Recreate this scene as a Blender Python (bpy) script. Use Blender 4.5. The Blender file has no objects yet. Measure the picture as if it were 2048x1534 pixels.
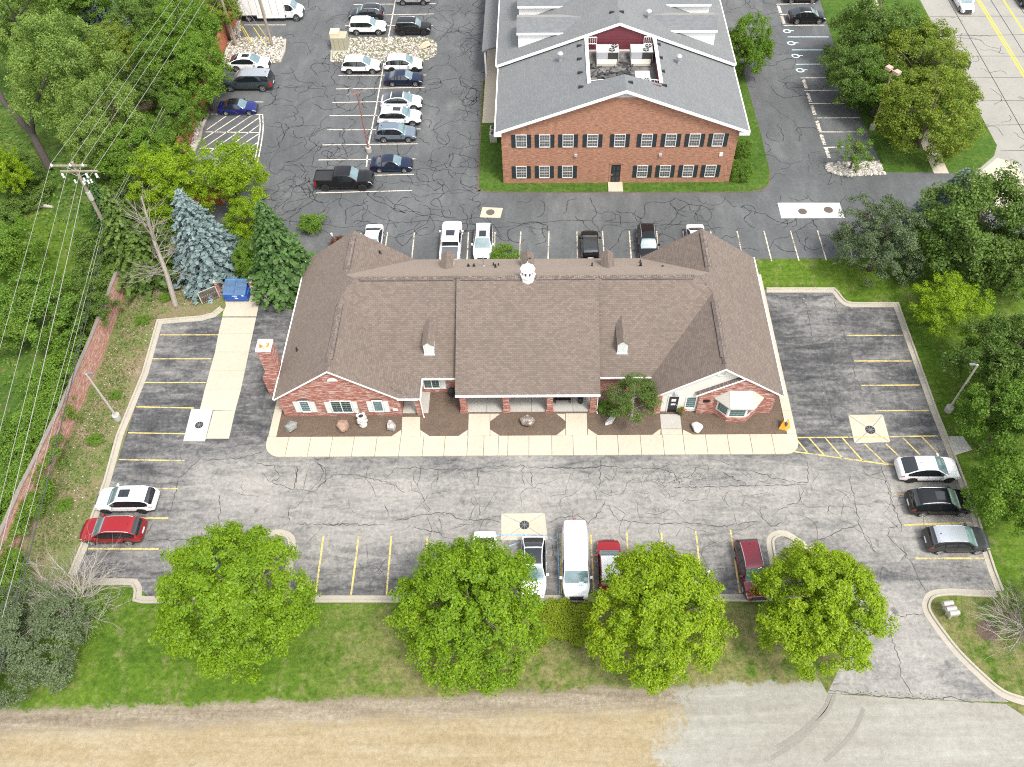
import bpy, math, random
import numpy as np
from mathutils import Vector, Matrix

# ------------------------------------------------------------------ camera, sky, sun, exposure
SC = bpy.context.scene
COL = SC.collection
FPX, HGT = 1680.0, 58.0
PITCH = math.atan(2210 / FPX)
ROLL = .006
CX, CY = 1091.0, 767.0
vF = np.array([0, math.cos(PITCH), -math.sin(PITCH)])
_U0 = np.array([0, math.sin(PITCH), math.cos(PITCH)])
_X0 = np.array([1., 0, 0])
vR = _X0 * math.cos(ROLL) - _U0 * math.sin(ROLL)
vU = _U0 * math.cos(ROLL) + _X0 * math.sin(ROLL)
EYE = np.array([0, 0, HGT])

def at(px, py, z=0.0):
    """surveyed point of the photograph (2048 px wide) -> metres on the level z"""
    d = vF * FPX + vR * (px - CX) - vU * (py - CY)
    p = EYE + d * ((z - HGT) / d[2])
    return (float(p[0]), float(p[1]), float(z))

def pxm(py, z=0.0):
    return math.cos(PITCH) * (py + 1443) / (HGT - z)

cam = bpy.data.cameras.new('camera'); camo = bpy.data.objects.new('camera', cam); COL.objects.link(camo)
cam.sensor_fit = 'HORIZONTAL'; cam.sensor_width = 36; cam.lens = FPX / 2048 * 36
cam.shift_x = -(CX - 1024) / 2048; cam.clip_start = .5; cam.clip_end = 2000
mw = Matrix.Identity(4)
for i in range(3):
    mw[i][0] = vR[i]; mw[i][1] = vU[i]; mw[i][2] = -vF[i]; mw[i][3] = EYE[i]
camo.matrix_world = mw
SC.camera = camo

SUN_EL, SUN_AZ = math.radians(61), math.radians(138)      # azimuth clockwise from +Y
w = bpy.data.worlds.new('World'); SC.world = w; w.use_nodes = True
nt = w.node_tree; nt.nodes.clear()
sky = nt.nodes.new('ShaderNodeTexSky'); sky.sky_type = 'NISHITA'; sky.sun_disc = False
sky.sun_elevation = SUN_EL; sky.sun_rotation = SUN_AZ; sky.dust_density = 3; sky.air_density = 1.0
hs = nt.nodes.new('ShaderNodeHueSaturation'); hs.inputs['Saturation'].default_value = .3
bg = nt.nodes.new('ShaderNodeBackground'); bg.inputs['Strength'].default_value = .15
wo = nt.nodes.new('ShaderNodeOutputWorld')
nt.links.new(sky.outputs[0], hs.inputs['Color']); nt.links.new(hs.outputs[0], bg.inputs['Color']); nt.links.new(bg.outputs[0], wo.inputs['Surface'])
sl = bpy.data.lights.new('sun', 'SUN'); sl.energy = 1.3; sl.angle = math.radians(12); sl.color = (1, .955, .88)
so = bpy.data.objects.new('sun', sl); COL.objects.link(so)
sd = Vector((math.sin(SUN_AZ) * math.cos(SUN_EL), math.cos(SUN_AZ) * math.cos(SUN_EL), math.sin(SUN_EL)))
so.rotation_euler = sd.to_track_quat('Z', 'Y').to_euler(); so.location = (40, 60, 120)
SC.view_settings.view_transform = 'Standard'; SC.view_settings.look = 'None'
SC.view_settings.exposure = 1.3; SC.view_settings.gamma = 1; SC.view_settings.use_curve_mapping = False
SC.cycles.use_denoising = False; SC.cycles.pixel_filter_type = 'BLACKMAN_HARRIS'; SC.cycles.filter_width = 1.1; SC.cycles.max_bounces = 6; SC.cycles.transparent_max_bounces = 4

rnd = random.Random(7)

# ------------------------------------------------------------------ material helpers
class G:
    def __init__(s, name):
        s.m = bpy.data.materials.new(name); s.m.use_nodes = True; s.t = s.m.node_tree; s.t.nodes.clear()
        s.out = s.t.nodes.new('ShaderNodeOutputMaterial')
    def n(s, typ, inp=None, **props):
        nd = s.t.nodes.new(typ)
        for k, v in props.items(): setattr(nd, k, v)
        for k, v in (inp or {}).items(): s.set(nd.inputs[k], v)
        return nd
    def set(s, sock, v):
        if isinstance(v, bpy.types.NodeSocket): s.t.links.new(v, sock)
        elif isinstance(v, (tuple, list)) and len(v) == 3 and sock.type == 'RGBA': sock.default_value = (*v, 1)
        else: sock.default_value = v
    def pos(s): return s.n('ShaderNodeNewGeometry').outputs['Position']
    def island(s): return s.n('ShaderNodeNewGeometry').outputs['Random Per Island']
    def obj(s): return s.n('ShaderNodeTexCoord').outputs['Object']
    def uv(s): return s.n('ShaderNodeUVMap').outputs[0]
    def orand(s): return s.n('ShaderNodeObjectInfo').outputs['Random']
    def map(s, v, sc=(1, 1, 1), loc=(0, 0, 0), rot=(0, 0, 0)):
        return s.n('ShaderNodeMapping', {'Vector': v, 'Scale': sc, 'Location': loc, 'Rotation': rot}).outputs[0]
    def noise(s, v, scale, detail=4, rough=.6, dist=0):
        return s.n('ShaderNodeTexNoise', {'Vector': v, 'Scale': scale, 'Detail': detail, 'Roughness': rough, 'Distortion': dist}).outputs[0]
    def ramp(s, f, stops):
        nd = s.n('ShaderNodeValToRGB', {'Fac': f}); e = nd.color_ramp.elements
        while len(e) < len(stops): e.new(.5)
        for el, (p, c) in zip(e, stops):
            el.position = p; el.color = (*(c if isinstance(c, (tuple, list)) else (c, c, c)), 1)
        return nd.outputs[0]
    def step(s, f, a, b):
        return s.n('ShaderNodeMapRange', {'Value': f, 'From Min': a, 'From Max': b}, clamp=True).outputs[0]
    def mix(s, f, a, b, mode='MIX'):
        nd = s.n('ShaderNodeMix', data_type='RGBA', blend_type=mode)
        s.set(nd.inputs[0], f); s.set(nd.inputs[6], a); s.set(nd.inputs[7], b)
        return nd.outputs[2]
    def ma(s, op, a, b=0.0):
        nd = s.n('ShaderNodeMath', operation=op); s.set(nd.inputs[0], a); s.set(nd.inputs[1], b)
        return nd.outputs[0]
    def sep(s, v):
        return s.n('ShaderNodeSeparateXYZ', {'Vector': v}).outputs
    def bump(s, h, st=.3, d=.02):
        return s.n('ShaderNodeBump', {'Height': h, 'Strength': st, 'Distance': d}).outputs[0]
    def pr(s, color, rough=.8, normal=None, metal=0.0, spec=.5, coat=0.0, **kw):
        nd = s.n('ShaderNodeBsdfPrincipled', {'Base Color': color, 'Roughness': rough, 'Metallic': metal, 'Specular IOR Level': spec, 'Coat Weight': coat, 'Coat Roughness': .05, 'Sheen Weight': kw.get('sheen', 0.0), 'Sheen Roughness': .35, 'Sheen Tint': (1, .84, .68, 1)})
        if normal is not None: s.set(nd.inputs['Normal'], normal)
        s.t.links.new(nd.outputs[0], s.out.inputs[0]); return s.m

def plain(name, c, rough=.7, metal=0.0, var=.12, coat=0.0, spec=.5):
    g = G(name); n = g.noise(g.obj(), 6, 5)
    col = g.mix(n, tuple(x * (1 - var) for x in c), tuple(min(1, x * (1 + var)) for x in c))
    return g.pr(col, rough, metal=metal, coat=coat, spec=spec)

MAT = {}
def mk_materials():
    # worn front lot
    g = G('asphalt_worn'); p = g.pos(); x, y, z = g.sep(p)
    n1 = g.noise(p, .16, 5, .62, .4); n2 = g.noise(g.map(p, (.5, 2.2, 1)), .55, 6, .7, .8); n3 = g.noise(p, 2.2, 6, .75); n4 = g.noise(p, 3.2, 6, .85)
    # centre lane keeps little sealer, stalls along the kerbs keep more
    lane = g.ma('MULTIPLY', g.step(y, 25.2, 29.5), g.step(y, 38.5, 34))
    lane = g.ma('MULTIPLY', lane, g.step(x, -33, -26))
    drive = g.ma('MULTIPLY', g.step(y, 27, 24.5), g.step(x, 16, 19))
    lane = g.ma('MAXIMUM', lane, drive)
    s = g.ma('ADD', g.ma('ADD', g.ma('MULTIPLY', n1, .55), g.ma('MULTIPLY', n2, .62)), g.ma('MULTIPLY', n3, .38))
    s = g.ma('ADD', s, .035); s = g.ma('SUBTRACT', s, g.ma('MULTIPLY', lane, .21))
    grit = g.noise(p, 2.6, 6, .82); s = g.ma('ADD', s, g.ma('MULTIPLY', g.ma('SUBTRACT', grit, .5), .30))
    base = g.ramp(s, [(.46, (.30, .285, .26)), (.60, (.245, .234, .216)), (.74, (.155, .151, .145)), (.86, (.075, .075, .076)), (.98, (.04, .04, .043))])
    col = g.mix(g.step(n4, .3, .75), g.mix(.7, base, (.05, .05, .05), 'MULTIPLY'), base)
    col = g.mix(.55, base, g.mix(g.step(n4, .34, .66), g.mix(1, base, (.45, .45, .45), 'MULTIPLY'), g.mix(1, base, (1.38, 1.38, 1.36), 'MULTIPLY')))
    st = g.noise(p, .75, 3, .5, .6); col = g.mix(g.ma('MULTIPLY', g.step(st, .66, .74), .6), col, (.06, .058, .055)); st2 = g.noise(g.map(p, (1, 1, 1), (37, 11, 0)), 1.9, 2, .5); col = g.mix(g.ma('MULTIPLY', g.step(st2, .70, .75), .45), col, (.36, .34, .30))
    MAT['asphalt_worn'] = g.pr(col, .92, g.bump(g.ma('ADD', n4, n3), .5, .02), spec=.3)
    # sealed rear lot
    g = G('asphalt_sealed'); p = g.pos()
    n1 = g.noise(p, .12, 5, .65, .5); n2 = g.noise(g.map(p, (1.6, .5, 1)), .5, 6, .7); n4 = g.noise(p, 3, 6, .85)
    s = g.ma('ADD', g.ma('MULTIPLY', n1, .6), g.ma('MULTIPLY', n2, .5))
    base = g.ramp(s, [(.36, (.066, .070, .071)), (.55, (.092, .096, .097)), (.68, (.122, .126, .125)), (.82, (.18, .18, .172))])
    col = g.mix(.4, base, g.mix(g.step(n4, .35, .65), g.mix(1, base, (.55, .55, .55), 'MULTIPLY'), g.mix(1, base, (1.35, 1.35, 1.35), 'MULTIPLY')))
    MAT['asphalt_sealed'] = g.pr(col, .85, g.bump(n4, .4, .02), spec=.4)
    g = G('tar'); MAT['tar'] = g.pr(g.mix(g.noise(g.pos(), 3, 3), (.02, .02, .022), (.05, .05, .052)), .8, spec=.25)
    g = G('crack'); MAT['crack'] = g.pr(g.mix(g.noise(g.pos(), 3, 3), (.035, .034, .033), (.10, .096, .09)), .95, spec=.2)
    # concretes
    def conc(name, a, b, d):
        g = G(name); p = g.pos(); n1 = g.noise(p, .5, 5, .65); n2 = g.noise(p, 3, 6, .7); n3 = g.noise(p, 3, 6, .85)
        s = g.ma('ADD', g.ma('MULTIPLY', n1, .5), g.ma('MULTIPLY', n2, .5))
        col = g.mix(g.step(s, .35, .68), a, b)
        col = g.mix(g.ma('MULTIPLY', g.step(n2, .58, .8), .6), col, d)
        col = g.mix(g.ma('MULTIPLY', g.step(g.orand(), 0, 1), .16), col, d)
        col = g.mix(.25, col, g.mix(g.step(n3, .35, .65), g.mix(1, col, (.7, .7, .7), 'MULTIPLY'), col))
        MAT[name] = g.pr(col, .9, g.bump(n3, .2, .01), spec=.25)
    conc('concrete', (0.432, 0.389, 0.300), (0.501, 0.452, 0.361), (0.294, 0.257, 0.189))
    conc('concrete_grey', (.36, .35, .315), (.45, .44, .395), (.22, .205, .175))
    conc('concrete_road', (0.257, 0.245, 0.216), (0.324, 0.310, 0.275), (0.189, 0.180, 0.158))
    conc('concrete_white', (0.446, 0.440, 0.421), (0.495, 0.489, 0.471), (0.372, 0.359, 0.334))
    conc('kerb', (0.350, 0.320, 0.261), (0.437, 0.402, 0.329), (0.175, 0.155, 0.120))
    # grass
    def gcol(g, p, name, a, b, c, dry, amt):
        n1 = g.noise(p, .13, 5, .65, .3); n2 = g.noise(p, .9, 6, .72, .4); n3 = g.noise(p, 2.4, 7, .85); n5 = g.noise(g.map(p, (1, .25, 1), (0, 0, 0), (0, 0, .4)), .8, 4); n7 = g.noise(g.map(p, (.12, 1.6, 1), (0, 0, 0), (0, 0, .12)), 1.0, 4)
        q = g.ma('ADD', g.ma('ADD', g.ma('MULTIPLY', n1, .40), g.ma('MULTIPLY', n2, .40)), g.ma('MULTIPLY', n7, .2))
        col = g.ramp(q, [(.36, a), (.5, b), (.64, c)])
        col = g.mix(g.ma('MULTIPLY', g.step(g.ma('ADD', n2, g.ma('MULTIPLY', n5, .6)), .88 - amt, 1.08 - amt), .85), col, dry)
        if name == 'grass':
            x, y, z = g.sep(p); dm = g.ma('MULTIPLY', g.step(x, -18, -9), g.step(y, 25.5, 23)); dm = g.ma('MULTIPLY', dm, g.step(g.ma('ADD', n2, g.ma('MULTIPLY', n1, .5)), .60, .80)); col = g.mix(g.ma('MULTIPLY', dm, .85), col, (.175, .155, .075))
        col = g.mix(.85, col, g.mix(g.step(n3, .32, .68), g.mix(1, col, (.35, .38, .3), 'MULTIPLY'), g.mix(1, col, (1.6, 1.6, 1.45), 'MULTIPLY')))
        return col, n3, n2
    GR_ = {}
    def grass(name, *k):
        GR_[name] = k; g = G(name); p = g.pos(); col, n3, n2 = gcol(g, p, name, *k)
        MAT[name] = g.pr(col, .95, g.bump(g.ma('ADD', n3, n2), .7, .08), spec=.15)
    grass('grass', (0.039, 0.082, 0.009), (0.071, 0.125, 0.013), (0.109, 0.164, 0.024), (0.155, 0.156, 0.068), .04)
    grass('grass_dry', (.065, .10, .018), (.11, .145, .03), (.15, .17, .05), (.25, .215, .115), .12)
    grass('grass_lush', (0.032, 0.070, 0.010), (0.054, 0.104, 0.016), (0.086, 0.132, 0.026), (0.153, 0.132, 0.078), -.04)
    grass('woods_floor', (0.035, 0.070, 0.013), (0.056, 0.105, 0.018), (0.119, 0.154, 0.039), (0.140, 0.105, 0.052), .0)
    g = G('weedy_ground'); p = g.pos(); n1 = g.noise(p, .35, 6, .7, .4); n2 = g.noise(p, 2.4, 6, .75); n3 = g.noise(p, 11, 3, .8)
    s = g.ma('ADD', g.ma('MULTIPLY', n1, .55), g.ma('MULTIPLY', n2, .45))
    col = g.ramp(s, [(.33, (.075, .12, .022)), (.47, (.15, .165, .06)), (.56, (.22, .16, .105)), (.68, (.36, .30, .23))])
    col = g.mix(g.step(n3, .62, .72), col, (.50, .47, .42)); col = g.mix(.5, col, g.mix(g.step(n3, .3, .6), g.mix(1, col, (.5, .5, .5), 'MULTIPLY'), col))
    MAT['weedy_ground'] = g.pr(col, .95, g.bump(n3, .6, .06), spec=.15)
    # dirt road: gravel shoulder breaking into the grass, worn paved mouth on the right
    g = G('dirt_road'); p = g.pos(); x, y, z = g.sep(p)
    n1 = g.noise(g.map(p, (.10, 1.1, 1)), 1.2, 6, .68, .5); n2 = g.noise(p, .9, 6, .75, .6); n3 = g.noise(p, 2.8, 7, .86); n5 = g.noise(p, .35, 5, .65); n6 = g.noise(g.map(p, (.07, .8, 1)), 1.3, 5, .65, .3)
    grit = lambda c, k=.7: g.mix(k, c, g.mix(g.step(n3, .33, .67), g.mix(1, c, (.62, .62, .6), 'MULTIPLY'), g.mix(1, c, (1.3, 1.3, 1.3), 'MULTIPLY')))
    tan = g.ramp(g.ma('ADD', g.ma('MULTIPLY', n1, .6), g.ma('MULTIPLY', n2, .4)), [(.33, (0.243, 0.190, 0.109)), (.5, (0.292, 0.236, 0.145)), (.68, (0.332, 0.289, 0.200))])
    grav = g.ramp(g.ma('ADD', g.ma('MULTIPLY', n1, .6), g.ma('MULTIPLY', n3, .4)), [(.35, (.15, .12, .085)), (.5, (.225, .188, .138)), (.68, (.33, .29, .225))])
    yy = g.ma('ADD', y, g.ma('MULTIPLY', g.ma('SUBTRACT', n2, .5), 1.1)); yy = g.ma('ADD', yy, g.ma('MULTIPLY', g.ma('SUBTRACT', n5, .5), 1.6)); yy = g.ma('ADD', yy, g.ma('MULTIPLY', x, -.03))
    y2 = g.ma('ADD', yy, g.ma('MULTIPLY', g.ma('SUBTRACT', n3, .5), 2.2)); col = g.mix(g.step(y2, 16.0, 16.8), tan, grav)
    pav = g.ramp(g.ma('ADD', g.ma('MULTIPLY', n6, .6), g.ma('MULTIPLY', n2, .4)), [(.33, (0.216, 0.204, 0.172)), (.5, (0.265, 0.255, 0.220)), (.66, (0.320, 0.315, 0.278))])
    e = g.ma('ADD', x, g.ma('MULTIPLY', g.ma('SUBTRACT', n2, .5), 3.5)); e = g.ma('ADD', e, g.ma('MULTIPLY', g.ma('SUBTRACT', n5, .5), 5)); e = g.ma('ADD', e, g.ma('MULTIPLY', g.ma('SUBTRACT', y, 13), -.35))
    e = g.ma('ADD', e, g.ma('MULTIPLY', g.ma('SUBTRACT', n3, .5), 5)); col = g.mix(g.step(e, 6.6, 8.0), grit(col), grit(pav, .4))
    gr = gcol(g, p, 'grass', *GR_['grass'])[0]
    top = g.ma('ADD', yy, g.ma('MULTIPLY', g.ma('SUBTRACT', n3, .5), 1.4)); col = g.mix(g.step(top, 17.75, 18.05), col, gr)
    MAT['dirt_road'] = g.pr(col, .95, g.bump(g.ma('ADD', n3, n1), .5, .05), spec=.15)
    g = G('tyre_mark'); MAT['tyre_mark'] = g.pr(g.mix(g.noise(g.pos(), 5, 4), (.15, .14, .12), (.27, .255, .22)), .9, spec=.2)
    g = G('mulch'); p = g.pos(); n1 = g.noise(p, 1.2, 5); n3 = g.noise(p, 22, 4, .85)
    col = g.ramp(n3, [(.3, (.05, .036, .026)), (.5, (.115, .085, .065)), (.72, (.20, .16, .13))]); col = g.mix(g.step(n1, .4, .7), col, g.mix(1, col, (1.25, 1.2, 1.1), 'MULTIPLY'))
    MAT['mulch'] = g.pr(col, .95, g.bump(n3, .8, .05), spec=.1)
    # brickwork
    def brick(name, c1, c2, mort, white, bw=.22, bh=.078):
        g = G(name); u = g.uv()
        b = g.n('ShaderNodeTexBrick', {'Vector': u, 'Scale': 1, 'Brick Width': bw, 'Row Height': bh, 'Mortar Size': .007, 'Bias': 0.0, 'Color1': c1, 'Color2': c2, 'Mortar': mort})
        n = g.noise(g.map(u, (.9, 4.5, 1)), 1.5, 5, .72, .5); n2 = g.noise(g.map(u, (2, 8, 1)), 1.1, 4, .7); n3 = g.noise(u, .5, 4)
        col = g.mix(g.step(n2, .35, .7), g.mix(1, b.outputs[0], (.62, .58, .58), 'MULTIPLY'), g.mix(1, b.outputs[0], (1.3, 1.25, 1.2), 'MULTIPLY'))
        if white: col = g.mix(g.ma('MULTIPLY', g.step(n, .515, .575), .8), col, (.56, .44, .38)); col = g.mix(g.ma('MULTIPLY', g.step(n, .36, .30), .6), col, (.09, .04, .035))
        else: col = g.mix(g.ma('MULTIPLY', g.step(n3, .45, .75), .25), col, c1)
        MAT[name] = g.pr(col, .9, g.bump(b.outputs[1], -.3, .01), spec=.2)
    brick('brick_red', (.30, .085, .06), (.40, .15, .115), (.36, .27, .23), True)
    brick('brick_salmon', (.40, .15, .105), (.50, .26, .20), (.45, .33, .28), True)
    brick('brick_brown', (.33, .15, .09), (.42, .215, .14), (.34, .25, .19), False, .2, .067)
    brick('brick_orange', (.40, .115, .06), (.46, .16, .09), (.40, .2, .14), False)
    # shingles
    def shingle(name, cols, rowc, bump=.35):
        g = G(name); u = g.uv()
        b = g.n('ShaderNodeTexBrick', {'Vector': u, 'Scale': 1, 'Brick Width': .30, 'Row Height': .17, 'Mortar Size': .018, 'Mortar Smooth': .6, 'Bias': .0, 'Color1': (0, 0, 0), 'Color2': (1, 1, 1), 'Mortar': (.5, .5, .5)})
        n1 = g.noise(u, .35, 5, .6); n2 = g.noise(u, 40, 3, .8)
        c = g.ramp(b.outputs[0], cols)
        c = g.mix(g.ma('MULTIPLY', b.outputs[1], .75), c, rowc)
        c = g.mix(g.step(n1, .3, .75), g.mix(1, c, (.94, .94, .94), 'MULTIPLY'), g.mix(1, c, (1.05, 1.05, 1.04), 'MULTIPLY'))
        c = g.mix(.45, c, g.mix(g.step(n2, .3, .7), g.mix(1, c, (.6, .6, .6), 'MULTIPLY'), g.mix(1, c, (1.4, 1.4, 1.4), 'MULTIPLY')))
        MAT[name] = g.pr(c, .9, g.bump(b.outputs[1], -bump, .02), spec=.35, sheen=.5)
    shingle('shingle_brown', [(.1, (.128, .100, .082)), (.45, (.148, .116, .096)), (.7, (.156, .123, .102)), (.95, (.170, .136, .113))], (.088, .067, .056))
    shingle('shingle_ridge', [(.1, (0.112, 0.088, 0.077)), (.9, (0.192, 0.155, 0.135))], (0.040, 0.032, 0.029))
    shingle('shingle_grey', [(.1, (.130, .138, .142)), (.5, (.143, .152, .156)), (.95, (.16, .168, .171))], (.118, .125, .129), .1)
    # timber / paint / metal
    MAT['white_trim'] = plain('white_trim', (.80, .79, .76), .5, var=.04)
    MAT['cream_siding'] = plain('cream_siding', (.66, .645, .585), .6, var=.05)
    MAT['shutter_pale'] = plain('shutter_pale', (.60, .64, .60), .6, var=.05)
    MAT['shutter_dark'] = plain('shutter_dark', (.022, .03, .034), .5)
    g = G('burgundy_siding'); u = g.uv(); ux, uy, uz = g.sep(u)
    line = g.step(g.ma('FRACT', g.ma('MULTIPLY', uy, 6.0)), .0, .22)
    MAT['burgundy_siding'] = g.pr(g.mix(line, (.045, .010, .014), (.155, .034, .045)), .6)
    MAT['black_paint'] = plain('black_paint', (.012, .012, .014), .35)
    MAT['black_plastic'] = plain('black_plastic', (.02, .02, .021), .7)
    MAT['metal_pale'] = plain('metal_pale', (0.488, 0.470, 0.403), .42, .25, .04)
    MAT['galvanised'] = plain('galvanised', (.55, .57, .58), .4, .7, .15)
    MAT['galv_dark'] = plain('galv_dark', (.16, .16, .165), .6, .2)
    MAT['hvac_grey'] = plain('hvac_grey', (.46, .46, .44), .55, .1)
    MAT['hvac_panel'] = plain('hvac_panel', (.42, .43, .47), .5, .2)
    MAT['dark_grille'] = plain('dark_grille', (.035, .035, .037), .7)
    g = G('flat_roof'); n = g.noise(g.pos(), 1.1, 6, .7); MAT['flat_roof'] = g.pr(g.ramp(n, [(.35, (.05, .05, .05)), (.55, (.14, .135, .125)), (.7, (.26, .25, .235))]), .9)
    MAT['red_pole'] = plain('red_pole', (.24, .11, .09), .7)
    MAT['bronze_lamp'] = plain('bronze_lamp', (.46, .31, .24), .6)
    MAT['pole_grey'] = plain('pole_grey', (.45, .42, .36), .65, .2)
    g = G('wood_pole'); o = g.obj(); n = g.noise(g.map(o, (8, 8, .7)), 2, 5, .7); MAT['wood_pole'] = g.pr(g.ramp(n, [(.3, (.16, .125, .09)), (.55, (.30, .255, .20)), (.8, (.44, .395, .33))]), .9)
    MAT['wire'] = plain('wire', (.30, .29, .27), .7, .0)
    MAT['wire_dark'] = plain('wire_dark', (.05, .05, .055), .6)
    MAT['porcelain'] = plain('porcelain', (.75, .77, .78), .25)
    MAT['weathered_cap'] = plain('weathered_cap', (.20, .17, .145), .9, var=.4)
    MAT['grey_wood'] = plain('grey_wood', (.42, .40, .365), .85)
    MAT['dark_wood'] = plain('dark_wood', (.10, .08, .065), .85)
    MAT['tan_box'] = plain('tan_box', (.36, .335, .24), .6)
    MAT['tan_top'] = plain('tan_top', (.62, .50, .33), .7)
    MAT['dumpster_blue'] = plain('dumpster_blue', (.018, .09, .36), .45, var=.2)
    g = G('dumpster_lid'); MAT['dumpster_lid'] = g.pr(g.mix(g.noise(g.pos(), 1.2, 4), (.05, .10, .19), (.06, .25, .55)), .5)
    MAT['yellow_guard'] = plain('yellow_guard', (.72, .55, .06), .5)
    MAT['gold_rust'] = plain('gold_rust', (.62, .22, .02), .5, var=.35)
    MAT['mailbox'] = plain('mailbox', (.36, .34, .31), .55, .1)
    MAT['red_flower'] = plain('red_flower', (.5, .01, .02), .6)
    g = G('rust_cap'); n = g.noise(g.obj(), 2.4, 5); MAT['rust_cap'] = g.pr(g.ramp(n, [(.36, (.70, .68, .62)), (.44, (.62, .30, .05)), (.58, (.34, .075, .01))]), .6)
    MAT['sash_white'] = plain('sash_white', (.56, .56, .54), .5)
    MAT['muntin'] = plain('muntin', (.34, .38, .37), .5)
    MAT['amber_glaze'] = plain('amber_glaze', (.52, .26, .03), .25, var=.3, coat=.5)
    MAT['planter_white'] = plain('planter_white', (0.600, 0.593, 0.548), .5, var=.04)
    # paints on the ground
    def paint(name, c, wear, under):
        g = G(name); p = g.pos(); n = g.noise(p, 5, 6, .8); n2 = g.noise(p, .7, 4)
        k = g.step(g.ma('ADD', n, g.ma('MULTIPLY', n2, .5)), 1.10 - wear, .95 - wear)
        MAT[name] = g.pr(g.mix(k, under, g.mix(n2, c, tuple(x * .85 for x in c))), .75, spec=.3)
    paint('paint_yellow', (.66, .50, .14), .24, (.2, .19, .17))
    paint('paint_road_yellow', (.78, .53, .03), .06, (.4, .38, .33))
    paint('paint_white', (.74, .65, .54), .2, (.12, .12, .12))
    paint('paint_cream', (.70, .61, .46), .25, (.12, .12, .12))
    paint('paint_blue', (.22, .44, .66), .26, (.2, .2, .2))
    paint('paint_paleblue', (.62, .80, .86), .10, (.12, .12, .12))
    # stones
    g = G('river_stone'); r = g.island(); n = g.noise(g.obj(), 5, 4)
    c = g.ramp(r, [(0, (.22, .20, .16)), (.35, (.36, .33, .28)), (.65, (.50, .47, .41)), (1, (.64, .61, .56))]); MAT['river_stone'] = g.pr(g.mix(g.step(n, .3, .7), g.mix(1, c, (.75, .75, .75), 'MULTIPLY'), c), .85)
    def rock(name, a, b, c):
        g = G(name); o = g.obj(); n = g.noise(o, 2.2, 6, .7, .7); n2 = g.noise(o, 9, 4, .8)
        col = g.ramp(g.ma('ADD', g.ma('MULTIPLY', n, .65), g.ma('MULTIPLY', n2, .35)), [(.36, a), (.5, b), (.62, c)])
        MAT[name] = g.pr(col, .85, g.bump(n2, .5, .04))
    rock('rock_grey', (0.128, 0.136, 0.124), (0.216, 0.224, 0.208), (0.336, 0.336, 0.312)); rock('rock_tan', (0.160, 0.096, 0.072), (0.288, 0.188, 0.136), (0.400, 0.288, 0.208))
    rock('rock_white', (.12, .10, .10), (.40, .375, .36), (.74, .71, .67)); rock('rock_brown', (.07, .05, .045), (.22, .18, .15), (.60, .56, .50))
    rock('rock_pale', (.35, .33, .31), (.52, .50, .47), (.72, .71, .68)); rock('rock_peach', (.45, .33, .24), (.6, .46, .34), (.66, .54, .42))
    # glass
    g = G('window_glass'); MAT['window_glass'] = g.pr(g.mix(g.noise(g.obj(), .6, 3), (.05, .10, .105), (.14, .24, .24)), .06, spec=.8)
    g = G('window_dark'); MAT['window_dark'] = g.pr(g.mix(g.noise(g.obj(), .8, 3), (.02, .022, .024), (.20, .20, .19)), .08, spec=.7)
    g = G('green_glass'); MAT['green_glass'] = g.pr(g.mix(g.noise(g.obj(), .6, 3), (.02, .045, .04), (.06, .10, .09)), .06, spec=.7)
    g = G('car_glass'); MAT['car_glass'] = g.pr((.010, .013, .015), .04, spec=.9, coat=.5)
    g = G('car_windshield'); MAT['car_windshield'] = g.pr(g.mix(g.noise(g.obj(), 1.6, 3), (.03, .06, .065), (.20, .31, .33)), .04, spec=1.0, coat=1.0)  # pale teal patches in the base colour stand in for reflected sky
    g = G('lamp_clear'); MAT['lamp_clear'] = g.pr((.62, .64, .66), .1, metal=.3, coat=1)
    g = G('lamp_red'); MAT['lamp_red'] = g.pr((.30, .006, .008), .15, coat=1)
    MAT['tyre'] = plain('tyre', (.018, .018, .018), .8)
    MAT['rim_silver'] = plain('rim_silver', (.55, .55, .56), .3, .8, .05)
    MAT['rim_dark'] = plain('rim_dark', (.04, .04, .042), .35, .6, .05)
    MAT['plate_white'] = plain('plate_white', (.7, .7, .72), .5)
    MAT['chrome'] = plain('chrome', (.75, .75, .76), .15, 1.0, .03)
    MAT['copper'] = plain('copper', (.02, .03, .04), .4)
    MAT['bark'] = plain('bark', (.115, .09, .068), .95, var=.4)
    MAT['bark_dead'] = plain('bark_dead', (.36, .33, .285), .95, var=.3)
    MAT['bark_grey'] = plain('bark_grey', (.25, .22, .185), .95, var=.4)
    MAT['bark_dark'] = plain('bark_dark', (.055, .045, .038), .95, var=.4)
    # foliage
    def leaf(name, cols, tr=.35, clump=.35):
        g = G(name); r = g.island(); o = g.obj(); n = g.noise(o, .55, 4, .6); n2 = g.noise(o, 2.0, 3)
        f = g.ma('ADD', g.ma('MULTIPLY', r, 1 - clump), g.ma('MULTIPLY', g.step(g.ma('ADD', g.ma('MULTIPLY', n, .65), g.ma('MULTIPLY', n2, .35)), .34, .66), clump))
        k = len(cols) - 1
        c = g.ramp(f, [(i / k, cc) for i, cc in enumerate(cols)])
        d = g.n('ShaderNodeBsdfDiffuse', {'Color': c, 'Roughness': .6}); t = g.n('ShaderNodeBsdfTranslucent', {'Color': g.mix(1, c, (1.25, 1.35, .7), 'MULTIPLY')})
        gl = g.n('ShaderNodeBsdfGlossy', {'Color': (1, 1, 1), 'Roughness': .45})
        m1 = g.n('ShaderNodeMixShader', {0: tr, 1: d.outputs[0], 2: t.outputs[0]}); m2 = g.n('ShaderNodeMixShader', {0: .012, 1: m1.outputs[0], 2: gl.outputs[0]})
        g.t.links.new(m2.outputs[0], g.out.inputs[0]); MAT[name] = g.m
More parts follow.
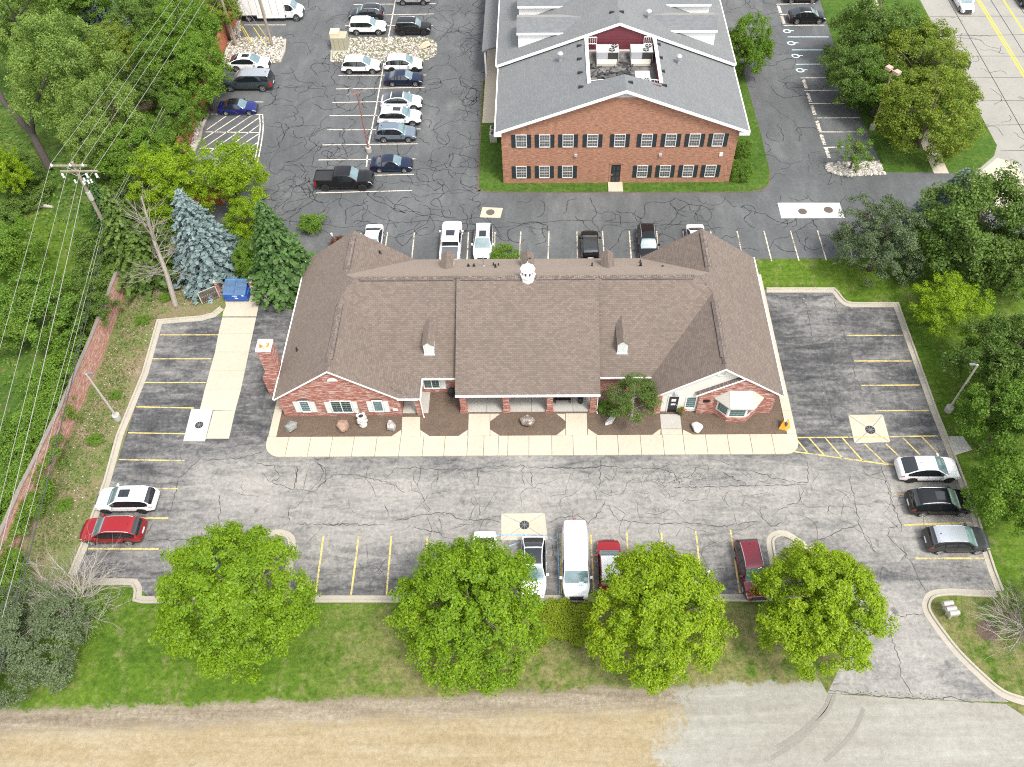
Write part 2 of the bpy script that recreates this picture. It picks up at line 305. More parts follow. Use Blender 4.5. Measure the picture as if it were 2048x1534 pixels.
    leaf('leaf_bright', [(0.079, 0.144, 0.009), (0.140, 0.247, 0.014), (0.211, 0.340, 0.016), (0.314, 0.418, 0.023)], .4)
    leaf('leaf_yellowish', [(0.103, 0.179, 0.009), (0.196, 0.307, 0.014), (0.300, 0.409, 0.016), (0.417, 0.486, 0.026)], .4)
    leaf('leaf_mid', [(0.053, 0.107, 0.016), (0.094, 0.178, 0.025), (0.156, 0.268, 0.035), (0.250, 0.356, 0.055)], .35)
    leaf('leaf_fresh', [(0.062, 0.123, 0.016), (0.109, 0.207, 0.023), (0.171, 0.289, 0.034), (0.248, 0.358, 0.052)], .38)
    leaf('leaf_dark', [(0.046, 0.089, 0.018), (0.079, 0.144, 0.026), (0.132, 0.207, 0.040), (0.223, 0.295, 0.071)], .28)
    leaf('leaf_olive', [(0.077, 0.109, 0.014), (0.136, 0.190, 0.023), (0.206, 0.273, 0.032), (0.309, 0.363, 0.051)], .3)
    leaf('leaf_willow', [(0.089, 0.145, 0.031), (0.147, 0.231, 0.047), (0.216, 0.308, 0.066), (0.294, 0.375, 0.094)], .35)
    leaf('leaf_gold', [(0.092, 0.180, 0.008), (0.175, 0.290, 0.012), (0.267, 0.380, 0.016), (0.368, 0.460, 0.030)], .4)
    leaf('leaf_hedge', [(0.086, 0.131, 0.010), (0.162, 0.224, 0.013), (0.238, 0.302, 0.018), (0.324, 0.380, 0.026)], .35)
    leaf('leaf_juniper', [(0.054, 0.073, 0.031), (0.092, 0.122, 0.055), (0.135, 0.177, 0.088), (0.184, 0.221, 0.122)], .2)
    leaf('leaf_yew', [(.045, .075, .03), (.08, .12, .05), (.125, .17, .08), (.19, .23, .125)], .2)
    leaf('leaf_blue', [(0.073, 0.109, 0.102), (0.134, 0.190, 0.186), (0.219, 0.287, 0.287), (0.329, 0.403, 0.407)], .15)
    leaf('leaf_spruce', [(0.026, 0.060, 0.018), (0.052, 0.108, 0.029), (0.089, 0.166, 0.043), (0.145, 0.226, 0.064)], .15)
    leaf('leaf_cedar', [(0.041, 0.075, 0.016), (0.074, 0.125, 0.023), (0.115, 0.181, 0.036), (0.176, 0.237, 0.052)], .2)
    leaf('leaf_weed', [(.04, .09, .012), (.07, .14, .02), (.11, .18, .03), (.17, .21, .06)], .3)
    leaf('leaf_rust', [(.10, .015, .02), (.18, .03, .035), (.10, .08, .02), (.2, .06, .05)], .3)
mk_materials()
PAINTS = {}
def carpaint(key):
    if key in PAINTS: return PAINTS[key]
    c, metal, rough = {'white': ((.80, .80, .80), 0, .25), 'pearl': ((.76, .77, .78), .0, .25), 'black': ((.010, .010, .011), 0, .2), 'red': ((.30, .008, .012), .25, .25), 'maroon': ((.17, .012, .022), .3, .25),
        'navy': ((.015, .024, .055), .35, .25), 'blue': ((.012, .02, .16), .35, .25), 'bluegrey': ((.20, .25, .30), .5, .3), 'silver': ((.55, .57, .59), .6, .3), 'charcoal': ((.055, .06, .06), .4, .3),
        'slate': ((.06, .075, .08), .4, .3), 'dark': ((.03, .034, .04), .3, .25), 'roofwhite': ((.78, .77, .74), 0, .35), 'roofsilver': ((.42, .45, .48), .5, .35), 'bedgrey': ((.10, .105, .11), 0, .7)}[key]
    g = G('car_paint_' + key); n = g.noise(g.obj(), 2.5, 3)
    PAINTS[key] = g.pr(g.mix(n, tuple(x * .93 for x in c), c), rough, metal=metal, coat=.35 if max(c) < .1 else .6, spec=.3 if max(c) < .1 else .5); return PAINTS[key]

# ------------------------------------------------------------------ mesh helpers
class MB:
    def __init__(s): s.v = []; s.f = []; s.mi = []
    def poly(s, pts, mi=0):
        b = len(s.v); s.v += [tuple(map(float, p)) for p in pts]; s.f.append(tuple(range(b, b + len(pts)))); s.mi.append(mi); return s
    def box(s, x0, x1, y0, y1, z0, z1, mi=0):
        return s.hexa([(x0, y0, z0), (x1, y0, z0), (x1, y1, z0), (x0, y1, z0), (x0, y0, z1), (x1, y0, z1), (x1, y1, z1), (x0, y1, z1)], mi)
    def hexa(s, p, mi=0):
        b = len(s.v); s.v += [tuple(map(float, q)) for q in p]
        for q in ((3, 2, 1, 0), (4, 5, 6, 7), (0, 1, 5, 4), (1, 2, 6, 5), (2, 3, 7, 6), (3, 0, 4, 7)): s.f.append(tuple(b + i for i in q)); s.mi.append(mi)
        return s
    def obox(s, c, d, rz=0, mi=0):
        ca, sa = math.cos(rz), math.sin(rz); P = []
        for dz in (-.5, .5):
            for dx, dy in ((-.5, -.5), (.5, -.5), (.5, .5), (-.5, .5)):
                x, y = dx * d[0], dy * d[1]; P.append((c[0] + x * ca - y * sa, c[1] + x * sa + y * ca, c[2] + dz * d[2]))
        return s.hexa(P, mi)
    def prism(s, pts, z0, z1, mi=0, mside=None):
        n = len(pts); b = len(s.v)
        a = sum(pts[i][0] * pts[(i + 1) % n][1] - pts[(i + 1) % n][0] * pts[i][1] for i in range(n))
        if a < 0: pts = pts[::-1]
        s.v += [(p[0], p[1], z0) for p in pts] + [(p[0], p[1], z1) for p in pts]
        s.f.append(tuple(b + i for i in range(n))[::-1]); s.mi.append(mi); s.f.append(tuple(b + n + i for i in range(n))); s.mi.append(mi)
        for i in range(n): s.f.append((b + i, b + (i + 1) % n, b + n + (i + 1) % n, b + n + i)); s.mi.append(mi if mside is None else mside)
        return s
    def slab(s, pts, t, mi=0, mside=None):
        """a planar roof polygon given thickness t downwards (vertical)"""
        n = len(pts); b = len(s.v); s.v += [tuple(map(float, p)) for p in pts] + [(p[0], p[1], p[2] - t) for p in pts]
        a = sum(pts[i][0] * pts[(i + 1) % n][1] - pts[(i + 1) % n][0] * pts[i][1] for i in range(n))
        top = list(range(b, b + n)); bot = list(range(b + n, b + 2 * n))
        if a < 0: top = top[::-1]; bot = bot[::-1]
        s.f.append(tuple(top)); s.mi.append(mi); s.f.append(tuple(bot[::-1])); s.mi.append(mi if mside is None else mside)
        for i in range(n): j = (i + 1) % n; s.f.append((bot[i], bot[j], top[j], top[i])); s.mi.append(mi if mside is None else mside)
        return s
    def tube(s, pts, rad, n=8, mi=0, caps=True):
        pts = [np.array(p, float) for p in pts]; rad = rad if isinstance(rad, (list, tuple)) else [rad] * len(pts)
        rings = []; up = None
        for i, p in enumerate(pts):
            d = pts[min(i + 1, len(pts) - 1)] - pts[max(i - 1, 0)]; d = d / (np.linalg.norm(d) + 1e-9)
            a = up if up is not None else (np.array([1., 0, 0]) if abs(d[2]) > .8 else np.array([0, 0, 1.]))
            e1 = a - d * a.dot(d)
            if np.linalg.norm(e1) < 1e-3: e1 = np.cross(d, [.3, .5, .8])
            e1 /= np.linalg.norm(e1); e2 = np.cross(d, e1); up = e1
            b = len(s.v); rings.append(b)
            for k in range(n):
                t = 2 * math.pi * k / n; q = p + rad[i] * (e1 * math.cos(t) + e2 * math.sin(t)); s.v.append(tuple(q))
        for a, b in zip(rings, rings[1:]):
            for k in range(n): s.f.append((a + k, a + (k + 1) % n, b + (k + 1) % n, b + k)); s.mi.append(mi)
        if caps:
            s.f.append(tuple(rings[0] + k for k in range(n))[::-1]); s.mi.append(mi); s.f.append(tuple(rings[-1] + k for k in range(n))); s.mi.append(mi)
        return s
    def lathe(s, c, prof, n=16, axis='z', mi=0):
        rings = []
        for r, h in prof:
            b = len(s.v); rings.append(b)
            for k in range(n):
                t = 2 * math.pi * k / n; a, e = r * math.cos(t), r * math.sin(t)
                q = (a, e, h) if axis == 'z' else ((a, h, -e) if axis == 'y' else (h, a, e)); s.v.append((c[0] + q[0], c[1] + q[1], c[2] + q[2]))
        for a, b in zip(rings, rings[1:]):
            for k in range(n): s.f.append((a + k, a + (k + 1) % n, b + (k + 1) % n, b + k)); s.mi.append(mi)
        s.f.append(tuple(rings[0] + k for k in range(n))[::-1]); s.mi.append(mi); s.f.append(tuple(rings[-1] + k for k in range(n))); s.mi.append(mi)
        return s
    def mesh(s, name, mats, smooth=False, sharp=None):
        me = bpy.data.meshes.new(name); me.from_pydata(s.v, [], s.f)
        for m in (mats if isinstance(mats, (list, tuple)) else [mats]): me.materials.append(MAT[m] if isinstance(m, str) else m)
        me.polygons.foreach_set('material_index', s.mi)
        uvl = me.uv_layers.new(name='UVMap'); uv = np.zeros((len(me.loops), 2), np.float32)
        V = np.array(s.v) if s.v else np.zeros((0, 3))
        for p in me.polygons:
            n = np.array(p.normal); h = math.hypot(n[0], n[1])
            if h < .05: t, b = np.array([1., 0, 0]), np.array([0, 1., 0])
            else: t = np.array([-n[1], n[0], 0]) / h; b = np.cross(n, t)
            for li, vi in zip(p.loop_indices, p.vertices): uv[li] = (V[vi].dot(t), V[vi].dot(b))
        uvl.data.foreach_set('uv', uv.ravel())
        if smooth: me.polygons.foreach_set('use_smooth', [True] * len(me.polygons))
        if sharp: me.set_sharp_from_angle(angle=math.radians(sharp))
        me.update(); return me
    def build(s, name, mats, parent=None, smooth=False, sharp=None, local=False):
        return obj(name, s.mesh(name, mats, smooth, sharp), parent, local)

def obj(name, me, parent=None, local=False):
    o = bpy.data.objects.new(name, me); COL.objects.link(o)
    if parent is not None:
        o.parent = parent
        if not local and parent.type == 'EMPTY': o.matrix_parent_inverse = Matrix.Translation(-parent.location)
    return o
def tag(o, label=None, cat=None, group=None, kind=None):
    if label: o['label'] = label
    if cat: o['category'] = cat
    if group: o['group'] = group
    if kind: o['kind'] = kind
    return o
def thing(name, label, cat, loc=(0, 0, 0), rz=0, group=None):
    o = bpy.data.objects.new(name, None); COL.objects.link(o); o.location = loc; o.rotation_euler = (0, 0, rz); o.empty_display_size = .3
    return tag(o, label, cat, group)
def sheet(name, pts, z, mat, parent=None, kind='structure'):
    m = MB(); a = sum(pts[i][0] * pts[(i + 1) % len(pts)][1] - pts[(i + 1) % len(pts)][0] * pts[i][1] for i in range(len(pts)))
    pts = pts if a > 0 else pts[::-1]
    o = m.poly([(p[0], p[1], z) for p in pts]).build(name, mat, parent)
    if parent is None: o['kind'] = kind
    return o
def P(lst, o=(0, 0), s=1.0, z=0.0):
    """list of surveyed picture points (origin o and enlargement s of the survey crop) -> ground metres"""
    return [at(o[0] + x / s, o[1] + y / s, z) for x, y in lst]
# ------------------------------------------------------------------ ground, lots, roads
ground = sheet('ground', [(-320, -120), (320, -120), (320, 420), (-320, 420)], -.012, 'grass')
Z47, Z7 = (0, 500), (1348, 500)
S = 2.926
woods = sheet('woods_floor', [(-200, 17), (-39.9, 18.5), (-39.7, 76), (-40, 200), (-200, 200)], -.006, 'woods_floor')
tag(sheet('woodland_lawn', P([(0, 420), (75, 385), (120, 440), (215, 470), (225, 560), (150, 575), (70, 560), (0, 600)]), -.002, 'grass'), kind='structure')
weedy = sheet('weedy_strip', P([(256, 580), (290, 567), (400, 545), (520, 540), (600, 545), (605, 590), (520, 600), (440, 625), (335, 645), (292, 756), (256, 866), (228, 968), (184, 1078), (165, 1150), (200, 1160), (120, 1180), (20, 1150), (78, 992), (147, 852), (208, 705)]), -.003, 'weedy_ground')
sheet('lawn_strip', P([(1510, 523), (1700, 523), (1900, 520), (2010, 560), (2060, 640), (1960, 660), (1800, 606), (1690, 600), (1676, 573), (1522, 573)]), -.003, 'grass')

# rear lot (sealed) reaching past the top of the picture
rear = sheet('rear_parking_lot', [(-38.9, 62.0), (-38.9, 150), (41.5, 150), at(1640, 0)[:2], at(1668, 90)[:2], at(1720, 230)[:2], at(1772, 345)[:2], at(1880, 345)[:2], (48.5, 73.2), (49.6, 66), (49.6, 63), (36, 59.2), (-21, 59.2), (-22, 57.5), (-30, 57.5)], .004, 'asphalt_sealed')
# front lot (worn)
front = sheet('front_parking_lot', P([(324, 640), (440, 632), (505, 600), (590, 585), (590, 690), (562, 800), (545, 878), (545, 908), (1560, 908), (1575, 880), (1520, 580), (1668, 582), (1703, 612), (1790, 610), (1896, 905), (1939, 1022), (1990, 1183), (1870, 1185), (1850, 1200), (1852, 1230), (1920, 1320), (1992, 1387), (2018, 1404), (1900, 1401), (1655, 1386), (1700, 1290), (1720, 1200), (1545, 1190), (300, 1196), (260, 1160), (150, 1155), (166, 1090), (226, 950), (275, 800)]), .004, 'asphalt_worn')
# roads
road = sheet('dirt_road', [(-320, -2), (-320, 19.6), (18.3, 19.6), (18.9, 17.7)] + [p[:2] for p in P([(1655, 1387), (1760, 1394), (1900, 1402), (2012, 1408), (2060, 1440)])] + [(60, 15.0), (320, 14), (320, -2)], .002, 'dirt_road')
apron = road
m = MB()
def ribbon(m, pts, wd, z, mi=0, taper=False):
    n = len(pts); L = []; R = []
    for i, p in enumerate(pts):
        a = pts[max(i - 1, 0)]; b = pts[min(i + 1, n - 1)]; dx, dy = b[0] - a[0], b[1] - a[1]; l = math.hypot(dx, dy) + 1e-9
        h = wd / 2 * (1 if not taper else (.25 + .75 * math.sin(math.pi * (i + .5) / n)))
        L.append((p[0] - dy / l * h, p[1] + dx / l * h, z)); R.append((p[0] + dy / l * h, p[1] - dx / l * h, z))
    for i in range(n - 1): m.poly([R[i], R[i + 1], L[i + 1], L[i]], mi)
def smooth_path(pts, k=6):
    out = []; n = len(pts)
    for i in range(n - 1):
        p0, p1, p2, p3 = (np.array(pts[max(i - 1, 0)][:2]), np.array(pts[i][:2]), np.array(pts[i + 1][:2]), np.array(pts[min(i + 2, n - 1)][:2]))
        for j in range(k):
            t = j / k; out.append(tuple(.5 * (2 * p1 + (p2 - p0) * t + (2 * p0 - 5 * p1 + 4 * p2 - p3) * t * t + (3 * p1 - p0 - 3 * p2 + p3) * t ** 3)))
    out.append(tuple(pts[-1][:2])); return out
Q3 = (1348, 1010)
for pts in ([(940, 1110), (905, 1190), (840, 1270), (740, 1370), (640, 1440), (570, 1480)], [(915, 1110), (880, 1190), (815, 1260), (715, 1350), (600, 1420)], [(1110, 1190), (1060, 1310), (970, 1420), (880, 1500)]):
    ribbon(m, smooth_path(P(pts, Q3, S)), .26, .0125)
tag(m.build('tyre_mark', 'tyre_mark', apron), kind='stuff')
east = sheet('concrete_road', [(49.75, -2), (49.75, 60), (50.0, 66), (49.0, 70.6), (46.5, 72.6), (46.5, 73.6), (48.6, 74.6), (49.9, 77.2), (49.9, 160), (95, 160), (95, -2)], .006, 'concrete_road')
# road slabs: recessed joints
m = MB()
for X in (53.6, 59.2, 62.4): ribbon(m, smooth_path([(X, 20), (X - .05, 60), (X + .04, 90), (X, 150)], 20), .09, .0085)
for Y in np.arange(62, 125, 4.6): ribbon(m, [(50, Y + rnd.uniform(-.1, .1)), (55, Y), (62, Y + rnd.uniform(-.25, .25)), (66, Y)], .07, .0085)
for i in range(26):
    x0, y0 = rnd.uniform(50.3, 57), rnd.uniform(70, 104); pts = [(x0, y0)]; a = rnd.uniform(0, 6.28)
    for k in range(rnd.randint(4, 9)): a += rnd.uniform(-.9, .9); pts.append((pts[-1][0] + .45 * math.cos(a), pts[-1][1] + .45 * math.sin(a)))
    ribbon(m, smooth_path(pts, 3), .06, .0085)
tag(m.build('road_joint', 'tar', east), kind='stuff')
for X, wd in ((57.45, .2), (57.8, .12), (60.9, .2)):
    mm = MB(); ribbon(mm, [(X, y) for y in range(30, 150, 6)], wd, .010); mm.build('centre_line', 'paint_road_yellow', east)

# lawns that border the rear lot
bl = P([(963, 163), (972, 163), (985, 163)]) 
lawn_b = [at(965, 163), at(961, 250), at(957, 370), at(962, 380), at(975, 384), at(1240, 385), at(1495, 384), at(1525, 378), at(1538, 366), at(1540, 345), at(1522, 270), at(1497, 180), at(1480, 120), at(1462, 60)]
sheet('lawn_round_offices', lawn_b + [(19.6, 92), (-5, 92)], .012, 'grass_lush')
mm = MB(); ribbon(mm, smooth_path(lawn_b[:10], 5), .16, .018); mm.build('turf_edge', 'mulch', bpy.data.objects['lawn_round_offices'])
east_lawn = [at(1640, 0), at(1668, 90), at(1720, 230), at(1768, 343), at(1880, 345), at(1925, 346), at(1960, 336), at(1988, 312), at(1994, 290), (49.7, 80), (49.7, 150), (41.6, 150)]
sheet('lawn_along_road', east_lawn, .012, 'grass_lush')
mm = MB(); pts = smooth_path([at(1895, 348), at(1880, 318), at(1838, 232), at(1790, 120), at(1735, 22)][:5], 6) + [(46.0, 125)]
wk = sheet('road_sidewalk', [(at(1868, 347)[0], at(1868, 347)[1]), (at(1898, 347)[0], at(1898, 347)[1])] + [at(1845, 232)[:2], at(1762, 22)[:2], (46.6, 150), (45.1, 150)] + [at(1730, 22)[:2], at(1818, 232)[:2]], .02, 'concrete')
mm = MB()
for Y in np.arange(73.5, 150, 1.5): ribbon(mm, [(44.5, Y), (47.2, Y)], .05, .024)
# driveway mouth
sheet('driveway_mouth', [at(1905, 362)[:2], at(1930, 350)[:2], at(1965, 340)[:2], at(1994, 316)[:2], (51.0, 73.5), (51.0, 66.5), at(1990, 425)[:2], at(1900, 420)[:2]], .016, 'concrete')

# ------------------------------------------------------------------ kerbs
def kerb(name, pts, side=1, wg=.36, parent=None, z0=.0, mat='kerb', wk=.17):
    """gutter pan + upstand swept along pts (lot edge of the gutter); side=1: away from the lot is to the left of travel"""
    prof = [(-.01, z0 + .001), (0, z0 + .016), (wg, z0 + .022), (wg + .04, z0 + .135), (wg + wk, z0 + .145), (wg + wk + .03, z0 + .12), (wg + wk + .03, z0 - .02)]
    m = MB(); n = len(pts); rows = []
    for i, p in enumerate(pts):
        a = pts[max(i - 1, 0)]; b = pts[min(i + 1, n - 1)]
        d1 = np.array([p[0] - a[0], p[1] - a[1]]); d2 = np.array([b[0] - p[0], b[1] - p[1]])
        u1 = d1 / (np.linalg.norm(d1) + 1e-9); u2 = d2 / (np.linalg.norm(d2) + 1e-9)
        if i == 0: u1 = u2
        if i == n - 1: u2 = u1
        t = u1 + u2; t /= np.linalg.norm(t) + 1e-9; nx, ny = -t[1] * side, t[0] * side; k = 1 / max(.55, (u1.dot(t)))
        rows.append([(p[0] + nx * q * k, p[1] + ny * q * k, z) for q, z in prof])
    for r0, r1 in zip(rows, rows[1:]):
        for j in range(len(prof) - 1):
            q = [r0[j], r1[j], r1[j + 1], r0[j + 1]]
            m.poly(q if side > 0 else q[::-1])
    for r, fl in ((rows[0], 1), (rows[-1], 0)): m.poly(r[::-1] if (fl ^ (side < 0)) else r)
    o = m.build(name, mat, parent); o['kind'] = 'structure' if parent is None else 'thing'
    if parent is not None: del o['kind']
    return o
def dens(pts, st=1.2):
    out = []
    for a, b in zip(pts, pts[1:]):
        n = max(1, int(math.hypot(b[0] - a[0], b[1] - a[1]) / st)); out += [(a[0] + (b[0] - a[0]) * i / n, a[1] + (b[1] - a[1]) * i / n) for i in range(n)]
    return out + [tuple(pts[-1][:2])]
K = lambda pts, side: kerb('kerb', pts, side, parent=front)
# left and top-left: travelling down the left edge
K(dens(P([(448, 619), (430, 634), (405, 641), (324, 648), (297, 746), (246, 872), (222, 961), (176, 1092), (152, 1150)])), -1)
# bottom-left nose and the long front kerb
K(smooth_path(P([(175, 1157), (262, 1157), (277, 1162), (284, 1176), (283, 1191)]), 4) + dens(P([(290, 1192.5), (560, 1191), (900, 1191), (1300, 1189), (1545, 1188)])), -1)
# island nose beside the left tree
K(smooth_path(P([(500, 1190), (508, 1130), (518, 1078), (532, 1064), (560, 1059), (582, 1066), (591, 1082), (588, 1120), (578, 1189)]), 5), -1)
# island nose beside the right tree
K(smooth_path(P([(1546, 1188), (1540, 1130), (1533, 1085), (1540, 1068), (1556, 1061), (1575, 1063), (1600, 1078), (1622, 1095), (1665, 1140), (1690, 1190), (1694, 1240)]), 5), -1)
# right: drive island
K(smooth_path(P([(1990, 1181), (1940, 1179), (1898, 1177), (1864, 1181), (1848, 1194), (1846, 1222), (1879, 1272), (1914, 1315), (1957, 1357), (1988, 1384), (2015, 1400), (2060, 1414)]), 5)[::1], 1)
# right lot
K(dens(P([(1534, 585), (1664, 585)])) + smooth_path(P([(1668, 589), (1676, 600), (1688, 610), (1703, 614)]), 3) + dens(P([(1712, 614.5), (1788, 614.5), (1861, 821), (1895, 907), (1939, 1024), (1977, 1143), (1992, 1182)])), 1)
# right-hand strip beside the building and left-hand strip
def slabs(name, x0, x1, ys, z, mat, parent, gap=.02, z0=-.01):
    for a, b in zip(ys, ys[1:]): MB().box(x0, x1, a + gap / 2, b - gap / 2, z0, z).build(name, mat, parent)
sidewalk = tag(thing('front_sidewalk', None, None, (0, 38, 0)), kind='structure')
slabs('slab', 19.95, 20.72, [38.62] + list(np.arange(41.0, 57.5, 3.3)) + [57.0], .13, 'concrete', sidewalk)
slabs('slab', -22.95, -22.3, [38.62, 41.5, 44.8], .13, 'concrete', sidewalk)
jx = [533, 577, 621, 664.6, 708, 753.6, 801, 847.4, 890, 935.5, 968, 997, 1016, 1058, 1103.5, 1146, 1192.5, 1235.6, 1281, 1326, 1367, 1412, 1456, 1501, 1545, 1589]
ZS = .13
X = [at(x, 879, ZS)[0] for x in jx]; X[0], X[-1] = -23.0, 20.72
def arc(cx, cy, r, a0, a1, n=8): return [(cx + r * math.cos(math.radians(a0 + (a1 - a0) * i / n)), cy + r * math.sin(math.radians(a0 + (a1 - a0) * i / n))) for i in range(n + 1)]
Y0, Y1 = 36.68, 38.6
for i, (a, b) in enumerate(zip(X, X[1:])):
    a2, b2 = a + .016, b - .016
    if i == 0: pts = [(b2, Y1 - .0), (a, Y1 - .0)] + arc(a + 1.35, Y0 + 1.35, 1.35, 180, 270) + [(b2, Y0)]
    elif i == len(X) - 2: pts = [(a2, Y1), (a2, Y0)] + arc(b - 1.2, Y0 + 1.2, 1.2, -90, 0) + [(b, Y1)]
    else: pts = [(a2, Y0), (b2, Y0), (b2, Y1), (a2, Y1)]
    MB().prism(pts, -.01, ZS + rnd.uniform(-.004, .004)).build('slab', 'concrete', sidewalk)
# mulch bed under everything between walk and building
bed = sheet('mulch_bed', [(-22.28, 38.62), (19.93, 38.62), (19.93, 44.9), (-22.28, 44.9)], .085, 'mulch')
MB().box(-22.28, 19.93, 38.62, 44.9, -.01, .08).build('bed_soil', 'mulch', bed)
# entry walks (concrete slabs with splayed feet)
AO, AS = (520, 670), 6.015; BO, BS = (840, 670), 5.389; CO, CS = (1190, 660), 4.995
def slab_poly(pts, mat='concrete', z=ZS):
    MB().prism([p[:2] for p in pts], -.01, z).build('slab', mat, sidewalk)
def AP(*p): return P(p, AO, AS, ZS)
def BP(*p): return P(p, BO, BS, ZS)
def CP(*p): return P(p, CO, CS, ZS)
e = 38.615
def cut(pts): return [(x, max(y, e)) for x, y, z in pts]
slab_poly(cut(AP((1712, 985), (1925, 985), (1925, 1225), (1700, 1228)))); slab_poly(cut(AP((1697, 1140), (1697, 1232), (1580, 1235)))); slab_poly(cut(AP((1928, 1142), (2036, 1235), (1928, 1235))))
slab_poly([(-12.05, 40.95), (-9.9, 40.95), (-9.9, 44.5), (-12.05, 44.5)], 'concrete_grey')
slab_poly(cut(BP((525, 848), (752, 848), (752, 1095), (518, 1098)))); slab_poly(cut(BP((512, 1022), (512, 1099), (415, 1099)))); slab_poly(cut(BP((757, 1020), (858, 1096), (757, 1096)))); slab_poly(cut(BP((757, 848), (862, 848), (757, 928))))
slab_poly(cut(BP((1572, 845), (1797, 843), (1805, 1092), (1572, 1094)))); slab_poly(cut(BP((1566, 848), (1566, 925), (1470, 848)))); slab_poly(cut(BP((1567, 1003), (1567, 1094), (1470, 1094)))); slab_poly(cut(BP((1811, 1008), (1915, 1090), (1811, 1090))))
for a, b in ((-6.85, -5.0), (-4.97, -1.2), (-1.17, 2.3), (2.33, 3.97)): slab_poly([(a, 41.02), (b, 41.02), (b, 45.2), (a, 45.2)], 'concrete_grey')
slab_poly(cut(CP((655, 985), (655, 1062), (575, 1062)))); slab_poly(cut(CP((663, 990), (868, 990), (875, 1060), (668, 1060)))); slab_poly(CP((650, 842), (848, 840), (866, 985), (661, 985)), 'concrete_grey'); slab_poly(cut(CP((880, 995), (978, 1058), (880, 1060))))

# concrete strip to the dumpster, drain pads
strip = tag(thing('service_strip', None, None, (-29, 50, 0)), kind='structure')
ys = [(1300, 1500, 395), (1278, 1480, 490), (1258, 1457, 597), (1228, 1435, 705), (1197, 1410, 820), (1168, 1378, 938), (1205, 1340, 1105)]
W47 = lambda x, y: at(x / S, 500 + y / S)
for i, (a, b) in enumerate(zip(ys, ys[1:])):
    p = [W47(a[0], a[2]), W47(a[1], a[2]), W47(b[1], b[2]), W47(b[0] if i < 5 else 1245, b[2])]
    if i == 5: p = [W47(1250, 940), W47(1378, 938), W47(1340, 1105), W47(1205, 1105)]
    g = np.mean(np.array(p), 0); MB().prism([(q[0] + (g[0] - q[0]) * .008, q[1] + (g[1] - q[1]) * .008) for q in p], -.01, .016).build('slab', 'concrete', strip)
MB().prism([q[:2] for q in P([(445, 633), (513, 633), (519, 602), (512, 575), (447, 580), (452, 612), (446, 625)])], -.01, .016).build('slab', 'concrete', strip)
def drain_pad(pts, c, r, mat='concrete', cross=True, grate=True, name='drain_pad'):
    p = tag(thing(name, None, None, (c[0], c[1], 0)), kind='structure')
    q = [np.array(a[:2]) for a in pts]; cc = np.array(c[:2])
    if cross:
        for a, b in zip(q, q[1:] + q[:1]):
            tri = [a, b, cc]; g = (a + b + cc) / 3
            MB().prism([tuple(t + (g - t) * .03) for t in tri], -.012, .02).build('slab', mat, p)
    else: MB().prism([tuple(a) for a in q], -.012, .02).build('slab', mat, p)
    m = MB(); m.lathe((c[0], c[1], 0), [(r * 1.04, .0), (r * 1.04, .03), (r * 1.0, .031)], 24)
    m.build('grate_frame', 'dark_grille', p)
    m = MB()
    if grate:
        m.lathe((c[0], c[1], 0), [(r * .94, .03), (r * .93, .034)], 24); m.build('grate_well', 'black_plastic', p); m = MB()
        for k in range(8): m.obox((c[0] + math.cos(k * math.pi / 4) * r * .5, c[1] + math.sin(k * math.pi / 4) * r * .5, .04), (r * .9, r * .13, .02), k * math.pi / 4)
        m.lathe((c[0], c[1], 0), [(r * .2, .03), (r * .18, .053)], 12); m.build('grate', 'galv_dark', p)
    else: m.lathe((c[0], c[1], 0), [(r, .01), (r, .036), (r * .95, .038)], 24); m.build('cover', 'dark_wood', p)
    return p
drain_pad(P([(1120, 930), (1245, 935), (1200, 1120), (1073, 1118)], Z47, S), W47(1166, 1025), .33, 'concrete_white', False)
drain_pad(P([(1018, 965), (1222, 962), (1267, 1125), (1055, 1132)], Z7, S), at(1348 + 1148 / S, 500 + 1053 / S), .40)
drain_pad(P([(290, 50), (885, 42), (930, 408), (285, 415)], (960, 1020), 6.827), at(960 + 607 / 6.827, 1020 + 206 / 6.827), .36)
drain_pad(P([(1068, 1212), (1188, 1218), (1172, 1276), (1052, 1272)], (600, 0), S), at(600 + 1114 / S, 1243 / S), .42, 'concrete', False, False)
pad = drain_pad(P([(605, 1187), (968, 1187), (1000, 1276), (628, 1278)], (1348, 0), S), at(1348 + 752 / S, 1238 / S), .42, 'concrete_white', False, False, 'manhole_pad')
c2 = at(1348 + 903 / S, 1229 / S); MB().lathe((c2[0], c2[1], 0), [(.46, .01), (.46, .036), (.43, .038)], 24).build('cover', 'dark_wood', pad)
sheet('park_path', P([(1605, 1092), (1690, 1090), (1745, 1170), (1640, 1203)], Z7, S), .02, 'concrete_grey')

# ------------------------------------------------------------------ painted markings (parts of the lots)
def line(parent, p, q, mat, wd=.11, z=.0125, name='stall_line'):
    mm = MB(); ribbon(mm, [p, q], wd, z); mm.build(name, mat, parent)
def lines(parent, lst, o, s, mat, wd=.11, z=.0125, name='stall_line'):
    for x0, y0, x1, y1 in lst: line(parent, at(o[0] + x0 / s, o[1] + y0 / s), at(o[0] + x1 / s, o[1] + y1 / s), mat, wd, z, name)
lines(front, [(935, 497, 1278, 497), (890, 637, 1237, 637), (845, 776, 1205, 776), (798, 918, 1135, 925), (750, 1070, 1120, 1076), (695, 1227, 1080, 1233), (635, 1393, 1040, 1397)], Z47, S, 'paint_yellow')
lines(front, [(560, 76, 985, 77), (515, 256, 930, 258), (1893, 185, 1847, 525)], (0, 1010), S, 'paint_yellow', .13)
lines(front, [(197, 185, 153, 525), (388, 182, 360, 525), (600, 182, 562, 525), (803, 180, 775, 525), (1556, 165, 1572, 500), (1375, 165, 1386, 522), (1766, 165, 1785, 510), (1968, 160, 1996, 510)], (650, 1010), S, 'paint_yellow', .13)
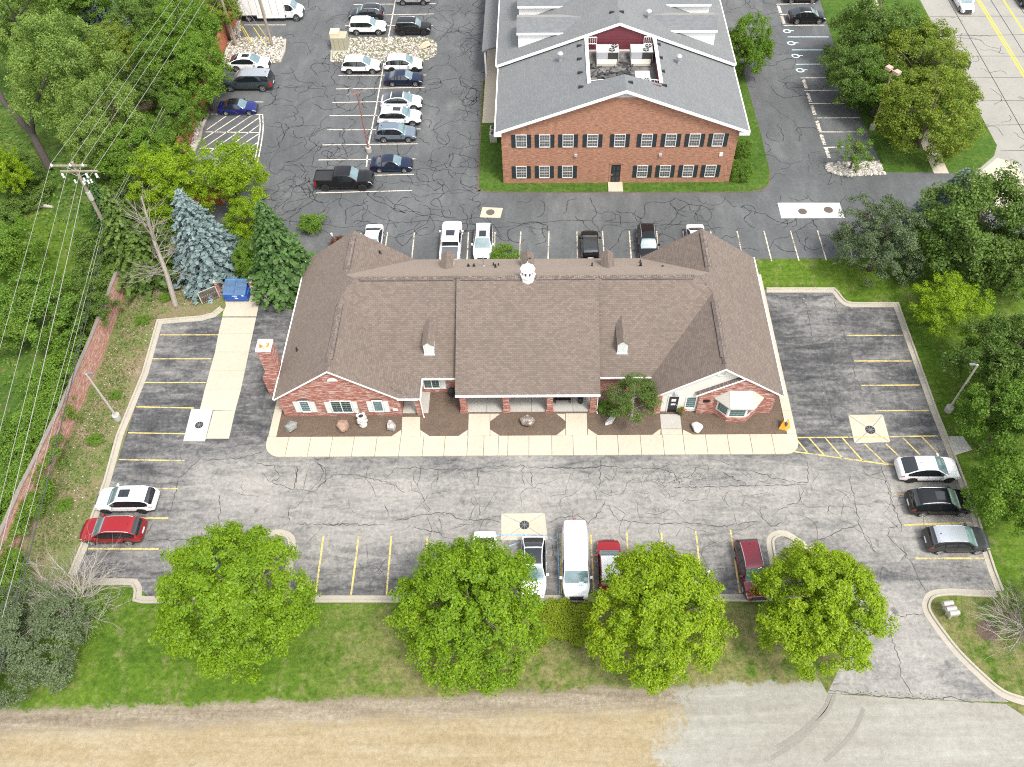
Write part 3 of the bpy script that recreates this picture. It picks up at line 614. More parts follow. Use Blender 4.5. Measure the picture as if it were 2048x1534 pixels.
lines(front, [(127, 150, 170, 515), (330, 145, 385, 515)], Q3, S, 'paint_yellow', .13)
lines(front, [(1013, 500, 1340, 500), (1055, 650, 1390, 650), (1097, 793, 1437, 790), (1180, 940, 1490, 940), (1290, 1430, 1700, 1421), (710, 1098, 1020, 1096), (1265, 1093, 1545, 1088), (685, 1177, 1235, 1253), (1235, 1253, 1310, 1255), (710, 1100, 780, 1185), (790, 1100, 878, 1200), (885, 1100, 988, 1220), (985, 1100, 1105, 1235), (1115, 1135, 1235, 1250), (1240, 1135, 1325, 1215), (1335, 1095, 1440, 1200), (1450, 1093, 1555, 1203)], Z7, S, 'paint_yellow', .12)
lines(front, [(1348, 118, 1735, 103), (1412, 313, 1812, 312)], Q3, S, 'paint_yellow', .14)
lines(front, [(960, 178, 1025, 178), (1310, 190, 1360, 210), (1070, 245, 1142, 215), (990, 300, 1060, 250), (1360, 165, 1374, 520)], (650, 1010), S, 'paint_blue', .1)
for o, q in ((P([(1030, 176), (1300, 178)], (650, 1010), S), 0),): line(front, o[0], o[1], 'paint_blue', .1, .026)
line(front, *P([(1026, 1096), (1260, 1094)], Z7, S), 'paint_yellow', .1, .026)
# rear lot
lines(rear, [(1041.8, 462, 1038, 523), (1097.9, 462, 1096, 523), (1154, 462, 1155, 523), (1205, 462, 1209, 523), (1258.4, 462, 1263, 523), (1313.4, 462, 1317, 523), (1366, 462, 1374, 523), (1421, 462, 1430, 523), (1474, 462, 1487, 523), (1528, 462, 1543.5, 523), (1581, 462, 1598, 522), (1635, 461, 1653, 522), (1688, 460, 1707, 521), (775, 464, 767, 523), (829, 464, 823, 523), (883, 464, 878, 523), (937, 464, 934, 523), (990, 464, 988, 523), (722, 466, 712, 523)], (0, 0), 1, 'paint_cream', .12)
lines(rear, [(791, 0, 777, 74), (768, 126, 751, 222), (751, 222, 736, 295), (735, 310, 733, 334)], (0, 0), 1, 'paint_white', .13)
lines(rear, [(707, 9, 871, 7.5), (700, 31, 868, 28), (690, 51.5, 866, 51), (677, 151, 852, 150), (672, 178, 849, 175), (665, 205, 846, 202), (659, 231.5, 843, 230), (655, 259.5, 685, 259.6), (690, 260, 841, 258), (645, 290, 835, 287.7), (637, 320, 831, 318), (740, 351, 828, 348.5), (632, 386, 824, 381), (488, 50, 571.6, 50), (464, 177, 535, 177.6), (450, 204, 526.7, 204)], (0, 0), 1, 'paint_white', .12)
HO, HZ = (380, 200), 10.956
lines(rear, [(470, 310, 1600, 320), (340, 700, 1530, 715), (205, 1063, 1455, 1080), (845, 318, 370, 650), (1120, 320, 300, 850), (1380, 320, 290, 1050), (1510, 390, 380, 1175), (1520, 545, 570, 1235), (1520, 735, 800, 1200), (1500, 920, 940, 1310), (1330, 1185, 1085, 1350), (1280, 1345, 1180, 1420)], HO, HZ, 'paint_white', .12, .0125, 'hatch_line')
for pts in ([(1590, 320), (1605, 600), (1570, 900), (1500, 1280), (1440, 1510)], [(1520, 330), (1540, 600), (1500, 900), (1430, 1280), (1370, 1510)]):
    mm = MB(); ribbon(mm, smooth_path(P(pts, HO, HZ), 5), .13, .0165); mm.build('hatch_line', 'paint_white', rear)
def lettering(parent, text, p, q, mat, size, z=.0165):
    c = bpy.data.curves.new('lettering', 'FONT'); c.body = text; c.align_x = 'CENTER'; c.align_y = 'CENTER'; c.size = size
    tmp = bpy.data.objects.new('lettering', c); COL.objects.link(tmp)
    dg = bpy.context.evaluated_depsgraph_get(); me = bpy.data.meshes.new_from_object(tmp.evaluated_get(dg)); bpy.data.objects.remove(tmp)
    L = math.hypot(q[0] - p[0], q[1] - p[1]); a = math.atan2(q[1] - p[1], q[0] - p[0]); xs = [v.co.x for v in me.vertices]; k = L / (max(xs) - min(xs))
    for v in me.vertices:
        x, y = v.co.x * k, v.co.y
        v.co = ((p[0] + q[0]) / 2 + x * math.cos(a) - y * math.sin(a), (p[1] + q[1]) / 2 + x * math.sin(a) + y * math.cos(a), z)
    me.materials.clear(); me.materials.append(MAT[mat]); return obj('lettering', me, parent)
lettering(rear, 'NO PARKING', *P([(1300, 1425), (1390, 1130)], HO, HZ), 'paint_white', .75)
# wheelchair emblems and worn stall words at the east row
def wheelchair(px, py):
    c = at(px, py); mm = MB(); n = 18
    pts = [(c[0] - .12 + .42 * math.cos(a), c[1] + .36 * math.sin(a)) for a in np.linspace(.5, 5.9, n)]
    ribbon(mm, pts, .15, .0125); ribbon(mm, [(c[0] + .05, c[1] + .02), (c[0] + .55, c[1] + .1)], .14, .0165); ribbon(mm, [(c[0] + .3, c[1] + .06), (c[0] + .32, c[1] - .22)], .1, .0205); ribbon(mm, [(c[0] + .5, c[1] + .1), (c[0] + .78, c[1] + .02)], .12, .0245); ribbon(mm, [(c[0] - .42, c[1] + .3), (c[0] - .62, c[1] + .12)], .14, .0285)
    mm.build('wheelchair_emblem', 'paint_paleblue', rear)
for q in ((1576, 62.4), (1584.6, 86.6), (1593.3, 112), (1602.4, 140.7)): wheelchair(*q)
def stall_word(px, py):
    c = at(px, py); mm = MB()
    for k in range(7):
        y = c[1] - .78 + k * .26
        ribbon(mm, [(c[0] - .2, y), (c[0] + .2, y)], .13, .0125); ribbon(mm, [(c[0] + rnd.uniform(-.2, .1), y + .02), (c[0] + rnd.uniform(-.1, .2), y + .2)], .1, .0165)
    mm.build('stall_marking', 'paint_white', rear)
for q in ((1559, 19), (1566, 40), (1609.7, 168.5), (1618, 195), (1626.7, 220.5), (1636.7, 252), (1646, 279.8), (1655, 306)): stall_word(*q)
for l in ((1552, 8.6, 1630, 7), (1560, 29, 1640, 28), (1567, 51, 1648.7, 50.4), (1601, 156, 1690, 155), (1609, 181, 1699, 180.4), (1618, 207, 1710, 206.8), (1628, 236, 1720, 235.6), (1638, 264, 1731, 264), (1647, 295, 1735, 293)): lines(rear, [l], (0, 0), 1, 'paint_white', .13)
for l in ((1575, 74, 1657, 74), (1584, 100, 1668, 100), (1592, 128.6, 1680, 128)): lines(rear, [l], (0, 0), 1, 'paint_paleblue', .13)

# ------------------------------------------------------------------ cracks
def crackle(m, pts, wd, z, jit=.12, seg=.35):
    r = random.Random(int(abs(pts[0][0] * 1000)) + len(pts)); out = []
    for a, b in zip(pts, pts[1:]):
        L = math.hypot(b[0] - a[0], b[1] - a[1]); n = max(1, int(L / seg))
        for i in range(n):
            t = i / n; out.append((a[0] + (b[0] - a[0]) * t + r.gauss(0, jit), a[1] + (b[1] - a[1]) * t + r.gauss(0, jit)))
    out.append(pts[-1][:2])
    n = len(out); ws = [wd * r.uniform(.45, 1.35) for _ in out]
    L_, R_ = [], []
    for i, p in enumerate(out):
        a = out[max(i - 1, 0)]; b = out[min(i + 1, n - 1)]; dx, dy = b[0] - a[0], b[1] - a[1]; l = math.hypot(dx, dy) + 1e-9; h = ws[i] / 2 * (1 if 0 < i < n - 1 else .3)
        L_.append((p[0] - dy / l * h, p[1] + dx / l * h, z)); R_.append((p[0] + dy / l * h, p[1] - dx / l * h, z))
    for i in range(n - 1): m.poly([R_[i], R_[i + 1], L_[i + 1], L_[i]])
m = MB(); ZC = .0085
A5, A6 = (500, 450), (1100, 450)
for o, lst in ((Z47, [[(1000, 1520), (1050, 1340), (1160, 1230), (1400, 1220), (1545, 1180)], [(1490, 1245), (1600, 1260), (1640, 1330), (1590, 1360), (1720, 1400), (1740, 1270)], [(1720, 1400), (1830, 1415), (1900, 1360), (1910, 1290), (1860, 1240)], [(1435, 830), (1580, 825)], [(1430, 900), (1450, 1000), (1510, 1060)], [(1100, 500), (1100, 560)], [(960, 800), (1000, 870)], [(1050, 1180), (1060, 1240)], [(1380, 1120), (1400, 1140)]]),
               (A5, [[(800, 1480), (850, 1420), (1130, 1430), (1300, 1430), (1430, 1410), (1600, 1410), (1640, 1420), (2040, 1420)], [(1600, 1410), (1590, 1470), (1610, 1530)], [(1640, 1420), (1650, 1530)], [(1335, 1420), (1340, 1530)], [(1100, 1430), (1090, 1530)], [(490, 1460), (640, 1465), (780, 1500), (860, 1530)], [(490, 1460), (380, 1540)], [(380, 1380), (440, 1450), (400, 1500)], [(275, 1410), (270, 1510)], [(60, 1450), (120, 1500), (160, 1480)]]),
               (A6, [[(0, 1420), (190, 1425), (300, 1410), (420, 1420), (640, 1425), (720, 1450), (760, 1520)], [(300, 1370), (290, 1530)], [(320, 1470), (350, 1500)], [(1460, 410), (1500, 470), (1520, 560), (1535, 680), (1570, 780), (1590, 900), (1630, 1030), (1660, 1170)], [(1665, 450), (1690, 560), (1735, 690), (1770, 790), (1785, 900), (1830, 970)], [(1350, 685), (1470, 690), (1530, 670)], [(1390, 848), (1570, 835)], [(1570, 780), (1650, 800), (1770, 805)], [(1460, 1185), (1500, 1220), (1580, 1200), (1700, 1195), (1740, 1200)], [(1010, 1445), (1100, 1500), (1180, 1530)], [(1190, 1440), (1300, 1480), (1510, 1510), (1510, 1380)]]),
               (Z7, [[(1210, 1255), (1250, 1380), (1290, 1530)], [(1030, 1330), (1060, 1500)], [(1280, 1050), (1400, 1020), (1510, 1015)], [(0, 1390), (200, 1385), (500, 1380), (780, 1370)], [(280, 1300), (400, 1360)], [(600, 1530), (720, 1480), (760, 1400)]]),
               (Q3, [[(0, 105), (130, 110), (240, 130), (400, 105), (520, 95)], [(500, 0), (510, 70), (560, 120), (620, 130)], [(1060, 0), (1085, 110), (1120, 200), (1180, 280)], [(1280, 0), (1330, 110), (1335, 160)], [(800, 215), (900, 190), (960, 150), (1080, 115)], [(1255, 130), (1250, 180), (1300, 230), (1380, 320), (1430, 430), (1470, 500)], [(1330, 115), (1255, 135)], [(1220, 350), (1205, 450)], [(1240, 640), (1330, 655), (1460, 635)], [(1255, 650), (1270, 760), (1310, 880), (1330, 1000), (1400, 1110)], [(900, 1085), (1200, 1120), (1500, 1135), (1640, 1130), (1760, 1155)], [(900, 60), (920, 0)], [(560, 130), (640, 100)]]),
               ((650, 1010), [[(0, 115), (270, 115), (360, 120)], [(390, 95), (560, 60), (700, 40), (780, 80), (850, 90), (980, 85), (1030, 105)], [(500, 130), (680, 165), (670, 60)], [(1310, 110), (1370, 75), (1480, 60), (1540, 100), (1610, 40), (1640, -30)], [(1650, 0), (1700, 80), (1720, 100)], [(1720, 90), (1900, 110), (2040, 110)], [(360, 310), (300, 400), (250, 490)], [(900, 0), (910, 60)], [(350, 0), (380, 70)], [(1320, 200), (1350, 340)]]),
               ((0, 1010), [[(1270, 170), (1290, 20), (1280, -60)], [(1690, 100), (1700, 0)], [(1650, 130), (1690, 100)], [(850, 210), (1100, 200), (1200, 180)], [(1750, 115), (2048, 112)], [(860, 170), (900, 100)], [(700, 250), (720, 200)]])):
    for c in lst: crackle(m, P(c, o, S), .055, ZC, .055, .22)
r = random.Random(5)
for i in range(130):                                    # hairline cracks wandering over the worn lane
    x, y = r.uniform(-27, 32), r.uniform(25.5, 36.3); a = r.choice([0, math.pi / 2, math.pi, -math.pi / 2]) + r.uniform(-.5, .5); pts = [(x, y)]
    for k in range(r.randint(3, 9)):
        a += r.gauss(0, .5); x += .5 * math.cos(a); y += .5 * math.sin(a)
        if not (25.4 < y < 36.4 and -27 < x < 31.8): break
        pts.append((x, y))
    if len(pts) > 2: crackle(m, pts, .03, ZC, .02, .3)
# alligator patch east of the entrance
for i in range(90):
    x, y = r.gauss(10.5, 2.6), r.gauss(34.2, 1.0)
    if 31.5 < y < 36.2:
        a = r.uniform(0, 6.28); crackle(m, [(x, y), (x + .35 * math.cos(a), y + .35 * math.sin(a)), (x + .6 * math.cos(a + .8), y + .6 * math.sin(a + .8))], .03, ZC, .02, .2)
tag(m.build('pavement_crack', 'crack', front), kind='stuff')
m = MB(); r = random.Random(11)
def inrear(x, y): return (-35 < x < -6.3 and 61 < y < 120) or (-6.3 <= x < 36 and 60.2 < y < 68.6) or (23.5 < x < 34 and 70 < y < 120)
seeds = [(r.uniform(-34, -6.5), r.uniform(62, 108)) for _ in range(140)] + [(r.uniform(-8.5, -6.2), r.uniform(69, 108)) for _ in range(40)] + [(r.uniform(-20, 34), r.uniform(60.3, 68.4)) for _ in range(75)] + [(r.uniform(24, 31), r.uniform(70, 108)) for _ in range(34)] + [(r.gauss(-10, 3.5), r.gauss(70, 5)) for _ in range(24)] + [(r.gauss(-24, 1.8), r.uniform(66, 106)) for _ in range(55)]
for x, y in seeds:
    a = r.uniform(0, 6.28); turn = r.choice([-1, 1]) * r.uniform(.05, .35); pts = [(x, y)]
    for k in range(r.randint(4, 17)):
        a += turn + r.gauss(0, .55); x += .55 * math.cos(a); y += .55 * math.sin(a)
        if not inrear(x, y): break
        pts.append((x, y))
    if len(pts) > 2: crackle(m, smooth_path(pts, 3), r.uniform(.05, .10), ZC, .015, .5)
for pts in ([(480, 178), (600, 175), (650, 178)], [(520, 250), (560, 255), (640, 250)], [(560, 440), (690, 455), (860, 440), (1000, 455), (1130, 440), (1420, 452)], [(1180, 0), (1182, 60)], [(860, 10), (905, 50), (880, 80)]): crackle(m, P(pts), .07, ZC, .05, .4)
tag(m.build('tar_crack', 'tar', rear), kind='stuff')

# ------------------------------------------------------------------ stone-filled islands
def in_poly(x, y, q):
    c = False; n = len(q)
    for i in range(n):
        (x0, y0), (x1, y1) = q[i][:2], q[i - 1][:2]
        if (y0 > y) != (y1 > y) and x < (x1 - x0) * (y - y0) / (y1 - y0) + x0: c = not c
    return c
_ico = None
def stones(name, poly, n, smin, smax, mat, z=.03, parent=None, seed=1):
    global _ico
    if _ico is None:
        import bmesh
        bm = bmesh.new(); bmesh.ops.create_icosphere(bm, subdivisions=1, radius=1); bm.verts.ensure_lookup_table()
        _ico = (np.array([v.co[:] for v in bm.verts]), np.array([[v.index for v in f.verts] for f in bm.faces])); bm.free()
    r = np.random.default_rng(seed); V, Fc = _ico; vs = []; fs = []; k = 0
    xs = [p[0] for p in poly]; ys = [p[1] for p in poly]; cnt = 0; tries = 0
    while cnt < n and tries < n * 12:
        tries += 1; x, y = r.uniform(min(xs), max(xs)), r.uniform(min(ys), max(ys))
        if not in_poly(x, y, poly): continue
        s = r.uniform(smin, smax) * np.array([1, r.uniform(.6, .95), r.uniform(.4, .65)]); a = r.uniform(0, 6.28)
        q = V * s * (1 + r.normal(0, .1, (len(V), 1))); q = np.c_[q[:, 0] * math.cos(a) - q[:, 1] * math.sin(a), q[:, 0] * math.sin(a) + q[:, 1] * math.cos(a), q[:, 2]] + [x, y, z + s[2] * .35]
        vs.append(q); fs.append(Fc + k); k += len(V); cnt += 1
    V2 = np.concatenate(vs); F2 = np.concatenate(fs); me = bpy.data.meshes.new(name); me.from_pydata(V2.tolist(), [], F2.tolist()); me.materials.append(MAT[mat]); me.polygons.foreach_set('use_smooth', [True] * len(me.polygons))
    return tag(obj(name, me, parent), kind='stuff')
IO, IZ = (620, 0), 7.304
isl = [p[:2] for p in P([(345, 560), (540, 548), (1100, 548), (1650, 548), (1790, 575), (1860, 640), (1850, 790), (1800, 840), (1690, 885), (1080, 905), (312, 912), (322, 700)], IO, IZ)]
i1 = sheet('stone_island', isl, .03, 'weedy_ground'); stones('river_stones', isl, 1700, .09, .2, 'river_stone', .03, i1, 1)
GO, GZ = (430, 0), 6.39
gl = [p[:2] for p in P([(330, 480), (850, 478), (905, 512), (890, 660), (830, 800), (700, 810), (180, 830), (60, 850), (120, 690), (240, 330), (290, 240), (330, 235), (325, 440)], GO, GZ)]
i2 = sheet('stone_island', gl, .03, 'weedy_ground'); stones('river_stones', gl, 2000, .09, .2, 'river_stone', .03, i2, 2)
gr_ = [p[:2] for p in P([(655, 1330), (720, 1290), (1440, 1262), (1530, 1450), (1010, 1490), (810, 1455), (690, 1400)], (1560, 150), 7.305)]
i3 = sheet('stone_island', gr_, .03, 'weedy_ground'); stones('river_stones', gr_, 900, .11, .24, 'river_stone', .03, i3, 3)
wl = [p[:2] for p in P([(128, 600), (10, 1000), (62, 1130), (150, 960), (230, 600), (285, 330)], HO, HZ)]
i4 = sheet('stone_border', wl, .03, 'weedy_ground'); stones('river_stones', wl, 500, .08, .17, 'river_stone', .03, i4, 4)
def kb(pts, parent, w_=.2, h=.15):
    m = MB()
    for a, b in zip(pts, pts[1:]):
        dx, dy = b[0] - a[0], b[1] - a[1]; L = math.hypot(dx, dy); n = max(1, round(L / 2.4))
        for i in range(n):
            t = (i + .5) / n; MB().obox((a[0] + dx * t, a[1] + dy * t, h / 2), (L / n - .03, w_, h), math.atan2(dy, dx)).build('kerb_stone', 'kerb', parent)
kb(P([(345, 545), (322, 700), (310, 905)], IO, IZ), i1); kb(P([(905, 510), (890, 660), (830, 805)], GO, GZ), i2); kb(P([(318, 330), (312, 450)], GO, GZ), i2)
kb(P([(390, 320), (265, 610), (210, 890), (140, 1000), (80, 1160)], HO, HZ), i4, .3)
stones('pale_stones', [p[:2] for p in P([(256, 585), (400, 550), (430, 600), (318, 632), (270, 756), (236, 866), (205, 968), (160, 1078), (110, 1080), (78, 995), (150, 860), (210, 715)])], 420, .03, .075, 'river_stone', .0, weedy, 5)
# ------------------------------------------------------------------ the long brick office
def window(parent, x0, x1, z0, z1, Y, nx=3, nz=4, frame=.07, mat='window_glass', trim='white_trim', rail=False, split=False, name='window'):
    mu = 0 if rail else 1; mw_ = .009 if rail else .007
    """window in a wall facing -y: frame with muntins, pane as sub-part"""
    m = MB(); d0, d1 = Y - .06, Y + .02
    m.box(x0, x0 + frame, d0, d1, z0, z1).box(x1 - frame, x1, d0, d1, z0, z1).box(x0 + frame, x1 - frame, d0, d1, z1 - frame, z1).box(x0 + frame, x1 - frame, d0 - .03, d1, z0, z0 + frame)
    ix0, ix1, iz0, iz1 = x0 + frame, x1 - frame, z0 + frame, z1 - frame
    bands = [(ix0, ix1)] if not split else [(ix0, (ix0 + ix1) / 2 - .03), ((ix0 + ix1) / 2 + .03, ix1)]
    if split: m.box((ix0 + ix1) / 2 - .03, (ix0 + ix1) / 2 + .03, d0 + .005, d1, iz0, iz1)
    if rail: m.box(ix0, ix1, d0 + .01, d1, (iz0 + iz1) / 2 - .025, (iz0 + iz1) / 2 + .025)
    for a, b in bands:
        for i in range(1, nx): x = a + (b - a) * i / nx; m.box(x - mw_, x + mw_, d0 + .03, d1 - .012, iz0, iz1, mu)
        for i in range(1, nz): z = iz0 + (iz1 - iz0) * i / nz; m.box(a, b, d0 + .033, d1 - .014, z - mw_, z + mw_, mu)
    o = m.build(name, ['sash_white' if rail else trim, 'muntin'], parent)
    for a, b in bands: MB().box(a + .002, b - .002, Y - .012, Y + .01, iz0 + .002, iz1 - .002).build('pane', mat, o)
    return o
def shutter(parent, x0, x1, z0, z1, Y, mat, slats=8):
    m = MB(); d = Y - .045; f = .05
    m.box(x0, x0 + f, d, Y + .01, z0, z1).box(x1 - f, x1, d, Y + .01, z0, z1).box(x0 + f, x1 - f, d, Y + .01, z0, z0 + f).box(x0 + f, x1 - f, d, Y + .01, z1 - f, z1).box(x0 + f, x1 - f, d + .02, Y + .008, z0 + f, z1 - f)
    m.box(x0 + f, x1 - f, d - .002, Y + .006, (z0 + z1) / 2 - .03, (z0 + z1) / 2 + .03)
    for i in range(slats):
        z = z0 + f + (z1 - z0 - 2 * f) * (i + .5) / slats; m.box(x0 + f, x1 - f, d + .006, Y, z - .012, z + .012)
    return m.build('shutter', mat, parent)

office = thing('brick_office', 'long single storey brick office with brown shingle roof and three front gables', 'building', (-1.4, 48, 0))
EZ, T = 2.6, .16
xl, xr, rl, RZ = -22.25, -12.05, -17.15, 6.27
sl_ = (RZ - EZ) / (rl - xl); YF_, YB_ = 40.64, 56.75
MY, MZ = 50.1, 7.0; MEY = 42.72; sF = (MZ - EZ) / (MY - MEY); sB = (MZ - EZ) / (YB_ - MY)
def wing(xa, xb, xr_, sgn):
    """roof slopes of a gabled wing; xa outer eave, xb inner eave, xr_ ridge"""
    so_ = (RZ - EZ) / abs(xr_ - xa); si_ = (RZ - EZ) / abs(xr_ - xb)
    yf = MY - (MZ - RZ) / sF; yb = MY + (MZ - RZ) / sB; xh = xa + sgn * (MZ - EZ) / so_
    m = MB()
    m.slab([(xa, YF_, EZ), (xr_, YF_, RZ), (xr_, yf, RZ), (xh, MY, MZ), (xr_, yb, RZ), (xr_, YB_, RZ), (xa, YB_, EZ)], T)
    m.slab([(xr_, YF_, RZ), (xb, YF_, EZ), (xb, MEY, EZ), (xr_, yf, RZ)], T)
    m.slab([(xr_, yb, RZ), (xb, YB_, EZ), (xr_, YB_, RZ)], T)
    return m, xh, yf, yb
roof = None
mL, xhL, yfL, ybL = wing(xl, xr, rl, 1)
roof = mL.build('roof', 'shingle_brown', office)
xa2, xb2, rr = 19.5, 8.8, 14.15
mR, xhR, yfR, ybR = wing(xa2, xb2, rr, -1); mR.build('roof', 'shingle_brown', office)
m = MB(); e = .004
m.slab([(xr, MEY, EZ + e), (xb2, MEY, EZ + e), (rr, yfR, RZ + e), (xhR, MY, MZ + e), (xhL, MY, MZ + e), (rl, yfL, RZ + e)], T)
m.slab([(xhL, MY, MZ + e), (xhR, MY, MZ + e), (rr, ybR, RZ + e), (xb2, YB_, EZ + e), (xr, YB_, EZ + e), (rl, ybL, RZ + e)], T)
# small porch eave left of the recess
kz = .2; P2 = (-10.3, 40.62, EZ); d = 2.5
p3 = (-10.3 - d, 40.62 + kz * d / .58, EZ + kz * d + .012)
m.slab([(-12.15, 40.62, EZ + .012), P2, p3], T); m.slab([P2, (-10.3, 42.75, EZ), (-10.3 - d, 42.75 + kz * d / sF, EZ + kz * d + .012), p3], T)
m.build('roof', 'shingle_brown', office)
# raised middle roof
cx0, cx1, CYR, CZ, CYE = -7.42, 4.5, 49.85, 7.26, 40.93
sC = (CZ - EZ) / (CYR - CYE)
mid = MB().slab([(cx0, CYE, EZ), (cx1, CYE, EZ), (cx1, CYR, CZ), (cx0, CYR, CZ)], .3).slab([(cx0, CYR, CZ), (cx1, CYR, CZ), (cx1, CYR + 1.2, CZ - 1.2 * sB), (cx0, CYR + 1.2, CZ - 1.2 * sB)], .3).build('roof', 'shingle_brown', office)
# ridge caps and vents
def ridge_caps(p, q, n, w_=.34, mat='shingle_ridge'):
    m = MB(); p, q = np.array(p, float), np.array(q, float); d = q - p; L = np.linalg.norm(d); u = d / L; s_ = np.cross(u, [0, 0, 1.]); s_ /= np.linalg.norm(s_)
    for i in range(n):
        a = p + d * (i / n); b = p + d * ((i + .93) / n); up = np.array([0, 0, .035]); dn = np.array([0, 0, -.10])
        m.poly([a - s_ * w_ / 2 + dn + up, a + up * 1.6, b + up, b - s_ * w_ / 2 + dn]); m.poly([a + up * 1.6, a + s_ * w_ / 2 + dn + up, b + s_ * w_ / 2 + dn, b + up])
        m.poly([a - s_ * w_ / 2 + dn, a - s_ * w_ / 2 + dn + up, a + up * 1.6, a + s_ * w_ / 2 + dn + up, a + s_ * w_ / 2 + dn])
    return tag(m.build('ridge_caps', mat, office), kind='stuff')
def ridge_vent(p, q, w_=.5, h=.09):
    p, q = np.array(p, float), np.array(q, float); d = q - p; d = d / np.linalg.norm(d); s_ = np.array([-d[1], d[0], 0]); sl = .62
    m = MB()
    for sg in (-1, 1):
        a, b = p + s_ * sg * w_ / 2 - [0, 0, w_ / 2 * sl], q + s_ * sg * w_ / 2 - [0, 0, w_ / 2 * sl]; up = np.array([0, 0, h])
        m.poly([p + up, q + up, b + up, a + up] if sg < 0 else [a + up, b + up, q + up, p + up]); m.poly([a, b, b + up, a + up] if sg > 0 else [a + up, b + up, b, a])
    m.poly([p + s_ * w_ / 2 - [0, 0, w_ / 2 * sl], p + s_ * w_ / 2 + [0, 0, h - w_ / 2 * sl], p + [0, 0, h], p - s_ * w_ / 2 + [0, 0, h - w_ / 2 * sl], p - s_ * w_ / 2 - [0, 0, w_ / 2 * sl]])
    o = m.build('ridge_vent', 'shingle_ridge', office)
    mm = MB()
    for sg in (-1, 1):
        a, b = p + s_ * sg * (w_ / 2 + .012) - [0, 0, w_ / 2 * sl - .015], q + s_ * sg * (w_ / 2 + .012) - [0, 0, w_ / 2 * sl - .015]; mm.tube([a, b], .028, 4)
    mm.build('vent_slot', 'black_plastic', o); return o
ridge_vent((rl, 41.9, RZ), (rl, 47.9, RZ)); ridge_vent((rl, 52.0, RZ), (rl, 56.3, RZ)); ridge_vent((rr, 41.9, RZ), (rr, 47.9, RZ)); ridge_vent((rr, 52.0, RZ), (rr, 56.3, RZ))
ridge_vent((xhL + .5, MY, MZ), (cx0 - .3, MY, MZ)); ridge_vent((cx1 + .3, MY, MZ), (xhR - .5, MY, MZ)); ridge_vent((cx0 + .3, CYR, CZ), (-2.0, CYR, CZ)); ridge_vent((-.75, CYR, CZ), (cx1 - .3, CYR, CZ))
for a, b, n in (((xhL, MY, MZ), (rl, yfL, RZ), 9), ((xhR, MY, MZ), (rr, yfR, RZ), 9), (P2, p3, 10), ((xhL + .4, MY, MZ + .09), (cx0 - .1, MY, MZ + .09), 56), ((cx1 + .1, MY, MZ + .09), (xhR - .4, MY, MZ + .09), 50), ((cx0 + .1, CYR, CZ + .09), (cx1 - .1, CYR, CZ + .09), 78), ((rl, 41.2, RZ + .06), (rl, 47.9, RZ + .06), 44), ((rr, 41.2, RZ + .06), (rr, 47.9, RZ + .06), 44)): ridge_caps(a, b, n)
# fascia boards and gutters
def fascia(p, q, h=.15, t=.05, name='fascia'):
    p, q = np.array(p, float), np.array(q, float); d = q - p; s_ = np.array([d[1], -d[0], 0]); s_ = s_ / np.linalg.norm(s_) * t
    P8 = [p - [0, 0, h], q - [0, 0, h], q - [0, 0, h] + s_, p - [0, 0, h] + s_]; P8 += [a + [0, 0, h] for a in P8]
    return MB().hexa(P8).build(name, 'white_trim', office)
fascia((xl, YF_ - .003, EZ + .01), (rl, YF_ - .003, RZ + .01)); fascia((rl, YF_ - .003, RZ + .01), (xr, YF_ - .003, EZ + .01)); fascia((xl - .003, YB_, EZ + .02), (xl - .003, YF_, EZ + .02), .14, .1, 'gutter'); fascia((xa2 + .003, YF_, EZ + .02), (xa2 + .003, YB_, EZ + .02), .14, .1, 'gutter')
fascia((-12.15, 40.615, EZ + .03), (-10.3, 40.615, EZ + .03), .15, .1, 'gutter'); fascia((-10.297, 40.62, EZ + .03), (-10.297, 42.72, EZ + .03), .15, .1, 'gutter'); fascia((-10.2, MEY - .003, EZ + .03), (cx0, MEY - .003, EZ + .03), .15, .1, 'gutter'); fascia((cx1, MEY - .003, EZ + .03), (xb2, MEY - .003, EZ + .03), .15, .1, 'gutter')
fascia((cx0, CYE - .003, EZ + .03), (cx1, CYE - .003, EZ + .03), .2, .1, 'gutter')
m = MB()
for i in range(15): x = cx0 + .25 + i * (cx1 - cx0 - .5) / 14; m.box(x - .02, x + .02, CYE - .13, CYE + .02, EZ + .025, EZ + .06)
m.build('gutter_clips', 'white_trim', office)
m = MB()
for i in range(5): x = -10.0 + i * .6; m.box(x - .02, x + .02, MEY - .13, MEY + .02, EZ + .028, EZ + .06)
m.build('gutter_clips', 'white_trim', office)
# walls
W0 = 40.76
def gable_wall(pts, Y, t, mat, name='wall'):
    m = MB(); n = len(pts); F_ = [(x, Y, z) for x, z in pts]; B_ = [(x, Y + t, z) for x, z in pts]
    m.poly(F_); m.poly(B_[::-1])
    for i in range(n): j = (i + 1) % n; m.poly([F_[j], F_[i], B_[i], B_[j]])
    return m.build(name, mat, office)
gable_wall([(-21.95, -.05), (-12.08, -.05), (-12.08, EZ - .1), (rl, RZ - .24), (-21.95, EZ + .02)], W0, .25, 'brick_red')
gable_wall([(-21.95, -.05), (-12.08, -.05), (-12.08, EZ - .1), (rl, RZ - .24), (-21.95, EZ + .02)], 56.2, .25, 'brick_red')
MB().box(-21.95, -21.7, W0 + .25, 56.2, -.05, EZ + .0).build('wall', 'brick_red', office); MB().box(-12.33, -12.08, W0 + .25, 46, -.05, 2.5).build('wall', 'brick_red', office)
MB().box(-12.08, 9.3, 43.15, 43.4, -.05, 2.75).build('wall', 'brick_red', office); MB().box(-12.08, 9.3, 56.2, 56.4, -.05, 2.7).build('wall', 'brick_red', office)
MB().box(cx0 + .2, cx1 - .2, 45.3, 45.5, -.05, 4).build('wall', 'cream_siding', office)
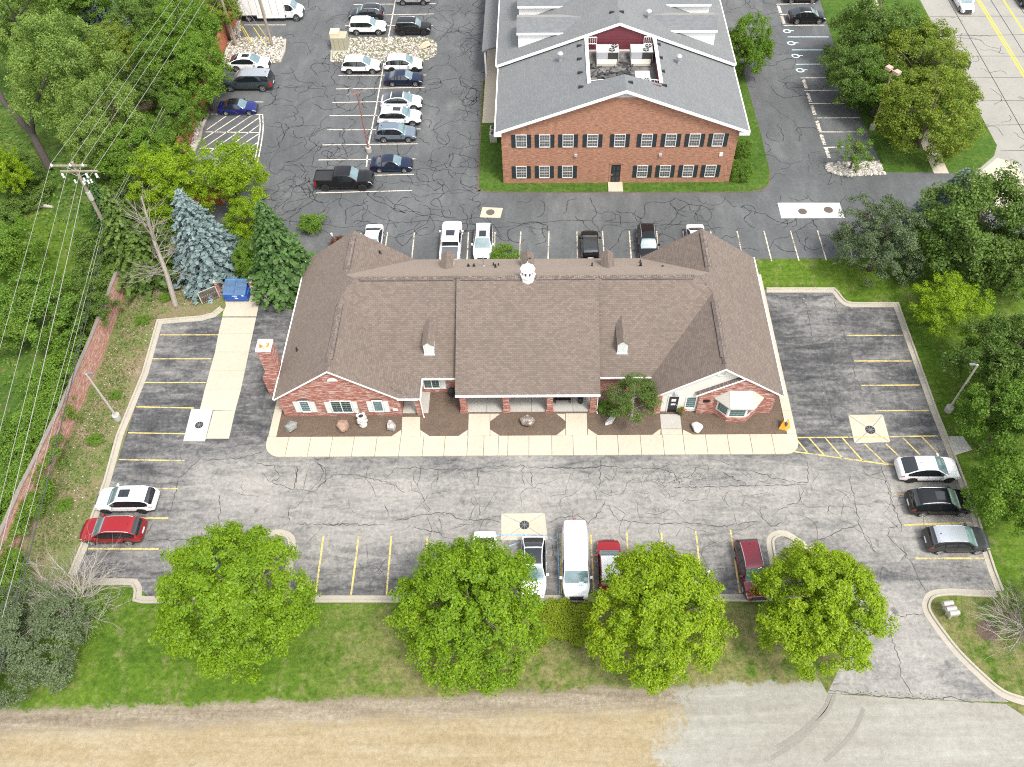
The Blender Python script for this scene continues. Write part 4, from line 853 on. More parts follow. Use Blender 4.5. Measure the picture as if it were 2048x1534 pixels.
MB().box(18.83, 19.05, W0 + .25, 56.2, -.05, EZ).build('wall', 'brick_red', office); MB().box(9.1, 9.35, W0 + .25, 46, -.05, 2.5).build('wall', 'brick_red', office)
gable_wall([(9.1, -.05), (18.83, -.05), (18.83, EZ - .05), (rr, RZ - .24), (9.1, EZ - .05)], 56.2, .25, 'brick_red')
# right wing front: siding set back, pier, small brick gable over it
YS = 41.0
gable_wall([(9.6, -.05), (12.64, -.05), (18.8, 2.3), (18.8, EZ - .05), (rr, RZ - .24), (9.3, EZ - .0)], YS, .2, 'cream_siding')
MB().box(9.08, 9.6, W0, YS + .2, -.05, EZ - .1).build('brick_pier', 'brick_red', office)
sg = (5.0 - 2.83) / (15.89 - 12.33)
gable_wall([(12.62, -.05), (18.83, -.05), (18.83, EZ + .0), (15.9, 4.92), (12.62, 2.83)], W0, .235, 'brick_red')
m = MB(); m.slab([(12.28, W0 - .14, 2.80), (15.95, W0 - .14, 2.80 + sg * 3.67), (15.95, YS + .1, 2.80 + sg * 3.67), (12.28, YS + .1, 2.80)], .12); m.build('gable_roof', 'shingle_ridge', office)
fascia((12.28, W0 - .143, 2.80), (15.93, W0 - .143, 2.80 + sg * 3.65), .14); fascia((15.95, YF_ - .003, 2.80 + sg * 3.67 + .03), (xa2, YF_ - .003, EZ + .01), .15); fascia((xb2, YF_ - .003, EZ + .01), (rr, YF_ - .003, RZ + .01), .15); fascia((rr, YF_ - .003, RZ + .01), (15.95, YF_ - .003, RZ - 1.8 * .70 + .02), .15)
# windows left gable
for x0, x1, z0, z1, s0, s1, sp in ((-20.38, -19.52, .68, 2.22, -20.84, -19.06, False), (-17.82, -16.05, .55, 2.2, -18.28, -15.59, True), (-14.33, -13.47, .66, 2.22, -14.79, -13.0, False)):
    window(office, x0, x1, z0, z1, W0, 2 if sp else 3, 5, .08, 'green_glass' if sp else 'window_glass', split=sp)
    shutter(office, s0, x0 - .02, z0 - .02, z1 - .15, W0, 'shutter_pale'); shutter(office, x1 + .02, s1, z0 - .02, z1 - .15, W0, 'shutter_pale')
    if not sp:
        m = MB(); c = (x0 + x1) / 2; pts = [(c + .55 * math.cos(a), z1 + .02 + .26 * math.sin(a)) for a in np.linspace(0, math.pi, 11)]
        m.poly([(x, W0 - .012, z) for x, z in pts][::-1] if False else [(x, W0 - .012, z) for x, z in pts]); m.poly([(x, W0 + .01, z) for x, z in pts][::-1]); m.build('window_arch', 'dark_wood', office)
c = -16.98; pts = [(c + .42 * math.cos(a), 4.86 + .42 * math.sin(a)) for a in np.linspace(0, math.pi, 13)]
m = MB(); F_ = [(x, W0 - .03, z) for x, z in pts]; B_ = [(x, W0 + .01, z) for x, z in pts]; m.poly(F_)
for i in range(len(F_)): m.poly([F_[i], F_[i - 1], B_[i - 1], B_[i]])
m.build('half_round_vent', 'white_trim', office)
pts = [(c + .52 * math.cos(a), 4.84 + .54 * math.sin(a)) for a in np.linspace(0, math.pi, 13)]; m = MB(); m.poly([(x, W0 - .012, z) for x, z in pts]); m.build('brick_arch', 'brick_orange', office)
MB().box(-12.75, -12.35, W0 - .03, W0 + .01, .78, 1.05).build('address_plaque', 'white_trim', office)
# recess window
window(office, -10.38, -8.93, .66, 2.2, 43.15, 2, 5, .09, 'green_glass', split=True); shutter(office, -8.91, -8.45, .62, 2.1, 43.15, 'shutter_pale')
# porch posts
for x in (-7.12, -3.55, .1, 3.72): MB().box(x, x + .5, 40.98, 41.42, .0, 2.6).box(x - .07, x + .57, 40.92, 41.48, -.01, .42).build('brick_pier', 'brick_red', office)
MB().box(-10.78, -10.42, 40.74, 41.1, .0, 2.55).build('brick_pier', 'brick_red', office)
m = MB(); m.tube([(-10.28, 40.58, 2.5), (-10.28, 40.62, 2.2), (-10.3, 40.68, .3), (-10.2, 40.45, .16)], .045, 6); m.build('downspout', 'white_trim', office)
m = MB(); m.tube([(4.4, 40.9, 2.5), (4.32, 41.0, 2.2), (4.3, 41.0, .3), (4.35, 40.75, .14)], .045, 6); m.build('downspout', 'white_trim', office)
# front door in the siding
dz = .13
MB().box(10.12, 11.12, YS - .05, YS + .02, dz, 2.36).build('door_surround', 'shutter_pale', office)
dr = MB().box(10.24, 11.0, YS - .09, YS - .02, dz + .02, 2.22).build('door', 'black_paint', office)
MB().box(10.42, 10.8, YS - .1, YS - .05, 1.62, 1.95).build('door_light', 'plate_white', dr); MB().box(10.42, 10.8, YS - .1, YS - .05, 1.1, 1.32).build('door_light', 'plate_white', dr)
MB().lathe((10.9, YS - .12, 1.08), [(.03, -.03), (.035, .03)], 8).build('handle', 'chrome', dr)
MB().box(10.55, 10.85, YS - .28, YS, 2.62, 2.84).build('wall_lamp', 'hvac_panel', office)
window(office, 11.62, 12.52, .55, 2.2, YS, 3, 5, .08, 'window_glass')
MB().box(11.5, 12.62, YS - .05, YS, .14, .46).build('siding_panel', 'cream_siding', office)
pl = MB().box(13.0, 13.5, W0 - .04, W0 + .01, 1.72, 2.05).build('name_plate', 'black_paint', office); MB().box(13.5, 13.62, W0 - .038, W0 + .01, 1.8, 1.92).build('name_plate', 'black_paint', office)
c = (14.0, YS, 5.35); m = MB(); n = 20; ring = [(c[0] + .36 * math.cos(a), YS - .04, c[2] + .36 * math.sin(a)) for a in np.linspace(0, 2 * math.pi, n + 1)]; m.tube(ring, .05, 6); m.build('round_vent', 'cream_siding', office)
# bay window
bp = [(14.1, W0), (15.0, 39.86), (16.63, 39.82), (17.58, W0)]
m = MB(); m.prism(bp + [(17.58, W0 + .02), (14.1, W0 + .02)], -.05, .74); bay = m.build('bay_base', 'brick_red', office)
m = MB(); ins = [(14.22, W0), (15.06, 39.93), (16.57, 39.9), (17.46, W0)]; m.prism(ins + [(17.46, W0 + .02), (14.22, W0 + .02)], .74, 2.3); baywin = m.build('bay_window', 'white_trim', office)
for a, b in zip(ins, ins[1:]):
    a, b = np.array(a), np.array(b); d = b - a; L = np.linalg.norm(d); u = d / L; nn = np.array([u[1], -u[0]])
    q0, q1 = a + u * .14, b - u * .14; z0, z1 = .9, 2.18
    o = [np.append(q0 + nn * .02, z0), np.append(q1 + nn * .02, z0), np.append(q1 + nn * .02, z1), np.append(q0 + nn * .02, z1)]
    MB().poly(o).build('pane', 'window_glass', baywin)
    m = MB()
    for i in range(1, 4): t = q0 + (q1 - q0) * i / 4; m.tube([np.append(t + nn * .03, z0), np.append(t + nn * .03, z1)], .012, 4)
    for i in range(1, 5): z = z0 + (z1 - z0) * i / 5; m.tube([np.append(q0 + nn * .03, z), np.append(q1 + nn * .03, z)], .008, 4)
    m.build('muntins', 'muntin', baywin)
RB = [(13.86, W0 - .02, 2.3), (15.04, 39.6, 2.3), (17.02, 39.58, 2.3), (17.96, W0 - .02, 2.3)]; TT = [(14.95, W0 - .02, 3.27), (16.85, W0 - .02, 3.27)]
m = MB(); m.poly([RB[0], RB[1], TT[0]]); m.poly([RB[1], RB[2], TT[1], TT[0]]); m.poly([RB[2], RB[3], TT[1]]); m.poly(RB[::-1])
for a, b in zip(RB, RB[1:]): m.poly([(a[0], a[1], 2.18), (b[0], b[1], 2.18), b, a])
br = m.build('bay_roof', 'metal_pale', office); m = MB(); A1, A2, B1, B2 = [np.array(q) for q in (RB[1], RB[2], TT[0], TT[1])]
for i in range(0, 6): t = i / 5; m.tube([A1 + (A2 - A1) * t + [0, 0, .012], B1 + (B2 - B1) * t + [0, 0, .012]], .018, 4)
for p, q in ((RB[0], TT[0]), (RB[3], TT[1])): m.tube([np.array(p) + [0, 0, .01], np.array(q) + [0, 0, .01]], .018, 4)
m.build('standing_seams', 'metal_pale', br)
# dormers on the front slope
def zmain(y): return EZ + sF * (y - MEY)
for xc in (-9.68, 6.42):
    w2, yf, zt = .41, 44.45, 4.95; zb = zmain(yf)
    yr = MEY + (zt + .36 - EZ) / sF; ye = MEY + (zt - EZ) / sF
    m = MB(); m.poly([(xc - w2, yf, zb), (xc + w2, yf, zb), (xc + w2, yf, zt), (xc, yf, zt + .33), (xc - w2, yf, zt)]); m.poly([(xc - w2, yf, zb), (xc - w2, yf, zt), (xc - w2, ye, zt)]); m.poly([(xc + w2, yf, zb), (xc + w2, ye, zt), (xc + w2, yf, zt)])
    dm = m.build('dormer', 'white_trim', office)
    m = MB(); m.slab([(xc - w2 - .09, yf - .12, zt - .06), (xc, yf - .12, zt + .37), (xc, yr + .1, zt + .37), (xc - w2 - .09, ye + .1, zt - .06)], .07); m.slab([(xc, yf - .12, zt + .37), (xc + w2 + .09, yf - .12, zt - .06), (xc + w2 + .09, ye + .1, zt - .06), (xc, yr + .1, zt + .37)], .07); m.build('dormer_roof', 'shingle_brown', dm)
    m = MB(); m.box(xc - w2 + .1, xc + w2 - .1, yf - .03, yf + .01, zb + .15, zt - .02); m.box(xc - w2 - .06, xc + w2 + .06, yf - .08, yf + .01, zb - .06, zb + .05); m.build('dormer_panel', 'shutter_pale', dm)
# rear dormers (seen from behind) and cupola
def zback(y): return MZ - sB * (y - MY)
for xc in (-8.75, -1.55, 5.62):
    w2, y1, zt = .5, 55.2, 4.72; m = MB(); yr = MY + (MZ - zt - .45) / sB; ye = MY + (MZ - zt) / sB
    m.poly([(xc + w2, y1, zback(y1)), (xc - w2, y1, zback(y1)), (xc - w2, y1, zt), (xc, y1, zt + .42), (xc + w2, y1, zt)]); m.poly([(xc + w2, y1, zback(y1)), (xc + w2, y1, zt), (xc + w2, ye, zt)]); m.poly([(xc - w2, y1, zback(y1)), (xc - w2, ye, zt), (xc - w2, y1, zt)])
    dm = m.build('dormer', 'white_trim', office)
    m = MB(); m.slab([(xc - w2 - .08, ye - .1, zt - .05), (xc, yr - .1, zt + .48), (xc, y1 + .1, zt + .48), (xc - w2 - .08, y1 + .1, zt - .05)], .07); m.slab([(xc, yr - .1, zt + .48), (xc + w2 + .08, ye - .1, zt - .05), (xc + w2 + .08, y1 + .1, zt - .05), (xc, y1 + .1, zt + .48)], .07); m.build('dormer_roof', 'shingle_brown', dm)
cu = MB(); cp = (-1.43, 49.85, 0)
cu.lathe(cp, [(.60, 6.75), (.60, 7.5), (.66, 7.52), (.66, 7.58), (.5, 7.62), (.5, 8.12), (.64, 8.16), (.64, 8.22)], 8); cup = cu.build('cupola', 'white_trim', office)
MB().lathe(cp, [(.62, 8.225), (.42, 8.42), (.16, 8.72), (.05, 8.86), (.03, 9.0), (.0, 9.1)], 8).build('cupola_roof', 'white_trim', cup)
for k in range(8):
    a = (k + .5) * math.pi / 4; x, y = cp[0] + .467 * math.cos(a), cp[1] + .467 * math.sin(a); m = MB(); m.obox((x, y, 7.87), (.03, .13, .3), a); m.build('louvre', 'dark_grille', cup)
m = MB(); m.tube([(cp[0], cp[1], 9.0), (cp[0], cp[1], 9.5)], .015, 5); m.tube([(cp[0] - .25, cp[1], 9.3), (cp[0] + .25, cp[1], 9.3)], .015, 5); m.obox((cp[0] + .2, cp[1], 9.38), (.22, .02, .16)); m.build('weather_vane', 'dark_grille', cup)
# roof pipes and vents
def on(px, py, f):                                       # foot of a roof pipe on the rear slope
    z = 5.0
    for _ in range(30): p = at(px, py, z); z = f(p[0], p[1])
    return p[0], p[1], z
fb = lambda x, y: zback(y)
def pipe(x, y, z, h, r_, mat='black_plastic', cap=False, name='vent_pipe'):
    m = MB(); m.lathe((x, y, z), [(r_ * 1.9, -.08), (r_ * 1.7, .05), (r_, .08), (r_, h)] + ([(r_ * 1.8, h), (r_ * 1.7, h + .1), (r_ * .5, h + .18)] if cap else [(r_ * .7, h + .005)]), 8); return m.build(name, mat, office)
for px, py, h, r_, mat, cap in ((937, 533, .3, .09, 'black_plastic', False), (948, 533, .3, .09, 'black_plastic', False), (967.5, 532, 1.0, .05, 'galvanised', True), (987, 531, .35, .06, 'black_plastic', False), (991, 535, .4, .08, 'black_plastic', False), (997, 531, .3, .05, 'black_plastic', False), (1184, 532, .4, .06, 'black_plastic', False), (1281, 532, .4, .1, 'black_plastic', False), (1280, 526, .4, .06, 'black_plastic', False), (1325, 533, .15, .07, 'black_plastic', False)):
    x, y, z = on(px, py, fb); pipe(x, y, z, h, r_, mat, cap)
wl_ = lambda x, y: EZ + (RZ - EZ) / (rl - xl) * (x - xl)
x, y, z = on(594.5, 701, wl_); pipe(x, y, z, .42, .07)
x, y, z = on(760, 506, lambda x, y: EZ + (RZ - EZ) / (xr - rl) * (xr - x)); pipe(x, y, z, .3, .08)
# chimney
ch = MB(); ch.box(-23.62, -22.3, 42.9, 44.5, 0, 2.5); ch.hexa([(-23.62, 42.9, 2.5), (-22.3, 42.9, 2.5), (-22.3, 44.5, 2.5), (-23.62, 44.5, 2.5), (-23.2, 42.95, 3.3), (-22.3, 42.95, 3.3), (-22.3, 44.1, 3.3), (-23.2, 44.1, 3.3)]); ch.box(-23.2, -22.1, 42.5 + .45, 44.1, 3.3, 5.95)
chim = ch.build('chimney', 'brick_red', office)
MB().box(-22.3, -21.9, 42.9, 44.4, 0, 2.5).build('chimney_back', 'brick_red', chim)
MB().box(-23.25, -22.05, 42.9, 44.15, 5.95, 6.1).build('chimney_cap', 'white_trim', chim)
MB().lathe((-22.65, 43.52, 6.1), [(.44, .0), (.42, .012)], 18).build('rust_stain', 'rust_cap', chim)
MB().lathe((-22.65, 43.52, 6.1), [(.17, 0), (.17, .2), (.24, .22), (.22, .3), (.05, .36)], 12).build('flue', 'white_trim', chim)
# things on the porch
o = MB().lathe((-8.0, 42.75, .13), [(.2, 0), (.24, .1), (.26, .75), (.3, .8), (.27, .86)], 14).lathe((-8.0, 42.75, .99), [(.24, 0), (.16, .12), (.03, .16)], 14).build('trash_can', 'black_plastic'); tag(o, 'black round trash can in the recess beside the porch pier', 'trash can')
b = thing('bench', 'black slatted bench on the covered porch', 'bench', (1.5, 42.1, .13))
m = MB(); 
for k in range(4): MB().box(.75, 2.15, 41.86 + k * .12, 41.95 + k * .12, .56, .6).build('slat', 'black_paint', b)
for k in range(3): MB().box(.75, 2.15, 42.4 + k * .03, 42.43 + k * .03, .7 + k * .14, .8 + k * .14).build('slat', 'black_paint', b)
for x in (.8, 2.05): MB().box(x, x + .06, 41.85, 42.45, .13, .56).build('leg', 'black_paint', b)
o = MB().lathe((2.95, 42.0, .13), [(.22, 0), (.22, .6), (.25, .62), (.25, .7), (.05, .78)], 14).build('ash_bin', 'black_paint'); tag(o, 'black bin on the porch slab near the right pier', 'bin')

# ------------------------------------------------------------------ two-storey brick offices behind
bk = thing('two_storey_offices', 'two storey brown brick office with black shutters and grey gable roof', 'building', (7.8, 82, 0))
YW = 70.75
def bgw(pts, Y, t, mat, name='wall'):
    m = MB(); n = len(pts); F_ = [(x, Y, z) for x, z in pts]; B_ = [(x, Y + t, z) for x, z in pts]
    m.poly(F_); m.poly(B_[::-1])
    for i in range(n): j = (i + 1) % n; m.poly([F_[j], F_[i], B_[i], B_[j]])
    return m.build(name, mat, bk)
EX0, EX1, RX, EZ2, RZ2 = -4.85, 20.4, 7.85, 6.62, 11.3
s2 = (RZ2 - EZ2) / (RX - EX0)
bgw([(-4.3, -.05), (19.52, -.05), (19.52, 6.6), (RX, RZ2 - .45), (-4.3, 6.6)], YW, .3, 'brick_brown')
MB().box(-4.3, -4.0, YW + .3, 118, -.05, 6.6).build('wall', 'brick_brown', bk); MB().box(19.2, 19.52, YW + .3, 118, -.05, 6.6).build('wall', 'brick_brown', bk)
for Y in (78, 88, 98, 108):  pass
Yf, Yw0, Yw1, Ys = 70.4, 73.55, 81.75, 81.6
wx0, wx1 = 4.4, 11.62
zw = EZ2 + s2 * (wx0 - EX0)
m = MB()
m.slab([(EX0, Yf, EZ2), (RX, Yf, RZ2), (RX, 73.1, RZ2), (wx0, Yw0, zw), (wx0, Ys + .6, zw), (EX0, Ys + .6, EZ2)], .3)
s3 = (RZ2 - EZ2) / (EX1 - RX); zw1 = EZ2 + s3 * (EX1 - wx1)
m.slab([(RX, Yf, RZ2), (EX1, Yf, EZ2), (EX1, Ys + .6, EZ2), (wx1, Ys + .6, zw1), (wx1, Yw0, zw1), (RX, 73.1, RZ2)], .3)
m.build('roof', 'shingle_grey', bk)
# back edge of the front gable roof inside the well
# rear section, a little higher
EZ3, RZ3 = 7.0, 11.72; s4 = (RZ3 - EZ3) / (RX - (EX0 - .2)); x0_, x1_ = EX0 - .2, EX1 + .15; s5 = (RZ3 - EZ3) / (x1_ - RX)
m = MB(); m.slab([(x0_, Ys, EZ3), (RX, Ys, RZ3), (RX, 120, RZ3), (x0_, 120, EZ3)], .3); m.slab([(RX, Ys, RZ3), (x1_, Ys, EZ3), (x1_, 120, EZ3), (RX, 120, RZ3)], .3); m.build('roof', 'shingle_grey', bk)
def fasc2(p, q, h=.27, t=.10, name='fascia', up=.03):
    p, q = np.array(p, float) + [0, 0, up], np.array(q, float) + [0, 0, up]; d = q - p; s_ = np.array([d[1], -d[0], 0]); s_ = s_ / np.linalg.norm(s_) * t
    P8 = [p - [0, 0, h], q - [0, 0, h], q - [0, 0, h] + s_, p - [0, 0, h] + s_]; P8 += [a + [0, 0, h] for a in P8]; MB().hexa(P8).build(name, 'white_trim', bk)
fasc2((EX0, Yf - .003, EZ2), (RX, Yf - .003, RZ2)); fasc2((RX, Yf - .003, RZ2), (EX1, Yf - .003, EZ2)); fasc2((EX0 - .003, Ys, EZ2), (EX0 - .003, Yf, EZ2), .2, .12, 'gutter'); fasc2((EX1 + .003, Yf, EZ2), (EX1 + .003, Ys, EZ2), .2, .12, 'gutter')
fasc2((x0_, Ys - .003, EZ3), (RX, Ys - .003, RZ3)); fasc2((RX, Ys - .003, RZ3), (x1_, Ys - .003, EZ3)); fasc2((x0_ - .003, 120, EZ3), (x0_ - .003, Ys, EZ3), .2, .12, 'gutter'); fasc2((x1_ + .003, Ys, EZ3), (x1_ + .003, 120, EZ3), .2, .12, 'gutter')
MB().box(EX0 - .15, -4.25, Yf - .1, YW, 6.2, 6.5).build('eave_return', 'white_trim', bk); MB().box(19.47, EX1 + .12, Yf - .1, YW, 6.2, 6.5).build('eave_return', 'white_trim', bk)
gp = [(RX - 1.3, RZ2 - .95), (RX + 1.3, RZ2 - .95), (RX, RZ2 - .45)]; m = MB(); m.poly([(x, YW - .03, z) for x, z in gp]); m.build('gable_vent', 'white_trim', bk); m = MB()
for k in range(3): m.box(RX - .9 + k * .28, RX + .9 - k * .28, YW - .06, YW - .02, RZ2 - .88 + k * .11, RZ2 - .82 + k * .11)
m.build('louvre', 'hvac_grey', bk)
# plant well
zf = 8.55
MB().box(wx0, wx1, 73.2, Yw1, zf - .2, zf).build('well_floor', 'flat_roof', bk)
bgw([(wx0 + .02, zf), (wx1 - .02, zf), (wx1 - .02, RZ3 - s5 * (wx1 - RX) - .3), (RX, RZ3 - .3), (wx0 + .02, RZ3 - s4 * (RX - wx0) - .3)], Yw1 - .06, .2, 'burgundy_siding')
MB().box(wx0, wx1, Yw1 - .12, Yw1 - .063, zf, zf + .16).build('well_trim', 'white_trim', bk)
for x, xx in ((wx0, wx0 + .1), (wx1 - .1, wx1)):
    MB().box(x, xx, 73.6, Yw1 - .07, zf, zw + .0).build('well_wall', 'burgundy_siding', bk); MB().box(x - .12, xx + .12, 73.5, Yw1 - .1, zw + .0, zw + .1).build('coping', 'white_trim', bk)
bgw([(wx0 + .1, zf), (wx1 - .1, zf), (wx1 - .1, zw), (RX, RZ2 - .32), (wx0 + .1, zw)], 73.0, .12, 'burgundy_siding')
def railing(pts, n):
    m = MB(); a, b = np.array(pts[0], float), np.array(pts[1], float); m.tube([a + [0, 0, .85], b + [0, 0, .85]], .04, 5); m.tube([a + [0, 0, .12], b + [0, 0, .12]], .04, 5)
    for i in range(n + 1): q = a + (b - a) * i / n; m.tube([q, q + [0, 0, .85]], .025, 4)
    m.build('railing', 'white_trim', bk)
railing([(wx0 + .1, Yw1 - .45, zf + .95), (wx0 + 1.15, Yw1 - .45, zf + .95)], 5); railing([(wx1 - 1.15, Yw1 - .45, zf + .95), (wx1 - .1, Yw1 - .45, zf + .95)], 5)
railing([(wx0 + .1, 74.1, zf + .55), (wx0 + 1.5, 74.1, zf + .7)], 6); railing([(wx1 - 1.2, 74.1, zf + .7), (wx1 - .1, 74.1, zf + .55)], 4)
def hvac(x0, x1, y0, y1, z0, z1, label, tray=True):
    u = thing('rooftop_unit', label, 'air conditioner', ((x0 + x1) / 2, (y0 + y1) / 2, z0), 0, 'rooftop air conditioners in the plant well')
    MB().box(x0, x1, y0, y1, z0 + .1, z1).build('cabinet', 'hvac_grey', u); MB().box(x0 + .1, x1 - .1, y0 + .1, y1 - .1, z0, z0 + .1).build('base', 'dark_wood', u)
    xm = x0 + (x1 - x0) * .5
    MB().box(x0 + .06, xm, y0 - .03, y0 - .002, z0 + .5, z1 - .06).build('panel', 'hvac_panel', u); MB().box(xm + .04, x1 - .06, y0 - .03, y0 - .002, z0 + .16, z1 - .06).build('grille', 'dark_grille', u); MB().box(x0 + .06, xm, y0 - .04, y0 - .004, z0 + .14, z0 + .46).build('panel', 'hvac_grey', u)
    for fx, fy in ((x1 - .42, y1 - .38), (x1 - .72, y0 + .42)):
        f_ = MB().lathe((fx, fy, z1), [(.33, 0), (.33, .05), (.29, .05), (.28, .02)], 20).build('fan', 'dark_grille', u); m = MB()
        for k in range(4): m.obox((fx + .13 * math.cos(k * 1.571), fy + .13 * math.sin(k * 1.571), z1 + .06), (.26, .07, .015), k * 1.571)
        m.build('blade', 'hvac_grey', f_)
    if tray: MB().hexa([(x0, y0 - .75, z0 + .1), (x1 - .25, y0 - .75, z0 + .1), (x1 - .1, y0 - .05, z0 + .1), (x0 - .0, y0 - .05, z0 + .1), (x0 + .05, y0 - .7, z0 + .35), (x1 - .3, y0 - .7, z0 + .35), (x1 - .15, y0 - .06, z0 + .5), (x0 + .05, y0 - .06, z0 + .5)]).build('intake_hood', 'metal_pale', u)
    return u
hvac(5.45, 7.78, 79.4, 80.9, zf, zf + 1.25, 'boxy pale rooftop air conditioner on the left side of the roof well'); hvac(9.02, 11.3, 79.4, 80.9, zf, zf + 1.25, 'boxy pale rooftop air conditioner at the back right of the roof well')
u = thing('rooftop_unit', 'low white rooftop air conditioner with two fans near the front of the well', 'air conditioner', (9.95, 75.4, zf), 0, 'rooftop air conditioners in the plant well')
MB().box(9.2, 10.7, 74.4, 76.5, zf, zf + .95).build('cabinet', 'hvac_grey', u)
for fx in (9.6, 10.3):
    f_ = MB().lathe((fx, 74.85, zf + .95), [(.3, 0), (.3, .05), (.26, .05), (.25, .02)], 20).build('fan', 'dark_grille', u); m = MB()
    for k in range(4): m.obox((fx + .12 * math.cos(k * 1.571), 74.85 + .12 * math.sin(k * 1.571), zf + 1.01), (.24, .07, .015), k * 1.571)
    m.build('blade', 'hvac_grey', f_)
m = MB(); r = random.Random(3)
for i in range(34):
    x, y = r.uniform(4.8, 9), r.uniform(76.6, 79.2); m.tube([(x, y, zf + .12), (x + r.uniform(-.8, .8), y + r.uniform(-.5, .5), zf + r.uniform(.1, .3)), (x + r.uniform(-1, 1), y + r.uniform(-.6, .6), zf + .1)], .05, 5)
tag(m.build('pipework', 'dark_grille', bk), kind='stuff')
for x, y in ((5.6, 75.6), (7.2, 75.4)):
    m = MB().lathe((x, y, zf), [(.34, 0), (.34, .5), (.3, .52)], 16); o = m.build('condenser', 'dark_grille', bk)
# windows
for x in (-2.86, -.5, 1.86, 4.33, 7.08, 9.8, 12.22, 14.62, 16.98):
    w_ = 1.05 if x < 5 else (1.1 if x < 8 else 1.28 if x < 14 else 1.36)
    w_ = 1.12; window(bk, x, x + w_, 4.6, 6.14, YW, 4, 4, .075, 'window_dark', rail=True); shutter(bk, x - .43, x - .02, 4.58, 6.12, YW, 'shutter_dark', 2); shutter(bk, x + w_ + .02, x + w_ + .43, 4.58, 6.12, YW, 'shutter_dark', 2)
for x in (-2.95, -.54, 1.86, 9.68, 12.06, 14.46, 16.8):
    w_ = 1.12; window(bk, x, x + w_, .72, 2.26, YW, 4, 4, .075, 'window_dark', rail=True); shutter(bk, x - .43, x - .02, .70, 2.24, YW, 'shutter_dark', 2); shutter(bk, x + w_ + .02, x + w_ + .43, .70, 2.24, YW, 'shutter_dark', 2)
dr = MB().box(7.0, 7.95, YW - .05, YW + .02, .12, 2.36).build('door', 'black_paint', bk)
for k in range(3):
    for j in range(2): MB().box(7.1 + j * .43, 7.42 + j * .43, YW - .07, YW - .04, .3 + k * .68, .84 + k * .68).build('door_panel', 'shutter_dark', dr)
MB().box(7.05, 7.12, YW - .12, YW - .05, 1.05, 1.2).build('handle', 'chrome', dr)
m = MB()
for k in range(13):
    a = math.pi * k / 12; m.obox((7.475 + .66 * math.cos(a), YW - .01, 2.36 + .28 * math.sin(a)), (.1, .06, .16), 0)
m.box(6.78, 6.98, YW - .03, YW + .01, .1, 2.4).box(7.97, 8.17, YW - .03, YW + .01, .1, 2.4); m.build('door_arch', 'brick_brown', bk)
MB().box(6.72, 8.25, 69.22, 70.72, -.01, .14).build('door_step', 'concrete', bk)
for x in (3.1, 11.75): MB().box(x, x + .3, YW - .2, YW + .01, 3.5, 3.75).build('wall_lamp', 'hvac_panel', bk)
MB().box(17.96, 18.3, YW - .08, YW + .01, 3.4, 3.82).build('meter_box', 'plate_white', bk)
# quoins at both corners: bricks that stand proud
for k in range(8):
    for x, s_ in ((-4.3, 1), (19.52, -1)):
        L = .62 if k % 2 else .42; z = .1 + k * .82; m = MB().box(min(x - s_ * .02, x + s_ * L), max(x - s_ * .02, x + s_ * L), YW - .025, YW + .2, z, z + .4); m.build('quoin', 'brick_brown', bk)
# side dormers with white cheeks
def cheek(y0, y1, left):
    zt = 9.62
    if left: xf, zroof = -2.7, (lambda x: EZ3 + s4 * (x - x0_))
    else: xf, zroof = 18.35, (lambda x: EZ3 + s5 * (x1_ - x))
    sg_ = 1 if left else -1; xi = (x0_ + (zt - EZ3) / s4) if left else (x1_ - (zt - EZ3) / s5); yc = (y0 + y1) / 2; rz_ = zt + .75; xr_ = (x0_ + (rz_ - EZ3) / s4) if left else (x1_ - (rz_ - EZ3) / s5)
    m = MB()
    for y in (y0, y1): m.poly([(xf, y, zroof(xf)), (xi, y, zt), (xf, y, zt)] if (left == (y == y1)) else [(xf, y, zroof(xf)), (xf, y, zt), (xi, y, zt)])
    m.poly([(xf, y0, zroof(xf)), (xf, y0, zt), (xf, yc, rz_), (xf, y1, zt), (xf, y1, zroof(xf))]); d_ = m.build('dormer', 'white_trim', bk)
    m = MB(); m.slab([(xf - sg_ * .15, y0 - .2, zt - .05), (xi, y0 - .2, zt - .05), (xr_, yc, rz_), (xf - sg_ * .15, yc, rz_)], .12); m.slab([(xf - sg_ * .15, yc, rz_), (xr_, yc, rz_), (xi, y1 + .2, zt - .05), (xf - sg_ * .15, y1 + .2, zt - .05)], .12); m.build('dormer_roof', 'shingle_grey', d_)
    MB().box(min(xf - sg_ * .15, xi), max(xf - sg_ * .15, xi), y0 - .26, y0 - .2, zt - .2, zt + .03).build('dormer_trim', 'white_trim', d_)
cheek(83.6, 87.0, True); cheek(89.0, 92.4, True); cheek(83.9, 87.2, False); cheek(89.2, 92.6, False)
# roof vents
def zl(x, y): return EZ2 + s2 * (x - EX0)
def zr_(x, y): return EZ2 + s3 * (EX1 - x)
def zl3(x, y): return EZ3 + s4 * (x - x0_)
def zr3(x, y): return EZ3 + s5 * (x1_ - x)
def on2(px, py, f):
    z = 9.0
    for _ in range(40): p = at(px, py, z); z = .5 * z + .5 * f(p[0], p[1])
    return p[0], p[1], z
EO, EK = (960, 0), 3.938
for px, py, f in ((782, 362, zl), (785, 466, zl), (790, 574, zl), (797, 686, zl), (1403, 350, zr_), (1420, 456, zr_), (1437, 562, zr_), (1453, 675, zr_), (1040, 98, zl3), (1115, 95, zr3), (1185, 650, zr_)):
    x, y, z = on2(EO[0] + px / EK, EO[1] + py / EK, f); m = MB(); m.hexa([(x - .28, y - .16, z - .15), (x + .28, y - .16, z - .15), (x + .28, y + .2, z - .05), (x - .28, y + .2, z - .05), (x - .2, y - .14, z + .16), (x + .2, y - .14, z + .16), (x + .24, y + .16, z + .1), (x - .24, y + .16, z + .1)]); m.build('roof_vent', 'black_plastic', bk)
